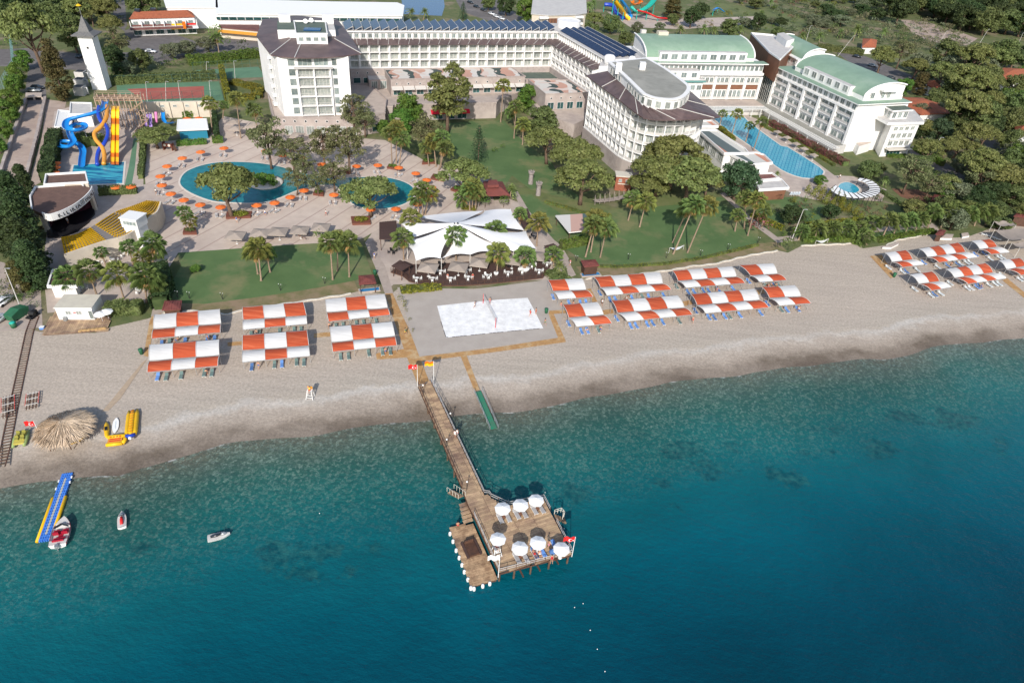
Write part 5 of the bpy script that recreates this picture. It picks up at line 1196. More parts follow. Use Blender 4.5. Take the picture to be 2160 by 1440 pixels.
for pts,n,c,lab,cu in (
    ([(100,245),(630,200),(90,352),(640,310),(78,438),(635,388)],3,'WOW','the back-row shade canopy nearest the container cabin','greencush'),
    ([(815,185),(1310,142),(820,280),(1335,245),(820,365),(1340,318)],3,'OWO','the back-row canopy with orange outer panels below the left lawn','greencush'),
    ([(1490,120),(1970,78),(1500,218),(1995,183),(1515,300),(2015,245)],3,'WOW','the back-row canopy beside the main boardwalk','greencush'),
    ([(60,490),(625,447),(55,612),(625,567),(40,712),(615,660)],3,'WOW','the seaward canopy furthest left on the beach','greencush'),
    ([(818,412),(1340,372),(815,528),(1355,490),(815,630),(1362,578)],3,'OWO','the seaward canopy in the middle of the left group','bluecush'),
    ([(1525,345),(2030,303),(1540,462),(2055,412),(1550,545),(2070,492)],3,'WOW','the seaward canopy beside the main boardwalk','greencush')):
    CAN.append(([Z3(*p) for p in pts],n,c,lab,cu))
for pts,n,c,lab in (
    ([(90,218),(350,205),(130,296),(382,285),(175,362),(435,345)],2,'OW','the small back-row canopy next to the volleyball court'),
    ([(440,195),(940,158),(490,268),(965,238),(540,333),(1030,290)],4,'OWOW','the long back-row canopy below the brown shower hut'),
    ([(1035,148),(1490,115),(1080,218),(1525,185),(1140,275),(1590,240)],4,'OWOW','the long back-row canopy below the palm lawn'),
    ([(1540,105),(1800,92),(1630,178),(1835,163),(1700,232),(1905,217)],2,'OW','the small back-row canopy at the right of the middle group'),
    ([(205,405),(465,385),(250,497),(515,475),(310,570),(578,545)],2,'OW','the small seaward canopy by the corner of the boardwalk'),
    ([(575,375),(1075,335),(620,460),(1130,420),(695,530),(1190,480)],4,'OWOW','the long seaward canopy left in the middle group'),
    ([(1175,325),(1660,285),(1225,403),(1700,362),(1290,468),(1770,425)],4,'OWOW','the long seaward canopy right in the middle group'),
    ([(1715,272),(1965,258),(1775,348),(2015,335),(1850,410),(2090,393)],2,'OW','the small seaward canopy at the right of the middle group')):
    CAN.append(([Z7(*p) for p in pts],n,c,lab,'bluecush'))
for pts,n,c,lab in (
    ([(275,560),(540,525),(370,665),(630,635),(500,740),(775,705)],2,'WO','the small back-row canopy starting the far right group'),
    ([(710,510),(1200,430),(820,605),(1300,540),(960,680),(1450,612)],4,'WOWO','the long back-row canopy of the far right group'),
    ([(1370,410),(1600,385),(1480,505),(1700,475),(1620,575),(1855,550)],2,'WO','the small back-row canopy nearest the beige sun roofs'),
    ([(590,835),(870,795),(710,940),(970,910),(870,1035),(1120,990)],2,'WO','the small seaward canopy starting the far right group'),
    ([(1045,765),(1550,690),(1160,865),(1650,800),(1330,950),(1815,880)],4,'WOWO','the long seaward canopy of the far right group'),
    ([(1715,655),(1980,625),(1820,760),(2060,715),(2000,840),(2260,800)],2,'WO','the seaward canopy cut by the right edge of the photo')):
    CAN.append(([Z8(*p) for p in pts],n,c,lab,'palebed'))
sw = {'O': 'W','W': 'O'}
for pts,n,c,lab,cu in CAN:
    q = canopy(pts,c,''.join(sw[x] for x in c),lab[4:].replace('canopy','orange and white canopy'))
    beds_under(q,cu,n,SHORT[lab],{'greencush': 'bluecush','bluecush': 'greencush','palebed': 'bluecush'}[cu])
def awn_flat(px,z,label):
    P = GP(px,z); o = Vector((P[0].x,P[0].y,0)); t = thing('sun_roof',label,'canopy',o)
    Pr = []
    for i in range(7):
        Pr.append([(P[0].lerp(P[3],i/6)).lerp(P[1].lerp(P[2],i/6),j/10)-o-Vector((0,0,.25*abs(math.sin(j*math.pi/5))+.2*math.sin(math.pi*i/6))) for j in range(11)])
    mb = MB(); mb.grid(Pr); part('fabric',mb.mesh('fabric',M['beige'],True),t)
    for p in P: mb = MB(); mb.tube((p.x-o.x,p.y-o.y,0),p-o,.07,.06,6); part('post',mb.mesh('post',M['rail']),t)
awn_flat([Z8(1665,158),Z8(1880,142),Z8(1940,208),Z8(1745,218)],3.2,'smallest beige sun roof at the top of the far right group')
awn_flat([Z8(1670,268),Z8(2120,240),Z8(2200,375),Z8(1845,392)],3.2,'large beige sun roof behind the far right canopies')
awn_flat([Z8(1890,435),Z8(2150,405),Z8(2260,470),Z8(1990,495)],3.0,'beige sun roof cut by the right edge of the photo')
for i,q in enumerate(((1535,340),(1590,355),(1650,375),(1700,395))): bed(G(*Z8(*q)),R(70),'whitep',nthl(i,4,'bare white sunbed')+' of the row under the large beige sun roof')
# ---------------------------------------------------------------- people
def skin_mesh(name,J,E,m,lvl=1):
    me = bpy.data.meshes.new(name); me.from_pydata([j[:3] for j in J],E,[]); o = bpy.data.objects.new('tmp',me); COL.objects.link(o)
    mo = o.modifiers.new('s','SKIN'); sb = o.modifiers.new('u','SUBSURF'); sb.levels = lvl; sb.render_levels = lvl
    lay = me.skin_vertices[0].data if me.skin_vertices else None
    for k,j in enumerate(J): lay[k].radius = (j[3],j[3]*(j[4] if len(j) > 4 else 1)); lay[k].use_root = (k == 0)
    dg_ = bpy.context.evaluated_depsgraph_get(); out = bpy.data.meshes.new_from_object(o.evaluated_get(dg_)); bpy.data.objects.remove(o); bpy.data.meshes.remove(me)
    out.name = name; out.materials.clear(); out.materials.append(m); out.polygons.foreach_set('use_smooth',[True]*len(out.polygons)); return out
def person_meshes(pose='stand'):
    if pose == 'stand': hipL,kL,aL = (.1,0,.92),(.11,.02,.5),(.12,0,.09); hipR,kR,aR = (-.1,0,.92),(-.11,.02,.5),(-.12,0,.09); sp = [(0,0,.95),(0,0,1.15),(0,0,1.38),(0,0,1.5),(0,0,1.66)]; arms = [[(.19,0,1.4),(.27,0,1.13),(.29,-.08,.88)],[(-.19,0,1.4),(-.27,0,1.13),(-.29,-.08,.88)]]
    if pose == 'walk': hipL,kL,aL = (.1,0,.92),(.11,-.22,.52),(.12,-.25,.1); hipR,kR,aR = (-.1,0,.92),(-.11,.08,.5),(-.12,.32,.14); sp = [(0,0,.95),(0,-.01,1.15),(0,-.03,1.38),(0,-.04,1.5),(0,-.06,1.66)]; arms = [[(.19,-.02,1.4),(.25,.12,1.14),(.25,.1,.9)],[(-.19,-.02,1.4),(-.25,-.16,1.15),(-.24,-.32,1.0)]]
    if pose == 'play': hipL,kL,aL = (.1,0,.85),(.2,-.12,.45),(.25,0,.08); hipR,kR,aR = (-.1,0,.85),(-.22,-.1,.45),(-.3,.08,.08); sp = [(0,0,.88),(0,-.05,1.08),(0,-.12,1.3),(0,-.15,1.42),(0,-.18,1.57)]; arms = [[(.19,-.1,1.32),(.34,-.25,1.2),(.3,-.45,1.35)],[(-.19,-.1,1.32),(-.34,-.25,1.2),(-.3,-.45,1.35)]]
    if pose == 'sit': hipL,kL,aL = (.1,-.02,.12),(.12,-.45,.15),(.13,-.5,-.25); hipR,kR,aR = (-.1,-.02,.12),(-.12,-.45,.15),(-.13,-.5,-.25); sp = [(0,0,.12),(0,.03,.32),(0,.04,.55),(0,.03,.66),(0,0,.82)]; arms = [[(.19,.02,.57),(.25,.0,.32),(.2,-.2,.2)],[(-.19,.02,.57),(-.25,.0,.32),(-.2,-.2,.2)]]
    if pose == 'lie': hipL,kL,aL = (.1,0,.12),(.12,-.42,.2),(.12,-.82,.1); hipR,kR,aR = (-.1,0,.12),(-.12,-.42,.12),(-.12,-.84,.1); sp = [(0,.02,.12),(0,.22,.16),(0,.44,.24),(0,.55,.30),(0,.68,.40)]; arms = [[(.19,.44,.22),(.27,.2,.14),(.25,-.02,.12)],[(-.19,.44,.22),(-.27,.2,.14),(-.25,-.02,.12)]]
    J = [(*sp[0],.14,.8),(*sp[1],.125,.8),(*sp[2],.155,.7),(*sp[3],.055),(*sp[4],.105)]; E = [(0,1),(1,2),(2,3),(3,4)]
    for hp,kn,an in ((hipL,kL,aL),(hipR,kR,aR)):
        k = len(J); ft = (an[0],an[1]-.14,an[2]-.05); J += [(*hp,.09),(*kn,.058),(*an,.04),(*ft,.035)]; E += [(0,k),(k,k+1),(k+1,k+2),(k+2,k+3)]
    for A in arms:
        k = len(J); J += [(*A[0],.055),(*A[1],.042),(*A[2],.033)]; E += [(2,k),(k,k+1),(k+1,k+2)]
    body_ = skin_mesh('body',J,E,M['skin'])
    h = Vector(sp[4]); hb = MB(); hb.ball((h.x,h.y+.02,h.z+.05),(.105,.12,.1),10,6); hair = hb.mesh('hair',M['hair'],True)
    return body_,hair,sp,(hipL,kL,hipR,kR)
PM = {p: person_meshes(p) for p in ('stand','walk','play','sit','lie')}
CLO = {c: mat('cloth_'+c,col,.85) for c,col in (('white',(.75,.75,.73)),('red',(.5,.03,.03)),('black',(.02,.02,.025)),('blue',(.04,.12,.4)),('green',(.05,.2,.1)),('yellow',(.7,.5,.05)),('pink',(.6,.25,.3)))}
def person(p,pose,label,low='black',top=None,rz=0.0,z=0.0):
    b_,hair,sp,(hL,kL,hR,kR) = PM[pose]; t = thing('person',label,'person',(p.x,p.y,z),rz)
    part('body',b_,t); part('hair',hair,t)
    def trousers():
        mb = MB(); a,c = Vector(hL),Vector(hR); mid = Vector(sp[0]); ax = (Vector(sp[1])-mid).normalized()
        mb.tube(mid-ax*.04,mid+ax*.1,.165,.145,10)
        for h,k in ((hL,kL),(hR,kR)): h,k = Vector(h),Vector(k); mb.tube(h+(mid-h)*.3,h.lerp(k,.45),.115,.09,9)
        return mb.mesh('shorts',CLO[low],True)
    part('shorts',bmesh_(('sh',pose,low),trousers),t)
    if top:
        def shirt():
            mb = MB(); mb.path([Vector(sp[0])+(Vector(sp[1])-Vector(sp[0]))*.2,sp[1],Vector(sp[2]),Vector(sp[2]).lerp(Vector(sp[3]),.6)],[.15,.15,.185,.1],10); return mb.mesh('shirt',CLO[top],True)
        part('shirt',bmesh_(('st',pose,top),shirt),t)
    return t
# ---------------------------------------------------------------- pier
DZ = 1.0
q5 = lambda x,y: (860+x/5.54,780+y/5.54)
q6 = lambda x,y: (920+x/5.54,1000+y/5.54)
pier_px = [q5(125,190),q6(300,150),q6(380,370),q6(440,480),q6(740,1150),q6(1590,930),q6(1400,560),q6(1330,430),q6(1255,285),q6(1100,315),q6(845,368),q6(770,335),q6(640,275),q6(620,240),q6(560,235),q5(265,125)]
PP = [V2(p) for p in GP(pier_px,DZ)]
PA = V2(G(*q5(195,160),DZ)); PB = V2(G(*q5(790,1300),DZ)); pd = (PB-PA).normalized(); ps = Vector((-pd.y,pd.x))
pier = thing('pier','long weathered wooden pier ending in a square bathing platform','pier',(PA.x,PA.y,0))
prz = math.atan2(pd.y,pd.x)
def planks(root,poly,A,d,wid,z,m,strips=(1e9,),name='plank',gap=.03):
    s = Vector((-d.y,d.x)); loc = [((p-A).dot(d),(p-A).dot(s)) for p in poly]; n = len(loc); t0,t1 = min(a for a,b in loc),max(a for a,b in loc); k = 0
    tt = t0+wid/2
    while tt < t1:
        xs = []
        for i in range(n):
            a,b = loc[i],loc[(i+1) % n]
            if (a[0] <= tt) != (b[0] <= tt): xs.append(a[1]+(b[1]-a[1])*(tt-a[0])/(b[0]-a[0]))
        xs.sort()
        for x0,x1 in zip(xs[::2],xs[1::2]):
            cuts = [x0]+[c for c in strips if x0+.3 < c < x1-.3]+[x1]
            for c0,c1 in zip(cuts,cuts[1:]):
                mid = (c0+c1)/2; w_ = c1-c0-.04; c = A+d*tt+s*mid
                me = bmesh_(('unitplank',m.name,name),lambda: MB().box((0,0,0),(1,1,1)).mesh(name,m))
                part(name,me,root,(c.x,c.y,z-.03+rnd.uniform(0,.012)),math.atan2(d.y,d.x),(wid-gap,w_,.06),world=True)
        tt += wid
ox = [(V2(G(*q6(x,y),DZ))-PA).dot(ps) for x,y in ((750,660),(960,640),(1160,560))]
planks(pier,PP,PA,pd,.36,DZ,M['plank'],strips=ox)
mb = MB(); o = Vector((PA.x,PA.y,0))
for i in range(len(PP)):
    a,b = PP[i]-PA,PP[(i+1) % len(PP)]-PA; mb.bar((a.x,a.y,DZ-.25),(b.x,b.y,DZ-.25),.14,.3)
for c,t0_ in zip(ox,((750,400),(900,400),(1150,420))):
    t0_ = (V2(G(*q6(*t0_),DZ))-PA).dot(pd)
    mb.bar((ps.x*c+pd.x*t0_,ps.y*c+pd.y*t0_,DZ-.3),(ps.x*c+pd.x*43,ps.y*c+pd.y*43,DZ-.3),.16,.25)
part('beam',mb.mesh('beam',M['wood']),pier)
def pile(u,v,root=pier,top=DZ-.1):
    p = G(u,v,DZ-.2); mb = MB(); mb.tube((p.x-root.location.x,p.y-root.location.y,-3),(p.x-root.location.x,p.y-root.location.y,top),.15,.14,8); part('pile',mb.mesh('pile',M['pile']),root)
for q in (q6(742,1150),q6(915,1120),q6(1110,1068),q6(1325,1010),q6(1545,945)): pile(*q)
for q in (q5(310,590),q5(390,780),q5(465,965),q5(545,1160),q5(235,430),q6(345,330),q6(1180,320),q6(1420,560),q6(900,390)): pile(*q)
for q in ((955,900),(985,965),(1010,1020)): pile(*q)
def railing(root,px,z,spacing=1.4,h=.95,m=None,pm=None,name='railing',world=None):
    P = world or GP(px,z); P = [Vector((p.x-root.location.x,p.y-root.location.y,z)) for p in P]; mb = MB()
    for a,b in zip(P,P[1:]):
        for hh in (h,h*.55): mb.bar(a+Vector((0,0,hh)),b+Vector((0,0,hh)),.06,.05)
    part(name,mb.mesh(name,m or M['rail']),root); L = sum((b-a).length for a,b in zip(P,P[1:]))
    for p in resample(P,max(1,int(L/spacing))):
        key = ('rp',round(h,1),(pm or M['wood']).name); part('rail_post',bmesh_(key,lambda: MB().box((0,0,h/2),(.08,.08,h)).mesh('rail_post',pm or M['wood'])),root,p)
railing(pier,[q5(265,125),q6(560,235),q6(620,240),q6(640,275),q6(770,335),q6(845,368),q6(1100,315),q6(1255,285),q6(1330,430)],DZ)
railing(pier,[q6(1400,560),q6(1590,930),q6(740,1150),q6(440,480)],DZ); railing(pier,[q6(300,150),q5(125,190)],DZ,m=M['wood'])
railing(pier,[q5(125,190),q5(200,175)],DZ,m=M['wood'])
for sx,sy,dx in ((1360,480,1),(1420,520,1)):
    pass
t = thing('swim_ladder','pale timber swimming stairs on the right side of the bathing platform','ladder',G(*q6(1380,500),DZ)); 
mb = MB(); a = G(*q6(1350,500),DZ)-t.location
for k in range(5): mb.box((.3+.35*k,.2+.1*k,-.2-.3*k),(.35,1.0,.06),rz=.3)
part('tread',mb.mesh('tread',M['planktan']),t); railing(t,None,0.0,.5,.95,M['ywhite'],M['ywhite'],world=[t.location+Vector(k) for k in ((0,.6,0),(1.0,1.1,0),(1.5,.4,0),(1.2,-.3,0))]); t.location.z = DZ
t = thing('swim_ladder','pale timber stairs down to the water left of the pier','ladder',G(*q6(300,270),DZ))
mb = MB()
for k in range(7): mb.box((-.25-.28*k,.28+.3*k,-.2-.2*k),(1.0,.3,.06),rz=.65)
part('tread',mb.mesh('tread',M['planktan']),t)
for s in (-1,1):
    mb = MB(); d0 = Vector((.5*s,.35*s,0)); mb.bar(d0+Vector((0,0,.95)),d0+Vector((-2,2.4,-.3)),.06)
    for k in range(5): b0_ = d0+Vector((-.5*k,.6*k,-.32*k)); mb.bar(b0_,b0_+Vector((0,0,.95)),.06)
    part('handrail',mb.mesh('handrail',M['ywhite']),t)
t = thing('stair','four wooden steps between the pier and the lower floating deck','stairs',G(*q6(350,430),0))
c0 = G(*q6(325,350),.3); c1 = G(*q6(370,540),-.4)
for k in range(5): p = c0.lerp(c1,k/4); part('tread',bmesh_('tread',lambda: MB().box((0,0,0),(.6,1.5,.07)).mesh('tread',M['plank'])),t,p,prz,world=True)
# lower deck
FZ = -.45
fpx = [q6(150,620),q6(430,565),q6(722,1228),q6(400,1312)]; FP = [V2(p) for p in GP(fpx,FZ)]
fd = (FP[3]-FP[0]).normalized(); fdeck = thing('floating_deck','low timber swimming deck with white fenders beside the bathing platform','deck',(FP[0].x,FP[0].y,0))
planks(fdeck,FP,FP[0],fd,.36,FZ,M['planktan'])
mb = MB(); mb.prism([p-FP[0] for p in offset_poly(FP,-.15)],SEA-.4,FZ-.07); part('float_frame',mb.mesh('float_frame',M['wood']),fdeck)
for k,(x,y) in enumerate(((163,690),(198,780),(235,885),(270,970),(303,1055),(330,1135),(372,1225),(406,1325),(443,1332),(545,1300),(627,1272))):
    p = G(*q6(x,y),FZ-.2); part('fender',bmesh_('fender',lambda: MB().lathe([(.05,-.5),(.2,-.42),(.24,0),(.2,.42),(.05,.5)],10).mesh('fender',M['whitep'],True)),fdeck,p-Vector((0,0,.15)),world=True)
for q in ((740,1250),(430,1380),(650,1310)):
    p = G(*q6(*q),FZ); 
t = thing('lounge_bench','dark wooden double lounge bench on the lower deck','bench',G(*q6(410,870),FZ),prz+R(90))
part('base',MB().box((0,0,.18),(1.5,2.6,.36)).mesh('base',M['wood']),t); part('backrest',MB().box((0,.9,.55),(1.3,.15,.7)).mesh('backrest',M['wood']),t); part('side_bench',MB().box((-.95,0,.12),(.35,2.8,.24)).box((.95,0,.12),(.35,2.8,.24)).mesh('side_bench',M['deck']),t)
def brolly(kind,p,label,group,r=1.25,h=2.2,z=0.0,tilt=0,cat='parasol',name='parasol'):
    def f():
        mb = MB(); n = 8 if kind != 'square' else 4
        if kind == 'square':
            s = r; mb.add([(-s,-s,h-.25),(s,-s,h-.25),(s,s,h-.25),(-s,s,h-.25),(0,0,h+.35)]+[(-s,-s,h-.42),(s,-s,h-.42),(s,s,h-.42),(-s,s,h-.42)],[(0,1,4),(1,2,4),(2,3,4),(3,0,4),(5,6,1,0),(6,7,2,1),(7,8,3,2),(8,5,0,3)])
        else:
            vs = [(0,0,h+.3)]
            for k in range(8):
                a = 6.2832*k/8; vs.append((r*math.cos(a),r*math.sin(a),h-.18))
            for k in range(8):
                a = 6.2832*k/8; vs.append((r*math.cos(a),r*math.sin(a),h-.33))
            mb.add(vs,[(0,1+k,1+(k+1) % 8) for k in range(8)]+[(1+k,9+k,9+(k+1) % 8,1+(k+1) % 8) for k in range(8)])
        can = mb.mesh('canopy',M[{'orange': 'orange','white': 'whitecanvas','square': 'beige','green': 'teal','blue': 'bluecush'}[kind]])
        pm = MB(); pm.tube((0,0,0),(0,0,h+.35),.035,.03,6); bm_ = MB(); bm_.lathe([(.3,0),(.3,.1),(.06,.14)],10)
        rb = MB()
        for k in range(n): a = 6.2832*(k+(.5 if n == 4 else 0))/n; rr = r*(1.35 if n == 4 else .95); rb.bar((0,0,h+.2),(rr*math.cos(a),rr*math.sin(a),h-(.3 if n == 4 else .22)),.03)
        return [('canopy',can),('pole',pm.mesh('pole',M['whitep'])),('base',bm_.mesh('base',M['whitep'])),('ribs',rb.mesh('ribs',M['rail']))]
    pr = bmesh_(('brolly',kind,r,h),f); return spawn(pr,name,label,cat,(p.x,p.y,z),(rnd.uniform(0,.7) if kind != 'square' else tilt),group)
pu = [((778,388),'white parasol nearest the pier walkway in the back row of the platform'),((988,348),'middle white parasol in the back row of the platform'),((1170,292),'right white parasol in the back row of the platform'),((980,850),'white parasol over two empty grey loungers in the front row'),((1192,788),'white parasol above the blue towels in the front row'),((1466,860),'white parasol in the corner by the red flag')]
for q,lab in pu: p = G(*q6(*q),DZ+2.2); brolly('white',p,lab,'white parasols on the bathing platform',1.2,2.2,DZ)
brz = prz+R(90)
for q,c,lab in (((748,510),'greycush','left grey lounger under the parasol nearest the walkway'),((838,495),'greycush','right grey lounger under the parasol nearest the walkway'),((942,462),'greycush','left grey lounger under the middle back-row parasol'),((1028,448),'greycush','right grey lounger under the middle back-row parasol'),((1145,408),'greycush','left grey lounger under the right back-row parasol'),((1230,395),'greycush','grey lounger with a blue towel under the right back-row parasol'),((945,975),'greycush','left grey lounger at the front edge of the platform'),((1045,965),'greycush','right grey lounger at the front edge of the platform'),((1150,920),'bluecush','lounger with lilac-blue towel where a sunbather lies'),((1245,905),'bluecush','lounger with blue towel right of the lying sunbather'),((1385,835),'bluecush','blue lounger behind the corner parasol')):
    p = G(*q6(*q),DZ+.35); bed(p,brz,c,lab,'loungers on the bathing platform',DZ)
for q,lab in (((790,500),'small brown side table between loungers nearest the walkway'),((985,465),'small brown side table under the middle back-row parasol'),((1185,400),'small brown side table under the right back-row parasol'),((985,965),'small brown side table between the front-edge loungers')):
    p = G(*q6(*q),DZ+.3); t = thing('side_table',lab,'table',(p.x,p.y,DZ),brz,'side tables on the platform'); part('table_top',bmesh_('stt',lambda: MB().box((0,0,.38),(.5,.5,.05)).mesh('table_top',M['brownpanel'])),t); part('leg',bmesh_('stl',lambda: MB().box((0,0,.18),(.3,.3,.36)).mesh('leg',M['wood'])),t)
def guard_chair(p,z,label,rz=0.0,top=True):
    t = thing('lifeguard_chair',label,'lifeguard chair',(p.x,p.y,z),rz); 
    for sx in (-.6,.6):
        for sy in (-.7,.5): part('leg',MB().bar((sx,sy,0),(sx*.6,sy*.5+.1,1.6),.09).mesh('leg',M['whitep']),t)
    for k in range(3): part('rung',MB().bar((-.5+.06*k,-.55+.13*k,.4+.4*k),(.5-.06*k,-.55+.13*k,.4+.4*k),.07).mesh('rung',M['whitep']),t)
    part('seat',MB().box((0,.1,1.62),(.9,.7,.08)).mesh('seat',M['whitep']),t); part('backrest',MB().box((0,.42,1.95),(.85,.06,.6)).mesh('backrest',M['slideorange']),t)
    return t
gp = G(*q6(700,930),DZ); guard_chair(gp,DZ,'white lifeguard chair at the left front corner of the platform',prz+R(90))
person(gp+Vector((0,.1,0)),'sit','lifeguard in red top sitting in the white chair on the platform','red','red',prz+R(90),DZ+1.62)
brolly('white',gp+Vector((.1,.45,0)),'white parasol over the lifeguard chair on the platform','white parasols on the bathing platform',1.15,3.0,DZ)
gp = G(655,838); guard_chair(gp,0,'white lifeguard chair with orange seat alone on the beach'); person(gp+Vector((0,.1,0)),'sit','lifeguard in yellow top sitting on the beach chair','red','yellow',0,1.62)
def flag(base,top,kind,label,z=0.0):
    B = G(*base,z); T = top_on(B,*top); h = T.z-z; t = thing('flagpole',label,'flag',(B.x,B.y,z)); part('pole',MB().tube((0,0,0),(0,0,h),.06,.04,8).mesh('pole',M['whitep']),t)
    W_,H_ = 1.6,1.0; rows = [[(-W_*j/12,.12*math.sin(j*.9),h-.1-H_*i/6-.05*j/6) for j in range(13)] for i in range(7)]
    mb = MB(); mb.grid(rows); cl = part('flag_cloth',mb.mesh('flag_cloth',{'tr': M['red'],'white': M['whitecanvas'],'yr': M['slideamber']}[kind],True),t)
    def disc(mbx,cx,cz,r,cut=None,m=0):
        n = 20; mbx.add([(cx+r*math.cos(6.2832*k/n),-.17,cz+r*math.sin(6.2832*k/n)) for k in range(n)],[tuple(range(n))],m)
    if kind == 'tr':
        mc = MB(); cx,cz,r = -.62,h-.62,.28; n = 14; pts = []
        for k in range(n+1): a = R(35)+R(290)*k/n; pts.append((cx+r*math.cos(a),-.16,cz+r*math.sin(a)))
        for k in range(n+1): a = R(325)-R(290)*k/n; pts.append((cx+.06+r*.78*math.cos(a),-.16,cz+r*.78*math.sin(a)))
        L_ = n+1
        mc.add([(x-.0,y,z_) for x,y,z_ in pts],[(k,k+1,2*L_-2-k,2*L_-1-k) for k in range(n)])
        sx = cx+.36; st = [(sx+(.15 if k % 2 == 0 else .06)*math.cos(math.pi+k*math.pi/5),-.16,cz+(.15 if k % 2 == 0 else .06)*math.sin(math.pi+k*math.pi/5)) for k in range(10)]
        mc.add([(sx,-.16,cz)]+st,[(0,1+k,1+(k+1) % 10) for k in range(10)])
        mc.v = [(2*cx*0+x,y-.0,z_) for x,y,z_ in mc.v]; part('crescent_and_star',mc.mesh('crescent_and_star',M['whitecanvas']),cl)
    if kind == 'yr':
        my = MB(); my.grid([[(p[0],p[1]-.02,p[2]) for p in r_] for r_ in rows[3:]]); part('yellow_band',my.mesh('yellow_band',M['yellow'],True),cl)
    return t
flag((881,814),(882,769),'tr','white pole with red crescent-and-star flag at the left of the pier entrance'); flag((915,812),(917,762),'yr','white pole with red and yellow flag at the right of the pier entrance')
flag(q6(1585,960),q6(1645,730),'tr','white pole with large red crescent-and-star flag on the platform corner',DZ); flag(q6(725,1200),q6(770,950),'white','white pole with plain white flag on the platform front left corner',DZ)
for q,lab in (((1130,900,'lie'),'sunbather lying on the lilac-blue towelled lounger'),): p = G(*q6(1150,925),DZ+.5); person(p,'lie',lab,'red',None,brz,DZ+.38)
person(G(*q6(1205,935),DZ),'sit','person in light swimwear sitting between the towelled loungers','white',None,brz,DZ+.1); person(G(*q6(1310,860),DZ),'walk','person in dark swimwear standing on the platform by the blue lounger','pink',None,2.0,DZ)
person(G(*q6(1350,990),DZ),'sit','person in orange-red top sitting at the front railing','red','red',0,DZ+.1)
p = G(*q6(1352,950),DZ); brolly('blue',p,'small bright blue sunshade at the front railing of the platform',None,.5,1.2,DZ)
person(G(*q6(255,598),FZ),'sit','bather sitting on the back edge of the lower deck','red',None,R(200),FZ+.02)
person(G(*q5(550,790),DZ),'walk','person dressed in white walking along the pier','white','white',3.0,DZ); person(G(*q5(578,775),DZ),'stand','person in pale top at the pier railing beside the one in white','pink','white',2.4,DZ)
for i,(q,lab) in enumerate((((180,270),'lamp post on the left of the pier near the beach'),((498,600),'lamp post on the right railing where the pier meets the water'),((455,905),'lamp post on the left railing halfway along the pier'),((690,1400),'lamp post on the left where the pier meets the stairs'))):
    p = G(*q5(*q),DZ); t = thing('lamp_post',lab,'lamp',(p.x,p.y,DZ),0,'lamp posts on the pier'); part('pole',bmesh_('lp',lambda: MB().tube((0,0,0),(0,0,1.7),.05,.04,6).mesh('pole',M['dark'])),t); part('lamp_globe',bmesh_('lg',lambda: MB().ball((0,0,1.85),.16).mesh('lamp_globe',M['whitep'],True)),t)
# green swimming walkway into the water
ga,gb = G(1008,826),G(1042,905,SEA+.1); gd = (gb-ga); t = thing('ramp','green matted ramp with metal handrails running into the water','ramp',(ga.x,ga.y,0)); w_ = Wall(ga,gb)
mb = MB(); mb.bar(Vector((0,0,.06)),gd+Vector((0,0,.1)),1.1,.08); part('green_mat',mb.mesh('green_mat',mat('ramp_green',(.02,.19,.11),.8,c2=(.05,.16,.1),scale=.8)),t)
for s in (-.75,.75):
    mb = MB(); off = Vector((w_.n.x*s,w_.n.y*s,0))
    for h in (.45,.9): mb.bar(off+Vector((0,0,h)),off+gd+Vector((0,0,h)),.06)
    for k in range(6): b0_ = off+gd*k/5; mb.bar(b0_,b0_+Vector((0,0,.9)),.06)
    part('handrail',mb.mesh('handrail',M['steel']),t)
# ---------------------------------------------------------------- volleyball
P0,P1 = G(1045,691),G(1019,640); t = thing('volleyball_net','volleyball net on red padded posts across the white sand','net',P0); d_ = P1-P0
for q in (Vector((0,0,0)),d_): part('post',MB().tube(q,q+Vector((0,0,2.5)),.07,.06,8).mesh('post',M['red']),t)
mb = MB(); n = 18
for k in range(n+1): q = d_*(k/n); mb.bar(q+Vector((0,0,1.5)),q+Vector((0,0,2.4)),.02)
for k in range(6): mb.bar(Vector((0,0,1.5+.18*k)),d_+Vector((0,0,1.5+.18*k)),.02 if 0 < k < 5 else .06)
part('net_mesh',mb.mesh('net_mesh',M['rail']),t)
z4 = lambda x,y: (860+x/4.91,580+y/4.91)
mb = MB(); bp_ = GP([(930,678),(941,712),(1010,705),(1080,698),(1146,692)],0.03)
for k,(a,b) in enumerate(zip(resample(bp_,34),resample(bp_,34)[1:])):
    if k % 5 != 3: mb.bar(a,b.lerp(a,.1),.12,.06)
single('court_line',mb.mesh('court_line',M['black']),'dark rope edging along the front of the white sand court','rope')
for q,pose,lab,lo_,tp,rz_ in ((z4(690,335),'play','volleyball player in dark hair left of the net','white',None,1.2),(z4(1268,425),'walk','volleyball player in red swimwear at the right of the court','red','red',-1.2),(z4(1420,520),'walk','person in green shorts walking off the court corner','green',None,.6),(z4(850,300),'stand','person standing behind the net at the back of the court','pink',None,0),(z4(2010,315),'walk','person in white shirt and dark shorts between the canopies','black','white',0),((855,706),'walk','person walking on the main boardwalk beside the canopy','yellow','green',1),((1202,560),'walk','person in pink top on the path by the brown hut','white','pink',2),((1130,663),'stand','second player in red near the right line of the court','red',None,1)):
    person(G(*q),pose,lab,lo_,tp,rz_)
def bin_(p,label): 
    t = thing('litter_bin',label,'bin',(p.x,p.y,0),0,'green bins on the beach'); part('body',bmesh_('binb',lambda: MB().lathe([(.32,0),(.42,.9),(.42,1.0)],12).mesh('body',M['bin'],True)),t); part('lid',bmesh_('binl',lambda: MB().lathe([(.45,1.0),(.4,1.15),(.1,1.22)],12).mesh('lid',M['bin'],True)),t)
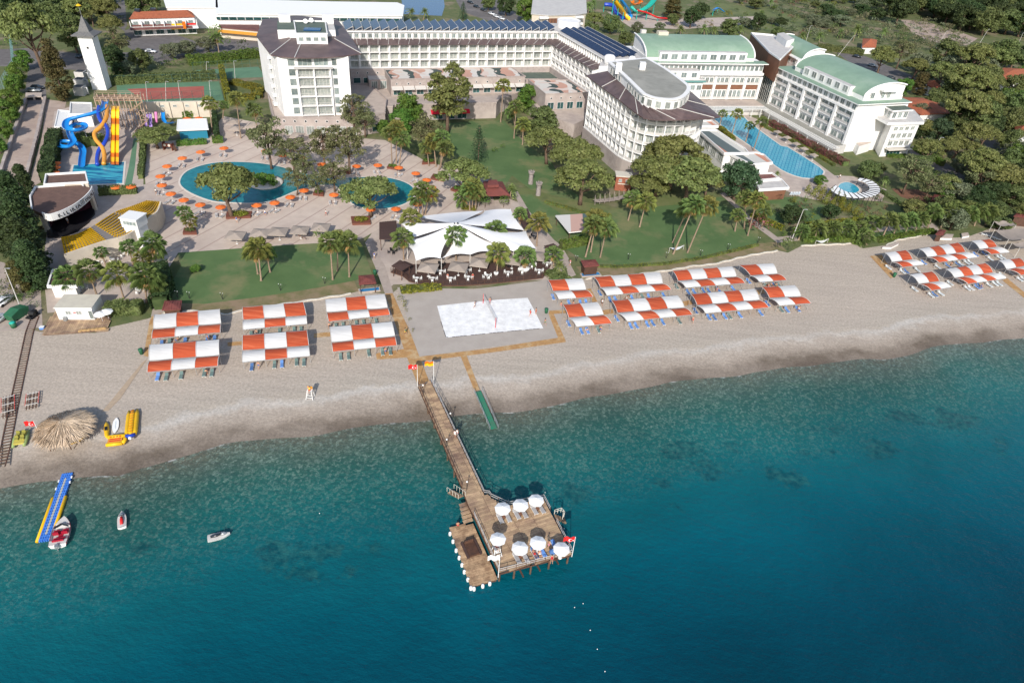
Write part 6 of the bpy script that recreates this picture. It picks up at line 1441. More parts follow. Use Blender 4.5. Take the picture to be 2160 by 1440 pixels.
bin_(G(299,746),'green bin by the leftmost orange boardwalk'); bin_(G(1152,660),'green bin at the corner of the white sand court'); bin_(G(1885,584),'green bin at the end of the far right boardwalk'); bin_(G(791,579),'green bin beside the shore path hut')
for i,(u,v,s) in enumerate(((843,630,14),(853,642,18),(857,655,9),(864,674,9),(871,697,9),(1302,605,14),(1310,617,12),(1298,596,10))): shrub(u,v,s,'lime',nthl(i,8,'small yucca-like plant')+' growing in the beach sand','small plants in the sand',1.4)
# ---------------------------------------------------------------- water sports things on the left
z2b = lambda x,y: (x/4,820+y/4)
HB = G(*z2b(570,400)); t = thing('thatched_hut','large round thatched sunshade with frayed dry fronds near the water','hut',HB)
hr = 4.3; mb = MB(); mb.lathe([(hr*.97,1.75),(hr*.5,2.62),(.2,3.3)],28); part('thatch_layer',mb.mesh('thatch_layer',M['thatch']),t)
for nm,cnt in (('upper_fronds',420),('lower_fronds',520)):
    mb = MB()
    for i in range(cnt):
        a = rnd.random()*6.283; lowr = nm[0] == 'l'; r0 = hr*(rnd.uniform(.45,.8) if lowr else rnd.uniform(.02,.35)); r1 = hr*(rnd.uniform(.95,1.16) if lowr else rnd.uniform(.5,.85)); a1 = a+rnd.uniform(-.12,.12)
        zf = lambda r: 3.45-1.5*r/hr-.25*(r/hr) ** 2
        A_ = Vector((r0*math.cos(a),r0*math.sin(a),zf(r0)+.05)); B_ = Vector((r1*math.cos(a1),r1*math.sin(a1),zf(r1)+rnd.uniform(-.12,.16))); sd = Vector((-math.sin(a),math.cos(a),0))*rnd.uniform(.05,.12)
        mb.add([A_,A_.lerp(B_,.6)+sd+Vector((0,0,.1)),B_,A_.lerp(B_,.6)-sd+Vector((0,0,.02))],[(0,3,2,1)])
    part(nm,mb.mesh(nm,M['thatch']),t)
for k in range(7): a = 6.283*k/7; part('post',MB().tube((3.4*math.cos(a),3.4*math.sin(a),0),(3.3*math.cos(a),3.3*math.sin(a),2.3),.09,.08,7).mesh('post',M['wood']),t)
part('post',MB().tube((0,0,0),(0,0,3.3),.12,.1,8).mesh('post',M['wood']),t)
flag(z2b(345,400),z2b(412,282),'tr','small red crescent-and-star flag at the left edge of the thatched hut')
def heading(a,b,z=0): A,B = G(*a,z),G(*b,z); d = B-A; return (A+B)/2,math.atan2(d.y,d.x),d.length
# banana boat
c,a,L = heading(z2b(1130,185),z2b(1105,440)); t = thing('banana_boat','long yellow inflatable banana boat with blue tips on the sand','inflatable boat',c,a)
for y in (-.62,0,.62):
    r = .36 if y else .42; part('tube',MB().path([(-L*.46,y,r),(-L*.3,y,r),(L*.25,y,r),(L*.4,y,r+.15)],[r*.5,r,r,r*.55],12).mesh('tube',M['yellow'],True),t)
part('blue_tip',MB().path([(L*.38,-.62,.5),(L*.44,0,.6),(L*.38,.62,.5)],[.3,.38,.3],10).mesh('blue_tip',M['slidedark'],True),t); part('nose_cap',MB().ball((L*.49,0,.6),.28).mesh('nose_cap',M['whitep'],True),t)
for k in range(9): part('handle',MB().box((-L*.38+k*L*.085,0,.84),(.12,.5,.06)).mesh('handle',M['slideamber']),t)
c,a,L = heading(z2b(900,285),z2b(905,425)); t = thing('kayak','narrow yellow kayak lying beside the white surfboard','kayak',c,a)
part('hull',MB().path([(-L/2,0,.25),(-L*.35,0,.2),(0,0,.18),(L*.35,0,.2),(L/2,0,.25)],[.05,.3,.42,.3,.05],12).mesh('hull',M['yellow'],True),t); part('cockpit',MB().box((0,0,.55),(.9,.45,.1)).mesh('cockpit',M['black']),t); part('stripe',MB().box((-L*.3,0,.42),(.5,.3,.1)).mesh('stripe',M['bin']),t)
c,a,L = heading(z2b(985,250),z2b(970,375)); t = thing('surfboard','white windsurf board lying between kayak and banana boat','surfboard',c,a)
part('board',MB().prism(smooth_closed([(-L/2,0),(-L*.3,.38),(0,.48),(L*.3,.4),(L/2,0),(L*.3,-.4),(0,-.48),(-L*.3,-.38)],3),.05,.2).mesh('board',M['whitecanvas']),t); part('deck_stripe',MB().box((0,0,.215),(L*.5,.12,.02)).mesh('deck_stripe',M['palebed']),t)
c,a,L = heading(z2b(910,455),z2b(1045,440)); t = thing('inflatable_sofa','yellow inflatable sofa with red stripes at the water edge','inflatable boat',c,a)
part('tube',MB().path([(-L/2,-.8,.3),(L/2,-.8,.3)],[.3,.3],10).path([(-L/2,.8,.35),(L/2+.3,.8,.35)],[.42,.42],10).path([(L/2,-.8,.3),(L/2+.3,0,.3),(L/2,.8,.3)],[.3]*3,10).mesh('tube',M['yellow'],True),t); part('seat',MB().box((0,0,.35),(L*.9,1.1,.35)).mesh('seat',M['slideorange']),t)
for y in (-.25,.2): part('stripe',MB().box((0,y,.55),(L*.7,.14,.05)).mesh('stripe',M['red']),t)
for q in (0,1,2,3): part('handle',MB().box((-L*.3+q*L*.2,.45,.75),(.25,.1,.1)).mesh('handle',M['red']),t)
c,a,L = heading(z2b(205,360),z2b(160,495)); t = thing('pedal_boat','faded yellow and green pedal boat parked on the shingle','pedal boat',c,a)
part('hull',MB().path([(-L/2,-.75,.25),(0,-.8,.3),(L/2,-.75,.25)],[.1,.35,.2],10).path([(-L/2,.75,.25),(0,.8,.3),(L/2,.75,.25)],[.1,.35,.2],10).mesh('hull',mat('faded_green',(.25,.33,.12),.5),True),t); part('deck',MB().box((0,0,.45),(L*.8,1.5,.25)).mesh('deck',mat('faded_yellow',(.50,.42,.09),.6)),t)
for x in (-.6,.5):
    for y in (-.4,.4): part('seat',MB().box((x,y,.68),(.5,.5,.25)).box((x-.3,y,.9),(.12,.5,.5)).mesh('seat',mat('faded_olive',(.3,.28,.06),.6)),t)
c = G(*z2b(660,440)); t = thing('pedal_boat','yellow boat with dark stripe half hidden under the thatched hut','pedal boat',c,R(60)); part('hull',MB().path([(-1.1,0,.3),(0,0,.35),(1.1,0,.3)],[.15,.45,.2],10).mesh('hull',M['yellow'],True),t); part('seat',MB().box((0,0,.75),(.8,.5,.2)).mesh('seat',M['slidedark']),t)
# blue modular floating dock
A_ = G(*z2b(575,720),SEA); B_ = G(*z2b(375,1290),SEA); d_ = B_-A_; a = math.atan2(d_.y,d_.x); L = d_.length; t = thing('floating_dock','long blue cube dock with a grey centre line and yellow edge tubes','floating dock',(A_.x,A_.y,SEA),a)
wd_ = (G(*z2b(620,720),SEA)-G(*z2b(530,725),SEA)).length/5; nx_ = int(L/.52)
mc = MB().prism(smooth_closed([(-.23,-.1),(-.1,-.23),(.1,-.23),(.23,-.1),(.23,.1),(.1,.23),(-.1,.23),(-.23,.1)],1),0,.38)
cb = mc.mesh('dock_cube',mat('dock_blue',(.045,.17,.58),.55,c2=(.06,.21,.64),scale=1.5,var=.1)); cg = MB().prism(smooth_closed([(-.23,-.1),(-.1,-.23),(.1,-.23),(.23,-.1),(.23,.1),(.1,.23),(-.1,.23),(-.23,.1)],1),0,.38).mesh('dock_cube',mat('dock_grey',(.42,.42,.38),.6))
for i in range(nx_):
    for j in range(5):
        part('dock_cube',cg if j == 2 and 1 < i < nx_-2 else cb,t,((i+.5)*L/nx_,(j-2)*wd_,-.05+rnd.uniform(0,.02)),0,(L/nx_/.46,wd_/.46,1))
for s in (-1,1): part('edge_tube',MB().path([(L*.36,s*wd_*2.6,.2),(L*.38,s*wd_*2.8,.2),(L,s*wd_*2.8,.2)],[.12,.24,.24],10).mesh('edge_tube',M['yellow'],True),t)
for x,s in ((.08,1),(.16,1),(.12,-1),(.24,-1)): part('cleat',MB().box((L*x,s*wd_*2.7,.35),(.35,.2,.15)).mesh('cleat',M['whitep']),t)
def hullm(L,B,H,m0,m1,open_=True):
    mb = MB(); n = 12; secs = []
    for i in range(n+1):
        s = i/n; x = -L/2+L*s; w = B/2*(1-max(0,(s-.45)/.55) ** 2.2)*(.92+.08*min(1,s*4))+.02; zt = H+.25*max(0,s-.5)
        secs.append([(x,-w,zt),(x,-w*.85,zt*.35),(x,0,0+.3*max(0,s-.7)*2),(x,w*.85,zt*.35),(x,w,zt)])
    mb.grid(secs,0); mb.add(secs[0],[(0,1,2,3,4)],0)
    return mb,secs
c,a,L = heading(z2b(485,1330),z2b(550,1080),SEA+.5); t = thing('speedboat','small white speedboat with dark red seats moored at the blue dock','boat',(c.x,c.y,SEA-.15),a); L *= .95; B = 2.3
mb,secs = hullm(L,B,.95,0,0); part('hull',mb.mesh('hull',M['whitep'],True),t)
mb = MB(); mb.grid([[(s[0][0],s[0][1]*.98,.5 if 2 < i < 9 else s[0][2]-.02),(s[0][0],-s[0][1]*.98,.5 if 2 < i < 9 else s[0][2]-.02)] for i,s in enumerate(secs)]); part('deck',mb.mesh('deck',M['slab']),t)
mb = MB()
for k in (0,4): mb.path([Vector(s[k])+Vector((0,0,-.12)) for s in secs],.045,6)
part('gunwale',mb.mesh('gunwale',mat('boat_red',(.45,.03,.05),.5),True),t)
for x,y,w in ((-.1,-.55,.7),(-.1,.55,.7),(-1.5,0,1.4)): part('seat',MB().box((x,y,.7),(.7,w,.3)).box((x-.38,y,.95),(.14,w,.5)).mesh('seat',mat('seat_red',(.35,.01,.03),.6)),t)
part('floor_mat',MB().box((-.6,0,.54),(1.8,.6,.04)).mesh('floor_mat',MATS['seat_red']),t); part('windscreen',MB().bar((.5,-.9,1.05),(.9,0,1.25),.06,.35).bar((.5,.9,1.05),(.9,0,1.25),.06,.35).mesh('windscreen',M['carglass']),t)
part('outboard_motor',MB().box((-L/2-.3,0,.95),(.5,.4,.5)).tube((-L/2-.35,0,.8),(-L/2-.4,0,-.2),.1).mesh('outboard_motor',M['cargrey']),t)
def jetski(a_,b_,seatm,label):
    c,a,L = heading(a_,b_,SEA+.2); t = thing('jet_ski',label,'jet ski',(c.x,c.y,SEA-.1),a,'jet skis at anchor'); L = max(L,3.0); mb,secs = hullm(L,1.2,.55,0,0); part('hull',mb.mesh('hull',M['whitep'],True),t)
    mb = MB(); mb.grid([[(s[0][0],s[0][1]*.97,s[0][2]-.01),(s[0][0],0,s[0][2]+.12),(s[0][0],-s[0][1]*.97,s[0][2]-.01)] for s in secs]); part('deck',mb.mesh('deck',M['slab'],True),t)
    part('seat',MB().path([(-L*.35,0,.7),(-L*.1,0,.75),(L*.1,0,.85)],[.2,.24,.14],8).mesh('seat',M[seatm],True),t); part('cowling',MB().path([(L*.08,0,.8),(L*.25,0,.75),(L*.42,0,.6)],[.22,.3,.08],8).mesh('cowling',M['cargrey'],True),t); part('handlebar',MB().bar((L*.1,-.4,1.05),(L*.1,.4,1.05),.06).mesh('handlebar',M['black']),t)
jetski((258,1112),(258,1082),'red','white jet ski with red seat seen end-on, right of the speedboat'); jetski((440,1137),(484,1126),'cardark','white jet ski with dark seat furthest from the shore')
for i,(u,v) in enumerate(((1073,1054),(1150,1038),(1190,1114),(1006,989),(1212,1280),(1245,1328),(1260,1368),(1276,1415),(1230,1272),(674,1082))): single('buoy',bmesh_('buoy',lambda: MB().ball((0,0,0),.075).mesh('buoy',M['whitep'],True)),nthl(sorted(x[0] for x in ((1073,0),(1150,0),(1190,0),(1006,0),(1212,0),(1245,0),(1260,0),(1276,0),(1230,0),(674,0))).index(u),10,'small white buoy')+' floating in the sea','buoy',G(u,v,SEA+.05),0,'white buoys')
# rails, trolley, winch
def rails(px,label,gauge=.95):
    P = resample(GP(px,.06),60); t = thing('boat_rails',label,'rails',P[0]); mbl = MB()
    for s in (-1,1):
        mb = MB(); Q = []
        for i,p in enumerate(P): d = (P[min(i+1,60)]-P[max(i-1,0)]).normalized(); Q.append(p+Vector((-d.y,d.x,0))*s*gauge/2-P[0])
        for a,b in zip(Q,Q[1:]): mb.bar(a,b,.16,.12)
        part('rail',mb.mesh('rail',mat('rusty_iron',(.07,.045,.035),.8,c2=(.14,.07,.05),scale=2)),t)
    for i in range(0,60): 
        p = P[i]; d = (P[i+1]-P[i]); part('sleeper',bmesh_('slp',lambda: MB().box((0,0,0),(.22,1.35,.1)).mesh('sleeper',M['pile'])),t,p-P[0]-Vector((0,0,.03)),math.atan2(d.y,d.x))
rails([(74,668),(62,700),(45,780),(28,860),(10,950),(0,985)],'rusty launching rails running down the shingle at the far left',1.3)
for q0,q1,lab in (((60,70),(60,250),'red-tipped boat trolley standing on the launching rails'),((270,40),(255,180),'red-tipped boat trolley lying on the shingle right of the rails')):
    c,a,L = heading(z2b(q0[0]+15,q0[1]),z2b(q1[0]+15,q1[1])); t = thing('boat_trolley',lab,'trolley',c+Vector((0,0,.15)),a,'boat trolleys')
    for y in (-.7,-.25,.25,.7): part('beam',MB().box((0,y,.2),(L,.1,.12)).mesh('beam',M['wood']),t)
    for k in range(6): part('crossbar',MB().box((-L*.42+k*L*.17,0,.32),(.1,1.8,.08)).mesh('crossbar',MATS['rusty_iron'] if k % 2 else M['rail']),t)
    for y in (-.95,.95): part('red_bar',MB().box((-L*.1,y,.3),(L*.7,.07,.07)).mesh('red_bar',M['red']),t)
c = G(70,668); t = thing('winch','dark petrol winch at the top of the launching rails','winch',c,R(80)); part('base',MB().box((0,0,.25),(2.2,1.4,.25)).mesh('base',M['black']),t); part('drum',MB().tube((0,-.6,.8),(0,.6,.8),.4).mesh('drum',M['dark']),t); part('engine',MB().box((.7,0,.8),(.7,.7,.7)).mesh('engine',M['black']),t); part('frame',MB().bar((-1,-.6,.4),(-1,.6,1.2),.1).bar((-1,.6,.4),(-1,-.6,1.2),.1).mesh('frame',M['dark']),t)
# cabin and its deck
dk = [(92,692),(104,672),(118,655),(236,655),(228,697),(90,706)]; DK = [V2(p) for p in GP(dk,.25)]; t = thing('timber_deck','weathered timber deck in front of the white container cabin','deck',(DK[0].x,DK[0].y,0)); w_ = (V2(G(228,697,.25))-V2(G(90,706,.25))).normalized(); planks(t,DK,DK[0],w_,.35,.25,M['plank'])
mb = MB(); mb.prism([p-DK[0] for p in offset_poly(DK,-.1)],0,.18); part('deck_base',mb.mesh('deck_base',M['pile']),t)
Pc = [G(125,674,.3),G(201,674,.3)]; wc = Wall(Pc[0],Pc[1]); t = thing('container_cabin','white container cabin with blue trim and small windows on the timber deck','cabin',(Pc[0].x,Pc[0].y,0)); dp = 4.6
body(t,'wall',[wc.at(0),wc.at(wc.L),wc.at(wc.L,-dp),wc.at(0,-dp)],.3,3.0,M['whitep']); roofslab(t,'roof',[wc.at(-.15,.15),wc.at(wc.L+.15,.15),wc.at(wc.L+.15,-dp-.1),wc.at(-.15,-dp-.1)],3.0,.18,M['whitep'],mat('cream_roof_sheet',(.58,.54,.44),.7,c2=(.52,.48,.4),scale=.6))
for x in (.33,.62): window(t,wc,wc.L*x,2.0,1.0,.9,'curtain',2,.02)
window(t,wc,wc.L*.94,1.5,.8,2.0,'glass',1,.02,'door')
for z in (.75,1.25,2.75): boxpart(t,wc,wc.L*.42,.03,z,(wc.L*.8,.05,.1),M['palebed'],'trim')
boxpart(t,wc,wc.L*.2,.3,.7,(.6,.5,.8),M['cargrey'],'air_conditioner'); boxpart(t,wc,wc.L*.5,.035,2.0,(.5,.03,.25),M['red'],'sign')
for q,lab in (((211,661),'round white parasol beside the container cabin door'),((224,656),'smaller printed white parasol behind the cabin parasol')): brolly('white',G(*q,2),lab,None,1.2,2.1)
t = thing('table','small round white table under the cabin parasol','table',G(211,673),0); part('table_top',MB().lathe([(.4,.95),(.4,1.0)],12).mesh('table_top',M['whitep']),t); part('leg',MB().tube((0,0,.25),(0,0,.95),.05).mesh('leg',M['whitep']),t)
for i,x in enumerate((0,8,17,26,34,42,48)): single('stone_block',MB().ball((0,0,.25),(.62,.42,.34),7,5).mesh('stone_block',mat('ochre_stone',(.42,.27,.12),.9,c2=(.3,.19,.09),scale=2)),nthl(i,7,'ochre stone')+' edging the front of the timber deck','stone',G(172+x,700-x*.1),rnd.random(),'ochre edging stones')
c = G(90,694); t = thing('cool_box','blue crate at the front left corner of the timber deck','crate',c,.2); part('body',MB().box((0,0,.3),(.8,.6,.5)).mesh('body',M['bluecush']),t); part('lid',MB().box((0,0,.58),(.84,.64,.06)).mesh('lid',M['whitep']),t)
c = G(39,668); t = thing('skip','large green waste container beside the winch','waste container',c,R(78)); part('body',MB().add([(-1.7,-.9,0),(1.7,-.9,0),(1.7,.9,0),(-1.7,.9,0),(-2,-1,1.5),(2,-1,1.5),(2,1,1.5),(-2,1,1.5)],[(3,2,1,0),(0,1,5,4),(1,2,6,5),(2,3,7,6),(3,0,4,7)]).mesh('body',M['bin']),t)
part('lid',MB().add([(-2,-1,1.5),(0,-1,2.0),(0,1,2.0),(-2,1,1.5),(2,-1,1.5),(2,1,1.5)],[(0,1,2,3),(1,4,5,2),(0,4,1),(3,2,5)]).mesh('lid',M['bin']),t); part('wheel',MB().tube((-1.2,-1,.2),(-1.2,1,.2),.2).mesh('wheel',M['tyre']),t)
c = G(30,690); t = thing('litter_bin','small green bin at the edge of the car park','bin',c,0,'green bins on the beach'); part('body',MB().lathe([(.5,0),(.6,1.1)],10).mesh('body',M['bin'],True),t); part('lid',MB().lathe([(.62,1.1),(.3,1.3)],10).mesh('lid',M['teal'],True),t)
def car_proto(paint):
    def f():
        mb = MB(); prof = [(-2.1,.35),(-2.15,.8),(-1.9,.95),(-1.45,1.38),(.35,1.42),(1.05,.98),(1.95,.85),(2.15,.6),(2.1,.35)]
        n = len(prof); L_ = [(x,-.82 if z < 1.1 else -.66,z) for x,z in prof]; R_ = [(x,.82 if z < 1.1 else .66,z) for x,z in prof]
        mb.add(L_+R_,[(i,n+i,n+i+1,i+1) for i in range(n-1)]+[tuple(range(n)),tuple(range(2*n-1,n-1,-1)),(0,n-1,2*n-1,n)])
        gl = MB(); gl.add([(.42,-.62,1.42),(1.0,-.76,1.03),(1.0,.76,1.03),(.42,.62,1.42)],[(0,1,2,3)]); gl.add([(-1.48,-.62,1.40),(-1.88,-.76,.99),(-1.88,.76,.99),(-1.48,.62,1.40)],[(3,2,1,0)])
        for s in (-1,1): gl.add([(-1.35,s*.685,1.34),(-1.7,s*.83,1.0),(.85,s*.83,1.0),(.28,s*.685,1.36)],[(0,1,2,3) if s < 0 else (3,2,1,0)])
        wh = [('wheel',MB().tube((x,y-.1,.33),(x,y+.1,.33),.33,None,12).mesh('wheel',M['tyre'])) for x in (-1.35,1.35) for y in (-.78,.78)]
        hl = [('headlight',MB().box((2.08,y,.68),(.1,.3,.15)).mesh('headlight',M['whitep'])) for y in (-.55,.55)]
        return [('body',mb.mesh('body',M[paint],True)),('windows',gl.mesh('windows',M['carglass']))]+wh+hl
    return bmesh_(('car',paint),f)
for u,v,rz_,pt,lab in ((8,633,80,'carwhite','white car parked by the dark conifers at the left edge'),(-8,674,75,'carwhite','white car partly cut off by the left edge near the skip'),(71,190,12,'cargrey','silver car parked above the underpass ramp'),(78,184,14,'cardark','dark car behind the silver one above the ramp'),(318,108,3,'carwhite','white car parked in front of the shops'),(1005,14,-45,'cardark','dark car parked on the back street, second from top'),(1020,21,-45,'cardark','dark car parked lowest on the back street'),(992,5,-45,'cardark','dark car at the very top of the back street'),(1037,29,-40,'carwhite','upper white car in the diagonal parking row'),(1048,35,-40,'carwhite','middle white car in the diagonal parking row'),(1058,39,-40,'carwhite','lower white car in the diagonal parking row'),(1808,119,-30,'cardark','dark car parked beneath the round pine on the right'),(1840,138,-30,'cargrey','silver car on the road behind the green barrel roof'),(1880,164,-30,'cardark','dark car by the red-roofed bungalows'),(170,118,80,'cardark','dark car on the upper road beside the tower')):
    p = G(u,v,.7); spawn(car_proto(pt),'parked_car',lab,'car',(p.x,p.y,.04),R(rz_),'parked cars')
# ---------------------------------------------------------------- pools
def water_mat(name,c1,c2,scale=.5,tiles=None):
    m = bpy.data.materials.new(name); m.use_nodes = True; n,l,mth,noise,ramp,mr,mix,attr,pos = node_tools(m)
    c = mix(mr(noise(scale,3),.35,.65),c1,c2)
    if tiles:
        mp = n.new('ShaderNodeMapping'); mp.inputs['Rotation'].default_value = (0,0,tiles[0]); mp.inputs['Scale'].default_value = tiles[1]; l.new(pos,mp.inputs[0])
        t = n.new('ShaderNodeTexVoronoi' if tiles[2] == 'hex' else 'ShaderNodeTexBrick'); l.new(mp.outputs[0],t.inputs['Vector'])
        if tiles[2] == 'lat': t.inputs['Scale'].default_value = 1; t.inputs['Mortar Size'].default_value = .05; t.inputs['Brick Width'].default_value = .9; t.inputs['Row Height'].default_value = .45; t.inputs['Mortar Smooth'].default_value = .1; c = mix(mr(t.outputs['Fac'],0,1,.55,0),mix(.35,c,(.0,.12,.3)),tiles[3])
        elif tiles[2] == 'hex': t.inputs['Scale'].default_value = 1; t.inputs['Randomness'].default_value = .12; c = mix(mr(t.outputs['Distance'],.30,.44),c,tiles[3])
        else: t.inputs['Scale'].default_value = 1; t.inputs['Mortar Size'].default_value = .0; t.inputs['Color1'].default_value = (0,0,0,1); t.inputs['Color2'].default_value = (1,1,1,1); c = mix(mr(noise(.9,2,vec=mp.outputs[0]),.45,.55),c,tiles[3]); c = mix(t.outputs['Color'],c,mix(.5,c,(.0,.12,.25)))
    b = n['Principled BSDF']; l.new(c,b.inputs['Base Color']); b.inputs['Roughness'].default_value = .08; b.inputs['IOR'].default_value = 1.33
    bp = n.new('ShaderNodeBump'); bp.inputs['Distance'].default_value = .03; l.new(noise(1.6,3),bp.inputs['Height']); l.new(bp.outputs[0],b.inputs['Normal']); return m
POOLW = water_mat('pool_water',(.006,.14,.165),(.016,.20,.225))
def pool(name,px,wm,cop=.45,sm=4,z=.05):
    pts = smooth_closed(px,sm) if sm else px; P = [V2(p) for p in GP(pts,z)]
    if area2(P) < 0: P = P[::-1]
    O = offset_poly(P,cop); n = len(P); mb = MB()
    mb.add([(p.x,p.y,.06+z) for p in P]+[(p.x,p.y,.06+z) for p in O]+[(p.x,p.y,.0) for p in O],[(k,n+k,n+(k+1) % n,(k+1) % n) for k in range(n)]+[(n+k,2*n+k,2*n+(k+1) % n,n+(k+1) % n) for k in range(n)])
    struct(name+'_coping',mb.mesh(name+'_coping',M['coping']))
    m2 = MB(); m2.add([(p.x,p.y,z+.045) for p in P],[tuple(range(n))]); struct(name,m2.mesh(name,wm))
pool('main_pool',[(380,384),(388,367),(408,355),(440,346),(480,342),(540,344),(590,352),(640,366),(690,376),(740,375),(790,374),(827,377),(858,387),(874,401),(869,418),(850,431),(818,439),(780,440),(748,432),(728,412),(712,394),(690,390),(660,393),(625,402),(590,417),(560,426),(530,428),(490,427),(450,424),(412,411),(388,397)],POOLW)
pool('slide_pool',[(156,349),(262,342),(258,387),(146,391)],water_mat('slide_pool_water',(.005,.10,.22),(.01,.17,.30),tiles=(0,(.16,.9,1),'brick',(.05,.42,.50))),.5,0)
pool('long_pool',[(1505,250),(1512,244),(1563,244),(1579,258),(1647,308),(1660,310),(1728,353),(1736,366),(1722,375),(1693,375),(1662,365),(1636,350),(1605,323),(1545,282)],water_mat('long_pool_water',(.015,.22,.38),(.03,.32,.46),tiles=(w2.rz,(.42,.42,1),'lat',(.14,.50,.58))),.5,2)
pool('round_pool',[(1773,388),(1790,385),(1806,393),(1812,402),(1798,409),(1776,407),(1768,398)],water_mat('small_pool_water',(.02,.28,.42),(.04,.36,.48)),.4)
sheet('blue_lake',[(846,-10),(935,-10),(938,14),(932,34),(850,30)],.03,M['navy'])
c = G(562,387); mb = MB(); mb.lathe([(4.4,0),(4.6,.45),(4.0,.5)],28,0,(0,0,0)); t = thing('planted_island','round planted island with lush dark shrubs in the round pool','island',c); part('kerb',mb.mesh('kerb',M['coping'],True),t)
part('plants',clump_cloud([(3.3*math.cos(k*1.1)*(.3+.7*(k % 3)/2),3.3*math.sin(k*1.1)*(.3+.7*(k % 3)/2),1.1,1.1,.9) for k in range(16)],70,.42,F['broad'],'plants'),t)
# ---------------------------------------------------------------- pool parasols and loungers
UM = [(472,311,'nearest the top hedge beside the stone block'),(423,319,'right of the climbing frame'),(384,332,'second below the climbing frame'),(352,349,'at the upper left rim of the round pool'),(338,370,'furthest left beside the round pool'),(341,389,'second lowest on the left rim of the round pool'),(360,407,'at the lower left rim, above the tall palm'),(387,420,'directly above the potted palms'),(422,430,'left of the planter with the pool pine'),(465,435,'touching the planter with the pool pine'),(541,431,'just right of the pool pine planter'),(579,426,'at the lower right rim of the round pool'),(612,414,'between round pool rim and thin pines'),(641,400,'half hidden by the thin pine at the river bend'),(704,409,'left of the spreading pine over the small pool'),(782,440,'under the spreading pine at the small pool'),(835,439,'below the small pool, clear of the pine'),(881,429,'beneath the palm trio right of the small pool'),(911,410,'beside the palm trio, lower one'),(911,394,'above the palm trio right of the small pool'),(900,378,'right of the small pool, near the rim'),(877,364,'upper right of the small pool'),(841,352,'over the small planter above the small pool'),(797,347,'above the small pool, left of the planter'),(752,349,'under the thin pines above the small pool'),(678,345,'between the thin pines behind the river'),(639,333,'under the pines in front of the hotel block'),(560,317,'behind the trunk of the tall thin pine'),(596,326,'half hidden behind the thin pine crown'),(394,249,'left one behind the white slide canopy'),(419,248,'right one behind the white slide canopy'),(117,343,'topmost at the hedge left of the slide pool'),(116,352,'middle one at the hedge left of the slide pool'),(114,363,'lowest at the hedge left of the slide pool'),(244,393,'left one below the slide pool'),(276,392,'right one below the slide pool')]
for u,v,wh in UM:
    p = G(u,v,2.2); brolly('orange',p,'orange parasol '+wh,'orange parasols round the pools',1.32,2.2)
    if u > 300 and v > 300:
        for s in (-1,1): bed(Vector((p.x+s*.75,p.y-1.5,0)),rnd.uniform(-.5,.5),'greycush',('left' if s < 0 else 'right')+' grey lounger by the parasol '+wh,'grey loungers round the pools')
for i,(u,v) in enumerate(((496,494),(548,489),(587,486),(632,483),(676,477))): brolly('square',G(u,v,2.6),nthl(i,5,'square beige parasol')+' in the row above the beach lawn','square beige parasols above the lawn',2.1,2.6,0,.07)
for i,(u,v,lab) in enumerate(((903,562,'leftmost square beige parasol on the dark deck'),(967,560,'second square beige parasol on the dark deck'),(1012,551,'dark grey square parasol in the middle of the deck'),(1081,546,'fourth square beige parasol between the deck palms'),(1131,537,'rightmost square beige parasol on the dark deck'))): brolly('square',G(u,v,2.9),lab,'square parasols on the deck',2.1,2.6,.3,-.1)
for u,v,lab in ((595,287,'beige parasol left at the foot of the hotel block'),(627,283,'beige parasol right at the foot of the hotel block'),(494,255,'upper pale square parasol by the palm wall'),(497,269,'lower pale square parasol by the palm wall'),(536,262,'pale square parasol behind the tall palm')): brolly('square',G(u,v,2.6),lab,None,1.9,2.6)
for i,(u,v) in enumerate(((1641,275),(1661,285),(1680,297),(1697,307),(1717,318))): 
    q = (1745-(1717-u)*.0,0)
for i,(x,y) in enumerate(((1485,205),(1600,272),(1710,347),(1805,405),(1920,482))): brolly('square',G(1380+x/5.684,240+y/5.684,2.4),nthl(i,5,'small white parasol')+' along the hedge of the long pool','white parasols along the long pool',1.1,2.3,0,.5,name='parasol'); 
for i,(x,y) in enumerate(((1440,250),(1550,315),(1660,390),(1760,455),(1880,525))):
    for s in (-1,1): bed(G(1380+(x+s*18)/5.684,240+y/5.684),R(60),'greycush',('left' if s < 0 else 'right')+' lounger of '+nth(i,5)+' pair along the long pool','loungers along the long pool')
for i in range(4): bed(G(1668+i*5.6,411),R(-30),'palebed',nthl(i,4,'white lounger')+' on the lawn beside the garden bar','loungers on the bar lawn')
# ---------------------------------------------------------------- pergola ring by the round pool
cc = G(1795,401); t = thing('round_pergola','curved pergola with white roof panels around the small round pool','pergola',cc)
ring_o = smooth_open([G(u,v,2.6)-cc for u,v in ((1751,400),(1770,412),(1805,418),(1840,415),(1856,405),(1852,392),(1835,380),(1812,376))],3); ring_i = smooth_open([G(u,v,2.6)-cc for u,v in ((1762,391),(1782,404),(1806,408),(1826,406),(1834,399),(1831,391),(1822,384),(1808,380))],3)
A_ = resample(ring_o,17); B_ = resample(ring_i,17)
for k in range(17):
    a,b,c,d = A_[k],A_[k+1],B_[k+1],B_[k]; mb = MB(); f = .12; P4 = [a.lerp(b,f),a.lerp(b,1-f),d.lerp(c,1-f),d.lerp(c,f)]; mb.add(P4+[p+Vector((0,0,.12)) for p in P4],[(3,2,1,0),(4,5,6,7),(0,1,5,4),(1,2,6,5),(2,3,7,6),(3,0,4,7)]); part('roof_panel',mb.mesh('roof_panel',M['whitecanvas']),t)
for k in range(18):
    mb = MB(); mb.bar(A_[k]+(A_[k]-B_[k])*.08+Vector((0,0,.2)),B_[k]+Vector((0,0,.2)),.1,.15); mb.bar((*A_[k].xy,0),A_[k],.12); part('beam',mb.mesh('beam',M['dark']),t)
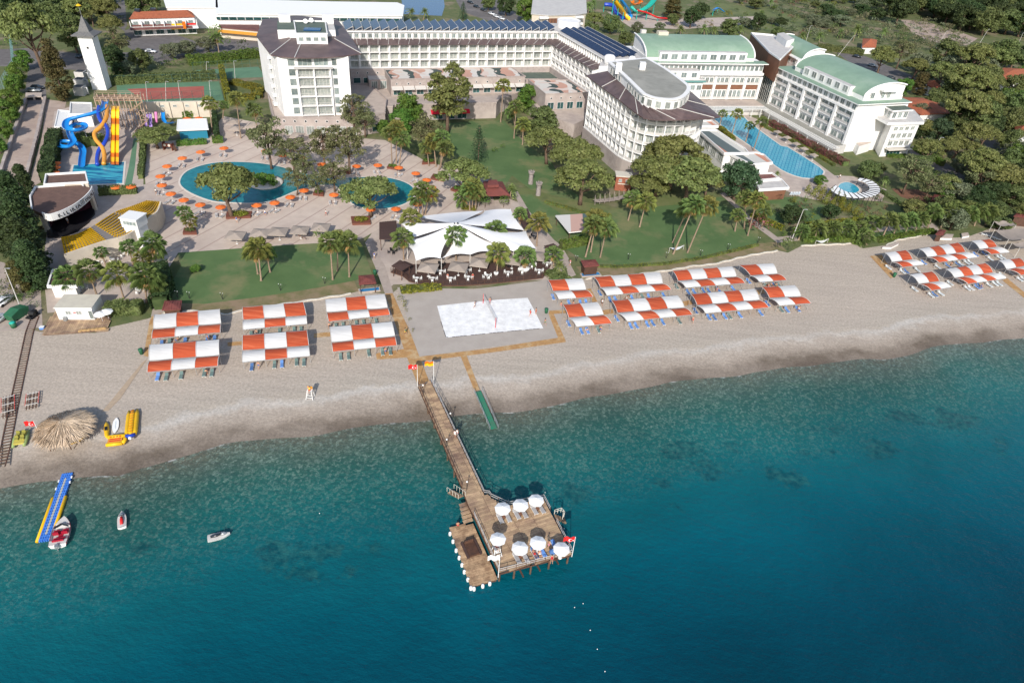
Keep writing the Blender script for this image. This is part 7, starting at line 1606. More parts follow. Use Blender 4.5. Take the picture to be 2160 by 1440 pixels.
# ---------------------------------------------------------------- sail roof restaurant
zs_ = lambda x,y: (800+x/5.684,420+y/5.684)
ap = (920,295); t = thing('sail_roof','white tensile sail roof radiating from a central mast over the restaurant','canopy',G(*zs_(920,520))); o = t.location
sails = [([(465,210),(1250,140)],'n'),([(1270,140),(1575,122),(1735,372)],'e'),([(190,240),(380,465)],'w'),([(370,485),(335,560),(440,740),(735,712)],'s'),([(755,708),(1090,665),(1385,640),(1400,520)],'s'),([(1420,520),(1610,625),(1880,590),(1760,385)],'s')]
APX = G(*zs_(*ap),8.0)
def sail(pts,nm='sail_panel',apex=True,z=3.6):
    E_ = [G(*zs_(*p),z) for p in pts]; rows = []; mid = []
    for i in range(len(E_)-1):
        a,b = E_[i],E_[i+1]; c0_ = sum(E_,Vector((0,0,0)))/len(E_)
        for k in range(7 if i == len(E_)-2 else 6):
            s = k/6; p = a.lerp(b,s); p += (APX-p)*.035*math.sin(math.pi*s); p.z += .35*math.sin(math.pi*s); mid.append(p)
    for j in range(9):
        q = j/8; row = []
        for i,p in enumerate(mid):
            s = i/(len(mid)-1); x = APX.lerp(p,.04+.96*q); x.z = 8.0+(p.z-8.0)*(1-(1-q) ** 1.3)-.0
            cen_ = mid[len(mid) // 2]; tgt = APX.lerp(cen_,q); e = abs(s-.5)*2; x += (Vector((tgt.x,tgt.y,x.z))-x)*.17*math.sin(math.pi*q)*e ** 5
            row.append(x-o)
        rows.append(row)
    mb = MB(); mb.grid(rows); part(nm,mb.mesh(nm,M['sail'],True),t)
for p,_ in sails: sail(p)
part('mast',MB().tube((0,0,0),(0,0,0),.1).tube(APX.xy.to_3d()-o.xy.to_3d(),APX-o+Vector((0,0,.4)),.22,.16,10).mesh('mast',M['whitep']),t)
for q in ((465,210),(1260,140),(1575,122),(1735,378),(190,240),(375,472),(335,560),(440,740),(745,712),(1090,665),(1400,520),(1610,625),(1880,590)):
    p = G(*zs_(*q),3.6)-o; part('post',MB().tube((p.x,p.y,0),p+Vector((0,0,.2)),.1,.08,7).mesh('post',M['rail']),t)
dkp = [(140,890),(290,940),(360,1000),(560,1045),(800,1052),(1000,1053),(1300,1030),(1600,1000),(1960,960),(2010,890),(2070,780),(1990,720),(1700,740),(1100,770),(600,800),(400,800),(300,760)]
DK2 = GP([zs_(x,y-22) for x,y in dkp],.3); t = thing('restaurant_deck','dark brown timber deck with curved front in front of the sail roof','deck',DK2[0]); o2 = Vector((*DK2[0].xy,0)); body(t,'deck_floor',DK2,0,.3,M['deck']); t.location.z = 0
body(t,'skirt',offset_poly(DK2,.06),0,.24,M['wood']); railing(t,None,.3,1.5,.9,M['wood'],M['wood'],world=[p for p in DK2[:10]])
def table_set(p,z,label,n=3,col='whitep'):
    def tb(): return MB().lathe([(.42,.7),(.42,.75)],10).tube((0,0,0),(0,0,.7),.05).mesh('table_top',M[col])
    def ch(): return MB().box((0,0,.42),(.45,.45,.06)).box((0,.22,.68),(.45,.05,.5)).box((-.2,-.2,.2),(.05,.05,.42)).box((.2,-.2,.2),(.05,.05,.42)).box((-.2,.2,.2),(.05,.05,.42)).box((.2,.2,.2),(.05,.05,.42)).box((-.24,0,.62),(.04,.4,.04)).box((.24,0,.62),(.04,.4,.04)).mesh('chair',M[col])
    t = thing('table','round table '+label,'table',(p.x,p.y,z)); part('table_top',bmesh_(('tt',col),tb),t)
    for k in range(n):
        a = 6.283*k/n+.5; single('chair',bmesh_(('ch',col),ch),nthl(k,n,'chair').replace(' from the left','')+' at the table '+label,'chair',(p.x+.85*math.cos(a),p.y+.85*math.sin(a),z),a-R(90),'restaurant and terrace chairs')
for q,lab in (((455,975),'nearest the deck front, leftmost'),((645,975),'second along the deck front railing'),((860,975),'third along the deck front railing'),((1070,960),'fourth along the front, by the person in red'),((1290,940),'fifth along the deck front railing'),((1545,905),'right of the middle deck palm'),((1715,880),'below the big round white planter'),((1915,880),'at the right end of the front railing'),((740,890),'between the two left deck parasols'),((1050,875),'right of the second deck parasol'),((1830,810),'right of the big white planter'),((2010,790),'in the far right corner of the deck')): table_set(G(*zs_(*q),.3),.31,lab,4 if q[0] == 1290 else 3)
for q,lab in (((155,645),'dark set on the terrace left of the sails'),((735,820),'dark set behind the left deck parasols'),((1845,470),'dark set right of the sail roof'),((1530,815),'dark set between the two deck palms')): table_set(G(*zs_(*q)),.31 if q[1] > 800 else .02,lab,4,'black')
for q,lab in (((1120,965),'guest in red leaning on the deck railing'),((820,950),'guest in red sitting at the third deck table')): person(G(*zs_(*q),.3),'stand' if 'lean' in lab else 'sit',lab,'white','red',0,.31 if 'lean' in lab else .75)
for q,r,lab in (((1738,850),1.25,'large round white planter with a palm on the deck'),((1400,905),.55,'small round white planter around the middle deck palm')): t = thing('planter',lab,'planter',G(*zs_(*q),.31)); part('bowl',MB().lathe([(r*.8,0),(r,.5),(r*1.02,.7),(r*.35,.72)],20).mesh('bowl',M['whitep'],True),t); part('soil',MB().lathe([(r*.34,.6),(r*.3,.74)],12).mesh('soil',M['earth']),t)
def hut(px,label,z=2.6,roof='gazebo',wall='wood',pitch=.4,openw=False,post=True):
    P = GP(px,z); o = Vector((*P[0].xy,0)); t = thing('hut',label,'hut',o); c = sum((p-o for p in P),Vector((0,0,0)))/4; mb = MB(); vs = [p-o for p in P]+[c+Vector((0,0,pitch))]; vs += [v+Vector((0,0,-.15)) for v in vs[:4]]
    fs = [(0,1,4),(1,2,4),(2,3,4),(3,0,4),(5,6,1,0),(6,7,2,1),(7,8,3,2),(8,5,0,3),(8,7,6,5)]
    if area2([(p.x,p.y) for p in P]) < 0: fs = [f[::-1] for f in fs]
    mb.add(vs,fs); part('roof',mb.mesh('roof',M[roof]),t)
    if not openw: body(t,'wall',offset_poly(P,-.35),0,z-.1,M[wall])
    else:
        for p in offset_poly(P,-.3): part('post',bmesh_(('hp',round(z,1)),lambda: MB().box((0,0,z/2),(.14,.14,z)).mesh('post',M['wood'])),t,(p.x-o.x,p.y-o.y,0))
    a,b = V2(P[0]),V2(P[1]); n_ = 7
    for k in range(n_):
        p = P[0].lerp(P[1],(k+.5)/n_)-o; q = P[3].lerp(P[2],(k+.5)/n_)-o; mid = (p+q)/2+Vector((0,0,pitch*(1-abs(k/(n_-1)-.5)*1.6)+.06)); part('roof_batten',MB().bar(p+Vector((0,0,.05)),mid,.08,.06).bar(mid,q+Vector((0,0,.05)),.08,.06).mesh('roof_batten',M[roof]),t)
    return t
hut([(341,654),(381,652),(384,633),(347,634)],'brown slatted hut behind the canopy nearest the cabin',2.4)
hut([(757,600),(794,597),(788,579),(756,581)],'brown shower hut with blue basin beside the shore path',2.6,openw=True)
hut([(1232,563),(1265,560),(1256,547),(1225,549)],'brown timber hut with blue basin below the palm lawn',2.8)
hut([(1973,494),(1990,496),(1996,486),(1982,483)],'small brown hut at the corner of the far right lawn',2.2); hut([(2138,456),(2175,460),(2175,446),(2145,448)],'brown timber hut at the right edge above the sun roofs',3.0)
for px,lab in (([(760,616),(800,612),(799,607),(758,611)],'shallow blue foot basin in front of the left shower hut'),([(1229,583),(1266,580),(1262,575),(1226,578)],'shallow blue foot basin in front of the hut below the palm lawn')):
    P = GP(px,.2); t = thing('foot_basin',lab,'basin',(*P[0].xy,0)); body(t,'rim',offset_poly(P,.25),0,.3,M['concrete']); body(t,'water',P,.1,.32,mat('basin_blue',(.03,.2,.42),.15))
hut([zs_(0,480),zs_(225,478),zs_(205,255),zs_(0,275)],'large dark slatted pergola left of the sail roof',3.2,'deck',openw=True,pitch=.1); hut([zs_(265,860),zs_(380,790),zs_(250,728),zs_(145,800)],'small dark cabana on the left of the deck',2.8,'deck',openw=True,pitch=.3)
hut([zs_(2100,650),zs_(2190,600),zs_(2090,530),zs_(1975,560)],'brown cabana at the right end of the restaurant',2.8,'deck',openw=True,pitch=.3); hut([zs_(1730,335),zs_(1860,300),zs_(1780,110),zs_(1620,140)],'long dark slatted pergola right of the sail roof',3.2,'deck',openw=True,pitch=.1)
t = hut([(1010,414),(1076,412),(1060,383),(1020,382)],'maroon-roofed gazebo with double roof by the garden path',3.0,openw=True,pitch=2.0); P = GP([(1028,396),(1052,395),(1048,384),(1030,385)],4.6); body(t,'upper_roof',P,4.5,5.3,M['gazebo'])
hut([(1375+590,411+10),(2000,428),(1992,412),(1970,410)],'maroon-roofed shelter on the pink patio at the right',2.8,openw=True,pitch=.6)
t = thing('stage_roof','small open pavilion with white, pink and grey striped roof on the palm lawn','pavilion',G(1200,490)); P = GP([(1200,492),(1243,487),(1236,452),(1171,456)],2.6); roofslab(t,'roof',P,2.6,.25,M['white'],rz_mat('striped_roof',R(0),[(0,(.60,.58,.54)),(.4,(.52,.33,.27)),(.75,(.08,.12,.12))],9.4,G(1171,470,2.6).x+.2))
for p in offset_poly(P,-.4): part('post',bmesh_('sp',lambda: MB().box((0,0,1.3),(.15,.15,2.6)).mesh('post',M['wood'])),t,(p.x,p.y,0),world=True)
# ---------------------------------------------------------------- amphitheatre and stage
z5 = lambda x,y: (x/4,340+y/4)
t = thing('stage_building','stage with curved white fascia lettered KILIKYA PALACE and brown roof','stage',G(*z5(600,600))); o = Vector((*t.location.xy,0)); t.location.z = 0
ZST = 6.0; arc = smooth_open([G(*z5(x,y),ZST) for x,y in ((330,430),(400,462),(470,450),(560,415),(650,365),(720,310),(765,260),(780,225))],4)
arc = [p for p in arc if True]; bk = [G(*z5(700,205),ZST),G(*z5(690,195),ZST),G(*z5(300,222),ZST),G(*z5(255,300),ZST),G(*z5(270,400),ZST)]
roof = [V2(p) for p in arc+bk]; body(t,'roof',roof,ZST-1.0,ZST-.1,M['wood'],mat('brown_gravel_roof',(.16,.095,.075),.9,c2=(.125,.075,.06),scale=.8))
mb = MB(); 
for a,b in zip(arc[2:],arc[3:]): mb.bar(a-o+Vector((0,0,-.35)),b-o+Vector((0,0,-.35)),.2,1.7)
part('fascia',mb.mesh('fascia',M['white']),t); parapet(t,bk,ZST-.2,.5,.3,closed=False)
b2_ = GP([z5(*p) for p in ((375,200),(740,180),(720,95),(390,115))],6.5); body(t,'rear_block',b2_,0,6.3,M['cream'],MATS['brown_gravel_roof']); parapet(t,b2_,6.3,.5,.3)
fl_ = [G(*z5(x,y),.3) for x,y in ((400,640),(520,640),(650,590),(740,520),(800,440),(795,400),(760,330))]+[G(*z5(500,420),.3)]; body(t,'stage_floor',fl_+[G(*z5(395,520),.3)],0,.5,M['black'])
sbk = [G(*z5(395,600),0),G(*z5(420,530),0),G(*z5(640,470),0),G(*z5(790,420),0)]
mb = MB()
for a,b in zip(sbk,sbk[1:]): mb.bar(a-o+Vector((0,2.0,2.3)),b-o+Vector((0,2.0,2.3)),.2,4.6)
part('backdrop',mb.mesh('backdrop',mat('backdrop_dark',(.06,.01,.02),.7)),t); mb = MB()
for fx in (.15,.5,.9): p = sbk[1].lerp(sbk[3],fx)-o; mb.box((p.x,p.y+1.8,2.6),(1.6,.15,2.2),rz=.5)
part('backdrop_panel',mb.mesh('backdrop_panel',M['red']),t)
for p in (sbk[0],G(*z5(800,420),0)): part('side_pillar',MB().box((p.x-o.x,p.y-o.y+.5,2.5),(.8,.8,5)).mesh('side_pillar',M['cream']),t)
arcL = resample([p+Vector((0,0,0)) for p in arc[4:]],60)
def text_mesh(ch,size):
    cu = bpy.data.curves.new('t','FONT'); cu.body = ch; cu.size = size; cu.extrude = .03; cu.align_x = 'CENTER'; cu.align_y = 'CENTER'; ob = bpy.data.objects.new('t',cu); COL.objects.link(ob); me = bpy.data.meshes.new_from_object(ob.evaluated_get(bpy.context.evaluated_depsgraph_get())); bpy.data.objects.remove(ob); bpy.data.curves.remove(cu); me.name = 'letter'; me.materials.clear(); me.materials.append(M['black']); return me
txt = 'KILIKYA'; Ltot = sum((b-a).length for a,b in zip(arcL,arcL[1:]))
A0_ = resample(arcL,200)
def put_text(s,f0,f1,size):
    for i,ch in enumerate(s):
        if ch == ' ': continue
        f = f0+(f1-f0)*(i+.5)/len(s); k = min(198,int(f*200)); p = A0_[k]; d = (A0_[k+1]-A0_[k]).normalized(); nrm = Vector((d.y,-d.x,0)); part('letter',text_mesh(ch,size),t,p+nrm*.14+Vector((0,0,-.4)),rot=(R(78),0,math.atan2(d.y,d.x)),world=True)
put_text('KILIKYA',.12,.50,1.6); put_text('PALACE',.63,.96,1.6)
for i in range(3):
    k = int((.525+i*.032)*200); p = A0_[k]; d = (A0_[k+1]-A0_[k]).normalized(); nrm = Vector((d.y,-d.x,0)); part('emblem_stroke',bmesh_('emb',lambda: MB().path([(0,0,-.55),(.12,0,-.1),(-.05,0,.3),(.12,0,.6)],[.06,.07,.05,.04],6).ball((.1,0,.7),.1).mesh('emblem_stroke',M['black'])),t,p+nrm*.16+Vector((0,0,-.35)),math.atan2(d.y,d.x),world=True)
person(G(*z5(578,525),.5),'stand','white figure standing in the middle of the dark stage floor','white','white',0,.5)
# seating: two blocks of curved yellow rows rising away from the stage
t = thing('grandstand','curved grandstand of yellow seats facing the stage, with cream rear wall','grandstand',G(*z5(900,700))); o = Vector((*t.location.xy,0)); t.location.z = 0
inner = smooth_open([G(*z5(x,y),.3) for x,y in ((520,660),(670,625),(790,560),(880,500),(980,440),(1100,400),(1240,350))],4); outer = smooth_open([G(*z5(x,y),4.2) for x,y in ((545,800),(700,745),(900,680),(1090,625),(1280,470),(1330,430),(1360,350))],4)
NR = 10; rowsA = [resample(inner,44),resample(outer,44)]
for r in range(NR):
    f0,f1 = r/NR,(r+1)/NR; mb = MB(); z = .4+3.6*f1
    for i in range(44):
        q = [rowsA[0][i].lerp(rowsA[1][i],f0),rowsA[0][i+1].lerp(rowsA[1][i+1],f0),rowsA[0][i+1].lerp(rowsA[1][i+1],f1),rowsA[0][i].lerp(rowsA[1][i],f1)]; v = [Vector((p.x-o.x,p.y-o.y,z)) for p in q]; lowv = [Vector((p.x,p.y,z-.5)) for p in v[:2]]; mb.add(v+lowv,[(0,1,2,3),(4,5,1,0)])
    part('seating_step',mb.mesh('seating_step',mat('grey_step',(.20,.18,.17),.9)),t)
def seatm(): return MB().box((0,-.12,.16),(.46,.36,.07)).box((0,.1,.34),(.46,.07,.3)).box((0,.0,.1),(.1,.1,.2)).mesh('seat',M['yellow'])
seats = []
for r in range(NR):
    n_ = 48
    for i in range(n_):
        s = (i+.5)/n_
        if .30 < s < .345 or .62 < s < .655: continue
        k = min(43,int(s*44)); fr_ = s*44-k; p0 = rowsA[0][k].lerp(rowsA[0][k+1],fr_); p1 = rowsA[1][k].lerp(rowsA[1][k+1],fr_); p = p0.lerp(p1,(r+.5)/NR); d = rowsA[0][k+1]-rowsA[0][k]; d2 = (rowsA[1][k+1]-rowsA[1][k]); a = math.atan2(d.y+d2.y,d.x+d2.x); nn = (p1-p0).xy; a += 0 if Vector((-math.sin(a),math.cos(a))).dot(nn) > 0 else math.pi
        seats.append((p.x,p.y,.4+3.6*(r+1)/NR,a))
seats.sort(key=lambda q: (Vector(q[:3])-Vector((0,0,HC))).length)
for x,y,z,a in seats[:296]: part('seat',bmesh_('seat',seatm),t,(x,y,z),a,(1,.8,1),world=True)
mb = MB(); sm_ = bmesh_('seat',seatm)
for x,y,z,a in seats[296:]:
    T = Matrix.Translation((x-o.x,y-o.y,z)) @ Matrix.Rotation(a,4,'Z') @ Matrix.Diagonal((1,.8,1,1)); mb.add([v.co for v in sm_.vertices],[tuple(p.vertices) for p in sm_.polygons],0,T)
part('rear_seats',mb.mesh('rear_seats',M['yellow']),t)['kind'] = 'stuff'
mb = MB(); O_ = resample(outer,44)
for a,b in zip(O_,O_[1:]): mb.bar((a.x-o.x,a.y-o.y,2.3),(b.x-o.x,b.y-o.y,2.3),.35,4.6)
part('rear_wall',mb.mesh('rear_wall',M['cream']),t); ee = [rowsA[0][44],rowsA[1][44]]; 
for k in (0,44): a,b = rowsA[0][k]-o,rowsA[1][k]-o; part('end_wall',MB().add([(a.x,a.y,0),(b.x,b.y,0),(b.x,b.y,4.4),(a.x,a.y,.6)],[(0,1,2,3)]).mesh('end_wall',M['cream']),t)
b_ = G(*z5(1190,700)); t = thing('control_cabin','white raised control cabin with windows above the grandstand','cabin',b_,R(-8)); part('base',MB().box((0,0,2.6),(3.6,3.2,5.2)).mesh('base',M['whitep']),t); part('room',MB().box((0,0,6.1),(4.0,3.6,2.2)).mesh('room',M['white']),t); part('roof',MB().box((0,0,7.32),(4.4,4.0,.2)).mesh('roof',M['whitep']),t)
part('window',win_mesh(3.2,1.0,'glass',4),t,(.2,-1.82,6.3)); part('window',win_mesh(2.2,1.0,'glass',3),t,(-2.02,0,6.3),R(-90))
for i,(x,y) in enumerate(((830,870),(960,850),(1050,800),(1180,800),(1180,1110),(700,1090))): table_set(G(*z5(x,y)),.05,('left, behind the grandstand','second, behind the grandstand','third, behind the grandstand','by the control cabin','on the palm terrace at its right corner','beside the terrace shed')[i],3)
t,P = flat_bldg([z5(395,1060),z5(650,1060),z5(690,920),z5(440,915)],3.0,'low shed with brown roof behind the palm terrace hedge',MATS['brown_gravel_roof'],M['white'],.3,'shed')
# ---------------------------------------------------------------- water slides
z1 = lambda x,y: (x/4,y/4)
def chute(pts,m,r,label=None,t=None,open_=True,name='chute',n=9):
    P = smooth_open([G(*z1(x,y),z) for x,y,z in pts],6); o = t.location
    P = [p-Vector((o.x,o.y,0)) for p in P]
    if not open_: part(name,MB().path(P,r,12).mesh(name,m,True),t); return
    rows = []
    for i,p in enumerate(P):
        d = P[min(i+1,len(P)-1)]-P[max(i-1,0)]; s = Vector((-d.y,d.x,0)).normalized(); row = []
        for k in range(n): a = math.pi*k/(n-1); row.append(p-s*math.cos(a)*r+Vector((0,0,-math.sin(a)*r*.75+r*.3)))
        rows.append(row)
    mb = MB(); mb.grid(rows); 
    for k in (0,n-1): mb.path([q[k] for q in rows],.07,5)
    part(name,mb.mesh(name,m,True),t)
tw_ = thing('slide_tower','tan timber platform tower with railings and stairs for the water slides','tower',G(265,255)); o = tw_.location
PT = [V2(p) for p in GP([z1(800,850),z1(1195,850),z1(1190,800),z1(805,800)],9.0)]; body(tw_,'platform',PT,8.8,9.05,M['planktan'])
tan = mat('tan_frame',(.40,.29,.22),.7)
for z in (9.6,10.1): 
    mb = MB()
    for a,b in zip(PT,PT[1:]+PT[:1]): mb.bar((a.x-o.x,a.y-o.y,z),(b.x-o.x,b.y-o.y,z),.08)
    part('railing',mb.mesh('railing',tan),tw_)
wt_ = Wall(PT[0],PT[1])
for k in range(9):
    for s in (0,-3.2): part('post',bmesh_('tpost',lambda: MB().box((0,0,5.05),(.25,.25,10.1)).mesh('post',tan)),tw_,wt_.at(wt_.L*k/8,s),wt_.rz,world=True)
for z in (3,6): mb = MB(); mb.bar(wt_.at(0,0,z)-Vector((o.x,o.y,0)),wt_.at(wt_.L,0,z)-Vector((o.x,o.y,0)),.2); part('cross_beam',mb.mesh('cross_beam',tan),tw_)
for k,(y0,z0,z1_) in enumerate(((1.5,0,3.2),(-.2,3.2,6.2),(1.5,6.2,9.0))):
    for i in range(9): part('stair_tread',bmesh_('trd',lambda: MB().box((0,0,0),(.5,1.4,.08)).mesh('stair_tread',M['plank'])),tw_,wt_.at(wt_.L*.72+(i if k % 2 == 0 else 8-i)*.5,y0,z0+(z1_-z0)*i/8),wt_.rz,world=True)
t = thing('water_slide','sky-blue open spiral water slide winding down to the slide pool','water slide',G(175,320)); t.location.z = 0
chute([(890,850,9),(870,920,8.6),(780,960,8),(660,990,7.4),(570,1020,6.8),(560,1080,6.2),(640,1100,5.8),(715,1080,5.5),(700,1050,5.2),(640,1050,4.9),(590,1090,4.4),(600,1150,3.8),(620,1200,3.3),(570,1240,2.9),(490,1230,2.6),(490,1205,2.4),(560,1195,2.2),(650,1215,1.8),(700,1270,1.3),(695,1340,.9),(690,1400,.5)],M['slideblue'],.85,None,t)
for x,y,h in ((570,1060,6),(710,1085,5),(610,1170,3),(490,1230,2),(640,990,7)): p = G(*z1(x,y),h)-t.location; part('support',MB().tube((p.x,p.y,0),(p.x,p.y,h),.12).mesh('support',M['steel']),t)
t = thing('water_slide','deep blue tube slide curling beside the orange one','water slide',G(215,330)); t.location.z = 0; chute([(835,900,8.6),(830,960,8),(850,1020,7),(900,1070,6),(910,1140,4.8),(880,1210,3.6),(835,1270,2.2),(820,1340,1.1),(822,1390,.6)],M['slidedark'],.55,None,t,False)
t = thing('water_slide','orange tube slide crossing over the deep blue one','water slide',G(220,330)); t.location.z = 0; chute([(905,890,8.6),(900,980,7.6),(860,1060,6.4),(800,1120,5.2),(810,1180,4.2),(860,1240,3),(880,1310,1.6),(876,1385,.6)],M['slideorange'],.58,None,t,False)
t = thing('water_slide','straight yellow and orange double wave slide into the slide pool','water slide',G(243,330)); t.location.z = 0
for x0 in (-17,17):
    pts = [(975+x0,895,9),(975+x0,930,8.9),(973+x0,1000,6.9),(973+x0,1060,6.2),(972+x0,1140,4.4),(971+x0,1200,3.6),(970+x0,1290,1.6),(969+x0,1345,.8),(968+x0,1388,.5)]; P = smooth_open([G(*z1(x,y),z) for x,y,z in pts],5); m_ = len(P)
    for s0,s1,mm_ in ((0,10,'slideyellow'),(10,14,'slideamber'),(14,20,'slideyellow'),(20,24,'slideamber'),(24,30,'slideyellow'),(30,33,'slideamber'),(33,37,'slideyellow'),(37,40,'slideamber')):
        mb = MB(); rows = []
        for i in range(s0,min(s1,m_-1)+1): p = P[i]-t.location; rows.append([p+Vector((-.62,0,.35)),p+Vector((-.58,0,0)),p+Vector((.58,0,0)),p+Vector((.62,0,.35))])
        if len(rows) > 1: mb.grid(rows); part('slide_section',mb.mesh('slide_section',M[mm_]),t)
for pts,mt,r,lab in (([(1235,955,4),(1235,1020,2.2),(1240,1090,.4)],'lilac',.4,'left lilac children slide'),([(1268,955,4),(1270,1020,2.2),(1275,1085,.4)],'lilac',.4,'right lilac children slide'),([(1315,945,4),(1318,990,2.4),(1318,1035,.8)],'pink',.45,'pink tube children slide'),([(1375,945,4),(1378,1000,2.6),(1400,1035,2),(1450,1040,1.2),(1475,1030,.8)],'slideblue',.5,'small sky-blue children slide curling right')): t = thing('water_slide',lab+' below the tennis court','water slide',G(320,265)); t.location.z = 0; chute(pts,M[mt],r,None,t,mt != 'pink')
t,P = flat_bldg([(372,275),(440,272),(436,250),(374,252)],3.2,'square white canopy roof over a blue splash pool',M['whitecanvas'],mat('splash_blue',(.03,.2,.3),.3),.05,'splash_canopy')
t = thing('climbing_frame','reddish wooden climbing frame with round openings on the terrace','playground frame',G(357,316)); part('frame',MB().box((0,0,1.2),(3.0,1.6,.15)).box((-1.3,0,1.2),(.2,1.5,2.4)).box((1.3,0,1.0),(.2,1.5,2.0)).box((0,-.8,1.7),(2.6,.12,1.0)).mesh('frame',mat('red_timber',(.17,.05,.03),.7)),t)
for x in (-.6,.7): part('ring',MB().tube((x,-.95,1.7),(x,-.82,1.7),.38,.38,12).mesh('ring',M['ywhite']),t)
part('slide',MB().bar((1.3,0,1.4),(2.6,-.8,.2),.9,.1).mesh('slide',M['wood']),t)
# ---------------------------------------------------------------- tennis courts, fences, lights
def court(px,inner,name): sheet(name,px,.03,M['tennisgreen']); sheet(name+'_play_area',inner,.034,M['tennisred'] if 'red' in name else M['tennisgreen'])
court([(245,178),(462,172),(472,212),(300,217),(250,215)],[(268,188),(430,182),(431,206),(300,211),(285,200)],'red_tennis_court'); court([(408,149),(545,141),(560,163),(410,168)],[(418,152),(540,144),(548,160),(420,165)],'green_tennis_court')
def fence(px,h,label,m,sp=3.0,mesh=True):
    P = GP(px); t = thing('fence',label,'fence',P[0]); Q = [p-P[0] for p in P]; L = sum((b-a).length for a,b in zip(Q,Q[1:]))
    for p in resample(Q,max(1,int(L/sp))): part('post',bmesh_(('fp',h,m.name),lambda: MB().box((0,0,h/2),(.09,.09,h)).mesh('post',m)),t,p)
    mb = MB()
    for a,b in zip(Q,Q[1:]):
        for z in (h,h*.5): mb.bar(a+Vector((0,0,z)),b+Vector((0,0,z)),.05)
        n_ = int((b-a).length/.55)
        for k in range(n_ if mesh else 0): p = a.lerp(b,k/n_); mb.bar(p,p+Vector((0,0,h)),.018)
    part('mesh_panel',mb.mesh('mesh_panel',m),t)
gm = mat('fence_green',(.05,.12,.1),.6)
fence([(300,217),(472,212)],3.5,'tall mesh fence along the front of the red tennis court',gm); fence([(245,178),(462,172)],3.0,'mesh fence behind the red tennis court',gm); fence([(408,149),(545,141)],3.0,'mesh fence behind the green tennis court',gm); fence([(0,208),(32,150),(26,92)],4,'pale blue mesh fence at the far left edge',mat('fence_teal',(.2,.35,.33),.6))
def lamp(base,top,label,arm=1.2,m='rail',group='tall lamp posts'):
    B = G(*base); T = top_on(B,*top); t = thing('street_lamp',label,'street lamp',B,0,group); d = T-B; t.rotation_euler = (0,math.atan2(d.x,d.z),0); h = d.length; part('pole',MB().tube((0,0,0),(0,0,h),.11,.06,8).mesh('pole',M[m]),t); part('lamp_head',MB().bar((0,0,h),(arm,0,h+.15),.1).box((arm,0,h+.1),(.5,.25,.1)).mesh('lamp_head',M['steel']),t)
for b,tp,lab in (((44,650),(10,566),'thick leaning steel pole beside the dark conifers at the left'),((1669,508),(1695,442),'tall pale pole rising from the shrubs above the beach'),((1767,119),(1802,75),'street lamp behind the green barrel roof, left one'),((1846,152),(1856,135),'short street lamp near the parked cars on the right'),((1975,102),(1997,66),'street lamp at the dry clearing, left one'),((2065,94),(2085,62),'street lamp at the dry clearing, right one'),((1952,342),(1985,290),'white lamp pole at the hedge by the garden road'),((1700,88),(1710,55),'thin lamp pole among the palms behind the brown link'),((2146,98),(2158,70),'street lamp at the top right edge'),((311,214),(307,173),'court floodlight, leftmost along the red court'),((350,214),(349,172),'court floodlight, second along the red court'),((381,213),(375,171),'court floodlight, third along the red court'),((445,211),(441,171),'court floodlight, rightmost along the red court'),((436,160),(435,131),'court floodlight left of the green court'),((496,166),(493,129),'court floodlight on the green court'),((178,100),(172,60),'thin street lamp by the tower on the upper road')): lamp(b,tp,lab,.8)
for i,(u,v) in enumerate(((375,628),(400,630),(470,632),(592,613),(685,599),(1215,552),(1325,548),(1405,545),(1477,540),(1535,527),(1598,513))):
    p = G(u,v); t = thing('garden_light',nthl(i,11,'low dark garden light')+' along the lawn edges','garden light',p,0,'garden lights along the lawns'); part('stem',bmesh_('gs',lambda: MB().bar((0,0,0),(-.25,0,1.6),.08).bar((0,0,0),(.25,0,1.5),.08).mesh('stem',M['dark'])),t); part('head',bmesh_('gh',lambda: MB().ball((-.25,0,1.7),.08).ball((.25,0,1.6),.08).mesh('head',M['whitep'])),t)
def planter(px,label,kind='green'):
    P = GP(px,.6); o = Vector((*P[0].xy,0)); t = thing('planter_box',label,'planter',o); body(t,'box',P,0,.6,mat('red_brown_box',(.16,.06,.04),.8)); c = sum((p-o for p in P),Vector((0,0,0)))/len(P); r = (P[0]-P[1]).length*.4
    part('plants',clump_cloud([(c.x+r*.6*math.cos(k*1.3),c.y+r*.4*math.sin(k*1.3),.8,r*.5,.35) for k in range(6)],90,.22,F[kind],'plants'),t)
for px,lab,k in (([(476,458),(528,456),(532,445),(478,446)],'wide planter box with yellow shrubs under the pool pine','lime'),([(385,491),(415,491),(412,479),(388,480)],'square planter holding the two potted palms','mid'),([(743,471),(782,470),(780,455),(740,456)],'planter box with yellow flowers under the spreading pine','lime'),([(890,344),(918,342),(914,336),(892,337)],'planter box at the foot of the palm pair by the garden lawn','broad'),([(908,375),(936,380),(942,370),(914,366)],'planter box right of the small pool parasols','broad'),([(816,352),(838,356),(836,348),(820,346)],'planter box under the palm trio above the small pool','broad'),([(660,408),(682,411),(683,402),(664,400)],'small planter box at the river bend','broad'),([(723,362),(738,364),(738,357),(725,356)],'planter box around the thin pine behind the river','mid'),([(950,398),(975,407),(985,396),(962,390)],'planter box beside the maroon gazebo','broad')): planter(px,lab,k)
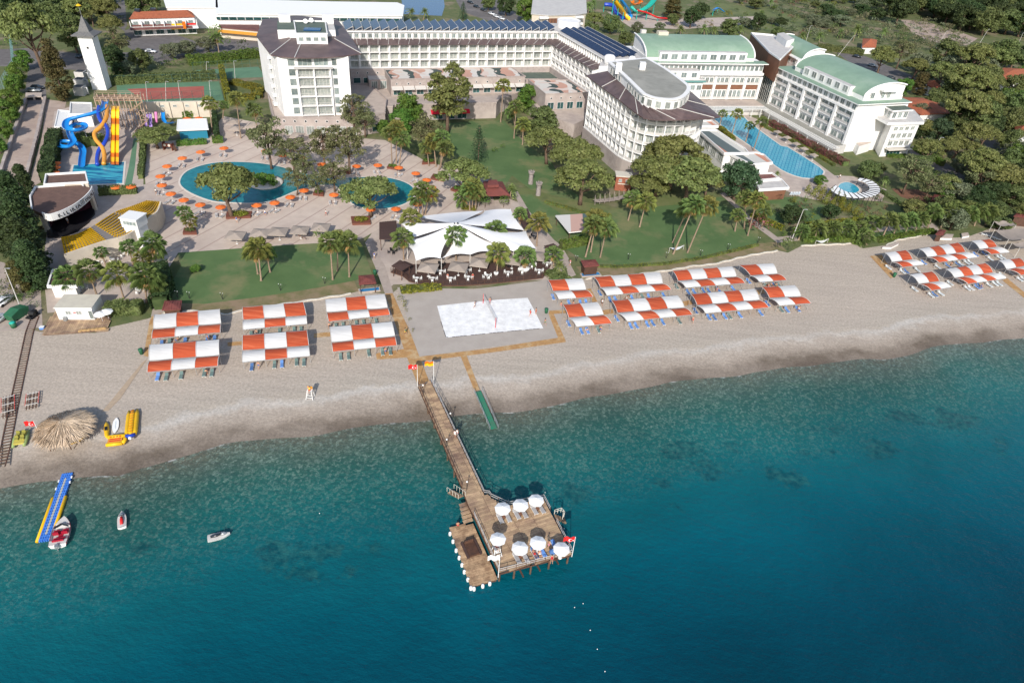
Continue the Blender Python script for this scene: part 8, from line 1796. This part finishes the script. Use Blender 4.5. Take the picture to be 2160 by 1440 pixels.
# ---------------------------------------------------------------- playground, distant water park
for u,v,lab in ((1119,388,'grey stone-look play turret, rear one by the garden lawn'),(1135,412,'grey stone-look play turret, front one by the garden lawn')):
    t = thing('play_turret',lab,'play turret',G(u,v),0,None,.72); st_ = mat('grey_play_stone',(.33,.29,.27),.9,c2=(.22,.19,.18),scale=2.2); part('drum',MB().lathe([(1.0,0),(.85,4.2),(1.2,4.6),(1.2,5.2)],14).mesh('drum',st_),t)
    for k in range(7): a = 6.283*k/7; part('battlement',bmesh_('btl',lambda: MB().box((0,0,0),(.45,.35,.5)).mesh('battlement',st_)),t,(1.1*math.cos(a),1.1*math.sin(a),5.4),a)
t = thing('play_castle','reddish brick-look play house between the big pines','play house',G(1311,398)); bm2 = mat('play_brick',(.33,.12,.07),.85,c2=(.24,.08,.05),scale=2.5); part('body',MB().box((0,0,2.2),(4.6,3.4,4.4)).mesh('body',bm2),t); part('trim',MB().box((0,0,4.5),(5.0,3.8,.3)).box((0,-1.75,2.2),(3.2,.1,.25)).mesh('trim',M['ywhite']),t)
for x in (-1,1): part('window',win_mesh(.9,.9,'glass',2),t,(x,-1.72,3.2))
t = thing('play_bridge','grey wooden play bridge in front of the brick play house','bridge',G(1290,425)); A_,B_ = G(1255,424,1.2)-t.location,G(1335,409,1.2)-t.location; n_ = 26
for k in range(n_): p = A_.lerp(B_,(k+.5)/n_); part('plank',bmesh_('bpl',lambda: MB().box((0,0,0),(.55,1.8,.1)).mesh('plank',mat('grey_timber',(.32,.27,.24),.85,var=.15))),t,p-Vector((0,0,.5*math.sin(math.pi*k/n_))),math.atan2((B_-A_).y,(B_-A_).x))
for k in range(9): p = A_.lerp(B_,k/8); part('post',bmesh_('bpo',lambda: MB().box((0,-.9,.3),(.12,.12,2.2)).box((0,.9,.3),(.12,.12,2.2)).mesh('post',MATS['grey_timber'])),t,p)
for pts,mt,r,lab,op in (([(860,0,12),(900,60,8),(940,120,3),(990,165,.6)],'slideyellow',2.0,'broad yellow slide at the top of the photo',True),([(910,-10,12),(950,50,8),(985,110,3),(1000,150,.6)],'slideblue',1.6,'sky-blue slide beside the broad yellow one',True),([(1210,-10,9),(1150,60,6),(1060,100,4),(1000,60,6)],'teal',1.6,'teal looping slide at the top of the photo',True),([(780,40,4),(850,50,4),(880,110,2),(940,160,.6)],'slidedark',1.1,'deep blue slide left of the broad yellow one',False),([(1060,90,5),(1140,110,4),(1230,150,2),(1330,160,.8)],'red',1.0,'long red and white slide on the right of the teal one',True),([(1010,0,9),(1030,40,7),(1090,20,6),(1050,-10,8)],'slideamber',1.2,'orange curl slide at the very top',True),([(1700,90,3),(1740,70,3),(1790,100,1)],'slideblue',.8,'small blue slide in the far park',True)):
    zz = lambda x,y: (1080+x/4,y/4); t = thing('water_slide',lab,'water slide',G(*zz(pts[1][0],pts[1][1]))); t.location.z = 0; z1s = z1; z1 = zz; chute(pts,M[mt],r,None,t,op,n=7); z1 = z1s
    for x,y,h in pts[:-1]: p = G(*zz(x,y),h)-t.location; part('support',MB().tube((p.x,p.y,0),(p.x,p.y,h),.2).mesh('support',M['teal']),t)
# ---------------------------------------------------------------- trees
tree_row([(57,47,112,'pine',1.3),(150,66,66,'mid',1.2),(230,48,55,'pine'),(245,84,58,'open'),(237,120,50,'dark'),(220,14,48,'dark'),(140,28,48,'dark'),(108,8,62,'dark'),(155,4,44,'dark'),(20,10,60,'dark'),(300,6,66,'mid'),(295,125,46,'mid'),(270,142,32,'olive'),(250,146,30,'dark')],'around the tower at the top left')
tree(117,152,58,'cypress','beside the ramp and the underpass',.85); tree_row([(48,126,38,'broad'),(36,152,42,'broad'),(30,178,40,'broad'),(22,204,48,'broad'),(14,235,46,'broad'),(6,270,40,'broad'),(-6,305,36,'broad')],'in the row left of the ramp')
tree_row([(362,106,48,'olive',.7),(392,100,44,'olive',.7),(437,92,46,'olive',.7)],'in front of the shops'); tree_row([(22,418,74,'darkcol',.6),(50,386,44,'darkcol',.7),(37,470,80,'darkcol',.62),(50,520,84,'darkcol',.62),(66,560,76,'darkcol',.6),(36,585,44,'cypress',.7),(12,500,60,'darkcol',.6),(60,470,44,'cypress',.65)],'in the clump left of the stage')
tree_row([(562,284,84,'open',1.2),(615,316,74,'open'),(680,297,80,'open'),(732,296,88,'open',1.1),(745,227,74,'open',1.1),(768,248,56,'open'),(702,358,66,'open'),(622,372,56,'open'),(668,378,50,'open'),(640,345,50,'open'),(500,385,0,'pine')][:-1],'on the pool terrace')
tree(475,382,128,'pine','leaning over the round pool',.95); tree(778,400,120,'pine','spreading over the small pool',.75); tree(325,282,84,'pine','between the slides and the terrace',.55); tree(977,362,106,'pine','above the maroon gazebo',.8)
tree(944,190,100,'tall','in front of the stone pavilion'); tree(948,128,46,'norfolk','behind the tall dense pine'); tree_row([(862,232,62,'broad',1.1),(850,252,56,'broad',1.0),(808,268,30,'broad')],'left of the tall dense pine'); tree(900,270,76,'open','between stone pavilion and garden lawn'); tree(1010,306,44,'norfolk','on the garden lawn',.8); tree(872,192,20,'norfolk','on the stone pavilion terrace')
tree_row([(1117,208,62,'broad',.9),(1140,254,78,'mid',.8),(1158,290,98,'pine',.85),(1220,325,116,'pine',.85),(1232,368,124,'pine',.8)],'below the slanting wing'); tree_row([(1428,322,140,'pine',.85),(1395,352,120,'pine',.8),(1460,362,130,'pine',.8),(1368,386,84,'pine',.7),(1497,376,70,'pine',.8)],'below the round-ended wing'); tree(1560,377,84,'darkblue','beside the garden bar')
tree_row([(1866,115,56,'pine',1.1),(1907,102,50,'open',1.1),(1995,112,60,'mid'),(2062,112,76,'pine'),(2120,112,66,'mid'),(1990,150,64,'pine'),(2045,162,92,'pine'),(2090,172,62,'pine'),(1942,131,44,'olive'),(1907,182,36,'broad'),(1942,177,38,'cypress',.5),(1972,204,44,'mid'),(2045,216,96,'pine'),(2065,240,80,'mid'),(2020,248,56,'dark'),(1985,274,50,'darkblue'),(2055,280,74,'pine'),(2077,338,92,'pine'),(2137,296,54,'mid'),(2135,214,60,'mid'),(2132,250,58,'mid'),(1942,234,38,'olive'),(1982,232,34,'olive'),(2142,178,46,'mid'),(2148,332,56,'mid'),(2145,118,50,'dark'),(2020,190,60,'mid'),(1960,150,36,'olive'),(2100,205,50,'pine'),(2095,262,50,'dark')],'in the wooded park at the right')
tree_row([(1835,357,50,'mid',.8),(1927,356,84,'open',.9),(2070,366,60,'open'),(2122,365,90,'pine',.8),(2102,402,64,'dark',.7),(2140,412,70,'mid',.6),(2068,428,62,'dark',.6),(2105,440,60,'mid',.5),(1925,440,46,'darkblue',.9),(1752,446,40,'dark',.8),(1672,453,52,'dark',.8),(2015,398,66,'olive',.7),(1968,388,60,'open',.8),(1845,352,44,'mid',.7),(1940,348,60,'mid',.8),(2040,452,50,'broad',.6),(2110,470,54,'mid',.5),(2150,380,50,'mid',.7)],'between right gardens and beach')
tree(1730,380,30,'broad','by the end of the long pool',.7); tree(412,566,26,'broad','alone on the beach lawn',.6)
tree_row([(1255,38,40,'pine'),(1290,50,40,'mid'),(1108,18,44,'broad',1.2),(1068,10,40,'dark'),(977,24,22,'norfolk',.7),(1420,18,44,'cypress',.4),(1460,35,40,'dark'),(1480,22,34,'dark'),(1030,5,30,'mid'),(1345,58,26,'olive'),(1392,58,24,'olive'),(1420,40,26,'mid'),(1600,45,34,'dark'),(1540,58,40,'mid'),(1640,70,30,'mid'),(1245,62,36,'mid'),(1320,80,30,'mid')],'at the top behind the hotel')
# palms
palm_group([((702,590),(696,512)),((712,572),(712,508)),((737,584),(734,510))],'at the right end of the beach lawn',size=1.25); palm_group([((551,592),(544,522)),((544,578),(536,530)),((570,574),(562,533),.8)],'on the left part of the beach lawn',size=1.2)
palm_group([((394,488),(388,448),.9),((400,488),(401,465),.8)],'in the square planter on the terrace'); palm_group([((157,618),(142,584)),((205,624),(186,572)),((261,630),(246,577)),((309,638),(305,578)),((317,632),(318,592))],'in the front row of the palm terrace',size=1.35); palm_group([((165,562),(158,541),.6),((225,562),(212,532),.7),((281,560),(272,520),.9),((325,568),(320,512),1.3),((320,560),(325,530),1.1),((303,570),(300,545),.9)],'behind the grandstand wall')
palm_group([((448,280),(441,218)),((508,292),(498,208)),((545,285),(536,232)),((462,112),(457,80)),((470,250),(472,222),.7)],'near the palm wall below the courts',size=1.15); palm_group([((827,348),(824,280)),((836,346),(836,270)),((842,350),(849,292))],'in the trio above the small pool',size=1.25); palm_group([((920,352),(914,297)),((930,353),(932,290)),((925,360),(940,312)),((905,350),(900,310),.9)],'at the left edge of the garden lawn',size=1.25)
palm_group([((1056,258),(1062,180)),((1084,292),(1089,225)),((1102,306),(1104,262)),((1088,270),(1078,235),.9)],'between the two stone pavilions',size=1.2); palm_group([((892,455),(890,400)),((884,453),(880,416)),((897,452),(906,408)),((991,444),(990,400)),((996,443),(998,392)),((984,442),(976,415)),((1003,444),(1005,402))],'behind the sail roof',size=1.2)
palm_group([((866,500),(867,460)),((852,547),(849,502)),((962,549),(961,497)),((1046,522),(1045,485)),((1048,577),(1051,533)),((1108,568),(1107,540)),((1097,487),(1097,450),.7),((1132,518),(1136,468)),((1168,562),(1168,535),.8)],'growing through the restaurant',size=1.3); palm_group([((1325,465),(1337,420)),((1349,479),(1363,425)),((1235,542),(1253,475)),((1246,532),(1258,462)),((1266,543),(1280,480)),((1419,512),(1452,438)),((1420,536),(1465,432)),((1450,533),(1492,434))],'on the palm lawn',size=1.3)
palm_group([((1550,488),(1557,453),.8),((1570,483),(1573,418)),((1577,497),(1597,422)),((1607,480),(1611,445),.9)],'at the right edge of the palm lawn',size=1.2); palm_group([((1544,283),(1556,240)),((1573,300),(1582,265),.8),((1589,318),(1608,258)),((1518,264),(1525,240),.8)],'beside the long pool'); palm_group([((1835,492),(1842,470)),((1862,500),(1877,465)),((1885,494),(1897,467)),((1910,491),(1920,465)),((1930,489),(1942,462)),((1955,485),(1970,447)),((1984,480),(2003,445)),((1717,506),(1725,482)),((1750,503),(1757,482)),((1782,503),(1787,481)),((1684,506),(1692,487),.9),((1828,516),(1824,499)),((1810,497),(1812,480),.9),((2018,478),(2030,448)),((2035,480),(2048,452)),((2055,476),(2066,446)),((2078,474),(2086,444)),((2000,470),(2012,440))],'in the long row above the beach',size=1.2,kind='clean')
palm_group([((1799,88),(1809,60),1.3),((1864,82),(1866,66)),((1728,88),(1730,74)),((1435,76),(1436,60)),((1485,76),(1486,58)),((1505,78),(1507,62)),((1605,42),(1607,28)),((1240,30),(1243,12),1.2),((1245,22),(1252,5)),((845,42),(868,24)),((893,42),(896,24)),((825,42),(829,32)),((1560,72),(1562,60)),((1770,80),(1774,68)),((1310,72),(1312,58)),((1690,88),(1693,74)),((1625,15),(1627,4))],'in the park behind the hotel',size=1.3,kind='date')
palm_group([((690,322),(695,310),.5),((1012,418),(1009,400),.7),((1075,420),(1079,398)),((1640,378),(1640,365),.5),((1530,415),(1570,415),.9),((1180,575),(1181,558),.8),((352,612),(354,596),.7),((1862,392),(1868,378),.8)],'with feathery fronds in the gardens','palm',kind='date')
# hedges
hedge([(395,128),(470,122),(545,112)],5,3.2,F['broad'],'broad bright hedge behind the green tennis court'); hedge([(235,170),(330,165),(455,158)],4,2.6,F['mid'],'long hedge between the tower and the red tennis court'); hedge([(468,150),(475,180),(482,208)],1.8,4.2,F['lime'],'narrow upright yellow-green hedge between the courts'); hedge([(490,172),(545,185),(540,205),(500,205)],4,1.2,F['lime'],'low yellow-green shrub bed right of the courts')
hedge([(384,240),(440,236)],2.5,2.2,F['broad'],'hedge behind the white splash canopy'); hedge([(372,302),(436,298)],2,1.4,F['broad'],'clipped hedge below the white splash canopy'); hedge([(448,295),(470,294)],2,1.8,F['broad'],'short clipped hedge right of the splash canopy'); hedge([(452,240),(458,290)],1.4,2.4,F['dark'],'thin dark hedge under the palm wall'); hedge([(302,300),(300,340),(296,372)],1.4,1.6,F['mid'],'narrow hedge between green walkway and terrace')
hedge([(208,403),(288,399)],1.5,2.2,F['mid'],'hedge below the slide pool'); hedge([(118,280),(106,330),(98,372)],3.5,3.5,F['dark'],'dark hedge left of the slide pool'); hedge([(160,290),(190,300),(210,290)],4,2.5,F['mid'],'green bed inside the sky-blue spiral'); hedge([(130,648),(205,640)],2.5,2.2,F['mid'],'hedge behind the container cabin'); hedge([(222,650),(300,648)],2.6,2.4,F['mid'],'hedge below the palm terrace'); hedge([(337,560),(345,600),(338,640)],3.5,3.0,F['dark'],'dark shrubs between palm terrace and beach lawn')
hedge([(1238,560),(1300,562),(1400,556),(1480,544),(1600,516)],.9,.55,F['lime'],'low yellow-green hedge along the palm lawn edge',.18,dens=14); hedge([(1183,517),(1240,506)],1.6,2.2,F['broad'],'clipped hedge below the striped pavilion'); hedge([(1150,425),(1230,448),(1290,455)],1.2,.8,F['lime'],'low yellow-green hedge curving across the lawns',.2); hedge([(1585,452),(1652,482)],1.2,1.2,F['lime'],'yellow-green hedge beside the palm lawn path'); hedge([(1690,503),(1770,500),(1815,508)],3,1.3,F['broad'],'shrubs between the upper path and the beach'); hedge([(1700,478),(1750,472),(1810,465)],1.5,1.6,F['lime'],'yellow-green hedge above the shore path'); hedge([(1850,507),(1900,497),(1972,487)],1.8,1.0,F['broad'],'hedge along the beach edge of the shore lawn')
hedge([(1605,262),(1680,300),(1760,348)],1.6,.9,F['lime'],'low hedge along the far side of the long pool',.22); hedge([(1625,258),(1700,300),(1785,345)],3.0,1.8,F['pinkbush'],'flowering bed below the long pergola'); hedge([(1800,108),(1815,112)],2,2,F['dark'],'small dark hedge by the gatehouse'); hedge([(1725,98),(1800,108),(1822,112)],5,2.6,F['mid'],'wide hedge behind the green barrel roof'); hedge([(1930,310),(1990,345)],1.6,2.0,F['broad'],'clipped hedge beside the garden road'); hedge([(1870,328),(1912,330)],2,1.0,F['broad'],'low hedge at the foot of the stepped end block'); hedge([(1630,15),(1690,32),(1735,48)],4,2.0,F['olive'],'silvery hedge across the far park'); hedge([(1855,590-190),(1960,470)],1,1,F['mid'],'low hedge beside the pergola lawn')
hedge([(845,612),(905,606),(930,604)],2.5,.7,F['lime'],'yellow-green ground shrubs left of the restaurant deck'); hedge([(1160,572),(1180,588),(1195,582)],3.2,1.0,F['mid'],'ground shrubs right of the restaurant deck'); hedge([(975,437),(1005,440)],1.5,.8,F['lime'],'yellow flowers at the foot of the gazebo palms'); hedge([(1518,268),(1532,281),(1548,294)],1.8,1.3,F['lime'],'bright hedge between pool bar and long pool')
for i,(x,y) in enumerate(((330,250),(380,280),(420,240),(430,315),(460,265),(480,340),(515,290),(535,370),(575,320),(600,400),(620,345),(670,410),(730,440),(825,515),(770,490),(700,530))): clip_ball(G(1620+x/4,345+y/4),1.15,.5,nthl(i,16,'clipped cone bush')+' in the double row below the round pergola',True,'clipped cone bushes')
for u,v,lab in ((1023,438,'left ball-clipped tree before the maroon gazebo'),(1062,438,'right ball-clipped tree before the maroon gazebo')): clip_ball(G(u,v),1.6,1.2,lab)
for u,v,w,k,lab in ((1657,522,44,'mid','large shrub with white stones at the beach edge'),(1602,478,50,'pink','pink-tinged bush right of the palm lawn'),(670,497,28,'green','round bright bush at the end of the beige parasols'),(640,500,30,'pink','twiggy bush between the beige parasols'),(1045,318,16,'green','round bush at the square flower bed'),(1062,310,14,'green','second round bush at the square flower bed'),(790,222,30,'dark','dark shrub at the stone block entrance'),(1105,60,40,'dark','dark bush behind the solar roof')): shrub(u,v,w,k,lab)
# scrub on the dry slope, dark wood beyond, underplanting
g = random.Random(4); USED = set()
for i in range(26):
    q = g.choice(CAN); a,b = q[0][4],q[0][5]; s = g.random(); po = g.choice(['lie','sit','stand','lie','walk']); c = g.choice(['red','blue','black','white','green','pink']); u,v = a[0]+(b[0]-a[0])*s,a[1]+(b[1]-a[1])*s+(17 if po in ('stand','walk') else 13)*(.8 if a[0] > 1800 else 1)
    lb = {'lie': 'sunbather lying','sit': 'bather sitting','stand': 'bather standing','walk': 'bather walking'}[po]+' in '+c+' swimwear before '+SHORT[q[3]]
    if lb in USED: continue
    USED.add(lb); person(G(u,v),po,lb,c,None,g.uniform(-1,1),.4 if po == 'lie' else 0)
for u,v,po,c,lab in ((500,470,'walk','white','in the open middle of the pool terrace'),(688,455,'walk','red','above the beige parasols'),(905,325,'stand','blue','by the palm planters above the small pool'),(330,410,'stand','black','left of the round pool'),(560,455,'walk','blue','below the round pool rim'),(790,545,'walk','white','on the shore path'),(1740,330,'stand','white','on the far side of the long pool'),(1770,378,'walk','black','at the end of the long pool'),(345,610,'walk','red','on the path left of the beach lawn'),(1105,470,'walk','black','on the garden path by the sails')): person(G(u,v),po,'guest '+lab,c,'white' if c != 'white' else 'blue',g.uniform(-3,3))
for i in range(420):
    u,v = g.uniform(1640,2040),g.uniform(-30,108)
    if v > 62+(u-1640)*.14 or v < -40 or (u > 1880 and v < 30+(2040-u)*.1): continue
    bush(u,v,g.uniform(12,30),g.choice(['dry','grey','mid','dry','dark']),g.uniform(.6,1))
bush_field('scrub','dry and grey-green scrub covering the slope at the top right','scrub')
for i in range(120):
    u,v = g.uniform(1890,2240),g.uniform(-45,66)
    if v > 18+(u-1890)*.17: continue
    tree(u,v,g.uniform(40,66),g.choice(['dark','dark','mid']),'',g.uniform(.7,1.0),'trees of the dark wood',label='dark crowded tree in the shaded wood at the top right')
for i in range(80):
    u,v = g.uniform(1400,1760),g.uniform(-20,78)
    if v > 78: continue
    k = g.choice(['green','mid','pink','grey','lime','dark']); shrub(u,v,g.uniform(8,20),k,SDESC[k]+' park shrub behind the green-roofed buildings','park shrubs behind the hotel',g.uniform(.6,1.2))
for i in range(95):
    u,v = g.uniform(1930,2230),g.uniform(96,470)
    if v > 470-(u-1930)*.1 or (u < 2010 and v < 130) or any(abs(u-a) < 42 and -14 < v-b < 40 for a,b in ((1945,222),(1970,180),(2132,160),(2156,280),(1960,340))): continue
    k = g.choice(['pine','mid','pine','olive','broad','dark']); tree(u,v,g.uniform(34,66),k,'',.85,'filler trees of the wooded park',label=TREE_DESC[k]+' deep inside the wooded park at the right')
for i in range(26):
    u,v = g.uniform(-40,330),g.uniform(-25,30)
    if 225 < u < 275: continue
    k = g.choice(['mid','dark','dark','pine']); tree(u,v,g.uniform(34,60),k,'',1,'trees along the top left edge',label=TREE_DESC[k]+' along the top left edge of the photo')
for i in range(34):
    u,v = g.uniform(1560,1900),g.uniform(-30,50)
    k = g.choice(['mid','olive','dark','olive']); tree(u,v,g.uniform(22,40),k,'',.6,'small trees on the dry slope',label='small '+TREE_DESC[k]+' on the dry slope at the top')
for i in range(220):
    u,v = g.uniform(1930,2190),g.uniform(120,460)
    if v > 480-(u-1930)*.12: continue
    bush(u,v,g.uniform(12,30),g.choice(['green','mid','dark','grey','mid']),g.uniform(.7,1.1))
bush_field('undergrowth','green undergrowth between the trees of the wooded park at the right','undergrowth')
for i in range(90):
    u,v = g.uniform(1620,1870),g.uniform(415,500)
    k = g.choice(['green','mid','dark','lime','pink']); shrub(u,v,g.uniform(8,20),k,SDESC[k]+' garden shrub between bar lawn and beach','garden shrubs above the beach',g.uniform(.7,1.2))
for i in range(60):
    u,v = g.choice([(g.uniform(-20,260),g.uniform(-20,100)),(g.uniform(220,470),g.uniform(118,168)),(g.uniform(0,90),g.uniform(600,650))])
    k = g.choice(['green','mid','dark','grey']); shrub(u,v,g.uniform(14,30),k,SDESC[k]+' roadside bush around the tower and courts','roadside bushes at the top left',g.uniform(.6,1.0))
# white edging stones between the beach and the verges
for px,lab in (([(345,660),(400,656),(479,663),(520,653),(560,646),(660,633),(740,619)],'wavy white edging between beach and left verge'),([(1236,589),(1270,584),(1330,581),(1400,572),(1450,563),(1500,558),(1560,544),(1600,535),(1640,529)],'wavy white edging between beach and right verge'),([(1690,519),(1740,516),(1815,513)],'white edging along the beach shrubs'),([(1870,518),(1895,506),(1975,491)],'cream edging along the shore lawn')):
    P = GP(px,.05); Q = resample(P,int(sum((a-b).length for a,b in zip(P,P[1:]))/.8)); mb = MB()
    for i,(a,b) in enumerate(zip(Q,Q[1:])): off = Vector((0,.18*math.sin(i*1.1)+.1*math.sin(i*.37),0)); mb.bar(a+off,b+Vector((0,.18*math.sin((i+1)*1.1)+.1*math.sin((i+1)*.37),0)),.42,.3)
    single('edging',mb.mesh('edging',M['kerb']),lab,'edging')
for px,lab in (([(1862,521),(1880,522),(1896,514),(1894,510)],'left white shower plinth at the far right beach edge'),([(1984,502),(2008,503),(2012,494),(1996,493)],'middle white shower plinth at the far right beach edge'),([(2030,500),(2045,497),(2042,490),(2028,492)],'right white shower plinth at the far right beach edge')): P = GP(px,.5); t = thing('plinth',lab,'plinth',(*P[0].xy,0)); body(t,'base',P,0,.5,M['white'],M['concrete'])
hammocks = (((1413,522),(1443,517),'white hammock slung between the tall palms'),((1722,507),(1748,503),'white hammock between palms above the beach'))
for a,b,lab in hammocks:
    A_,B_ = G(*a,1.3),G(*b,1.3); t = thing('hammock',lab,'hammock',(*A_.xy,0)); rows = []
    for k in range(11): s = k/10; p = A_.lerp(B_,s)-t.location; w = .6*math.sin(math.pi*s)+.03; rows.append([p+Vector((0,-w,-.7*math.sin(math.pi*s))),p+Vector((0,w,-.7*math.sin(math.pi*s)))])
    part('cloth',MB().grid(rows).mesh('cloth',M['whitecanvas'],True),t)
    for e in (A_,B_): p = e-t.location; part('post',MB().tube((p.x,p.y,0),p,.06).mesh('post',M['rail']),t)

for px,lab in (([(55,214),(30,285),(4,362),(-12,410)],'rough stone wall along the left side of the ramp'),([(97,209),(80,285),(60,365),(48,405)],'rough stone wall along the right side of the ramp')):
    P = resample(GP(px),40); t = thing('stone_wall',lab,'wall',P[0]); mb = MB()
    for a,b in zip(P,P[1:]): mb.bar(a-P[0]+Vector((0,0,.5)),b-P[0]+Vector((0,0,.5)),.8+rnd.uniform(-.1,.1),1.0+rnd.uniform(-.12,.12))
    part('wall',mb.mesh('wall',M['stone']),t)
P = GP([(56,212),(90,211),(91,203),(57,203)]); t = thing('underpass','dark underpass mouth below the silver parked car','underpass',(*P[0].xy,0)); body(t,'deck',P,.9,1.2,M['concrete']); wq = Wall(P[0],P[1])
for x in (0,.5,1): boxpart(t,wq,wq.L*x,-.2,.45,(.5,.4,.9),M['concrete'],'pier')
body(t,'shade_block',offset_poly(P,-.3),.03,.89,M['black'])  # black solid standing in for the shade under the deck

t,P = flat_bldg([(114,268),(150,272),(155,236),(122,232)],3.0,'low white service building left of the sky-blue slide',M['whitep'],M['white'],.2,'service_building')
t,P = flat_bldg([(146,242),(196,242),(194,218),(148,217)],4.0,'grey flat-roofed pump house behind the slide tower',M['slab'],M['white'],.3,'pump_house')
for i,(u,v) in enumerate(((172,200),(173,184),(174,168))):
    c = G(u,v); t = thing('cooling_unit',('front','middle','rear')[i]+' grey cooling unit in the row beside the tower','cooling unit',c,.1,'cooling units by the tower'); part('casing',MB().box((0,0,1.5),(3.2,3.0,3.0)).mesh('casing',M['slab']),t); part('fan_deck',MB().box((0,0,3.06),(2.6,2.4,.1)).mesh('fan_deck',M['dark']),t)
    part('duct',MB().path([(1.7,0,2.4),(2.4,0,2.6),(2.6,0,.3)],.25,8).mesh('duct',M['steel'],True),t)
for u,v,w,k,lab in ((455,70,30,'green','dark green kiosk bush beside the maroon shops'),(512,98,26,'dark','narrow dark bush before the maroon shops'),(480,88,18,'green','small round bush before the maroon shops')): shrub(u,v,w,k,lab,None,1.3)
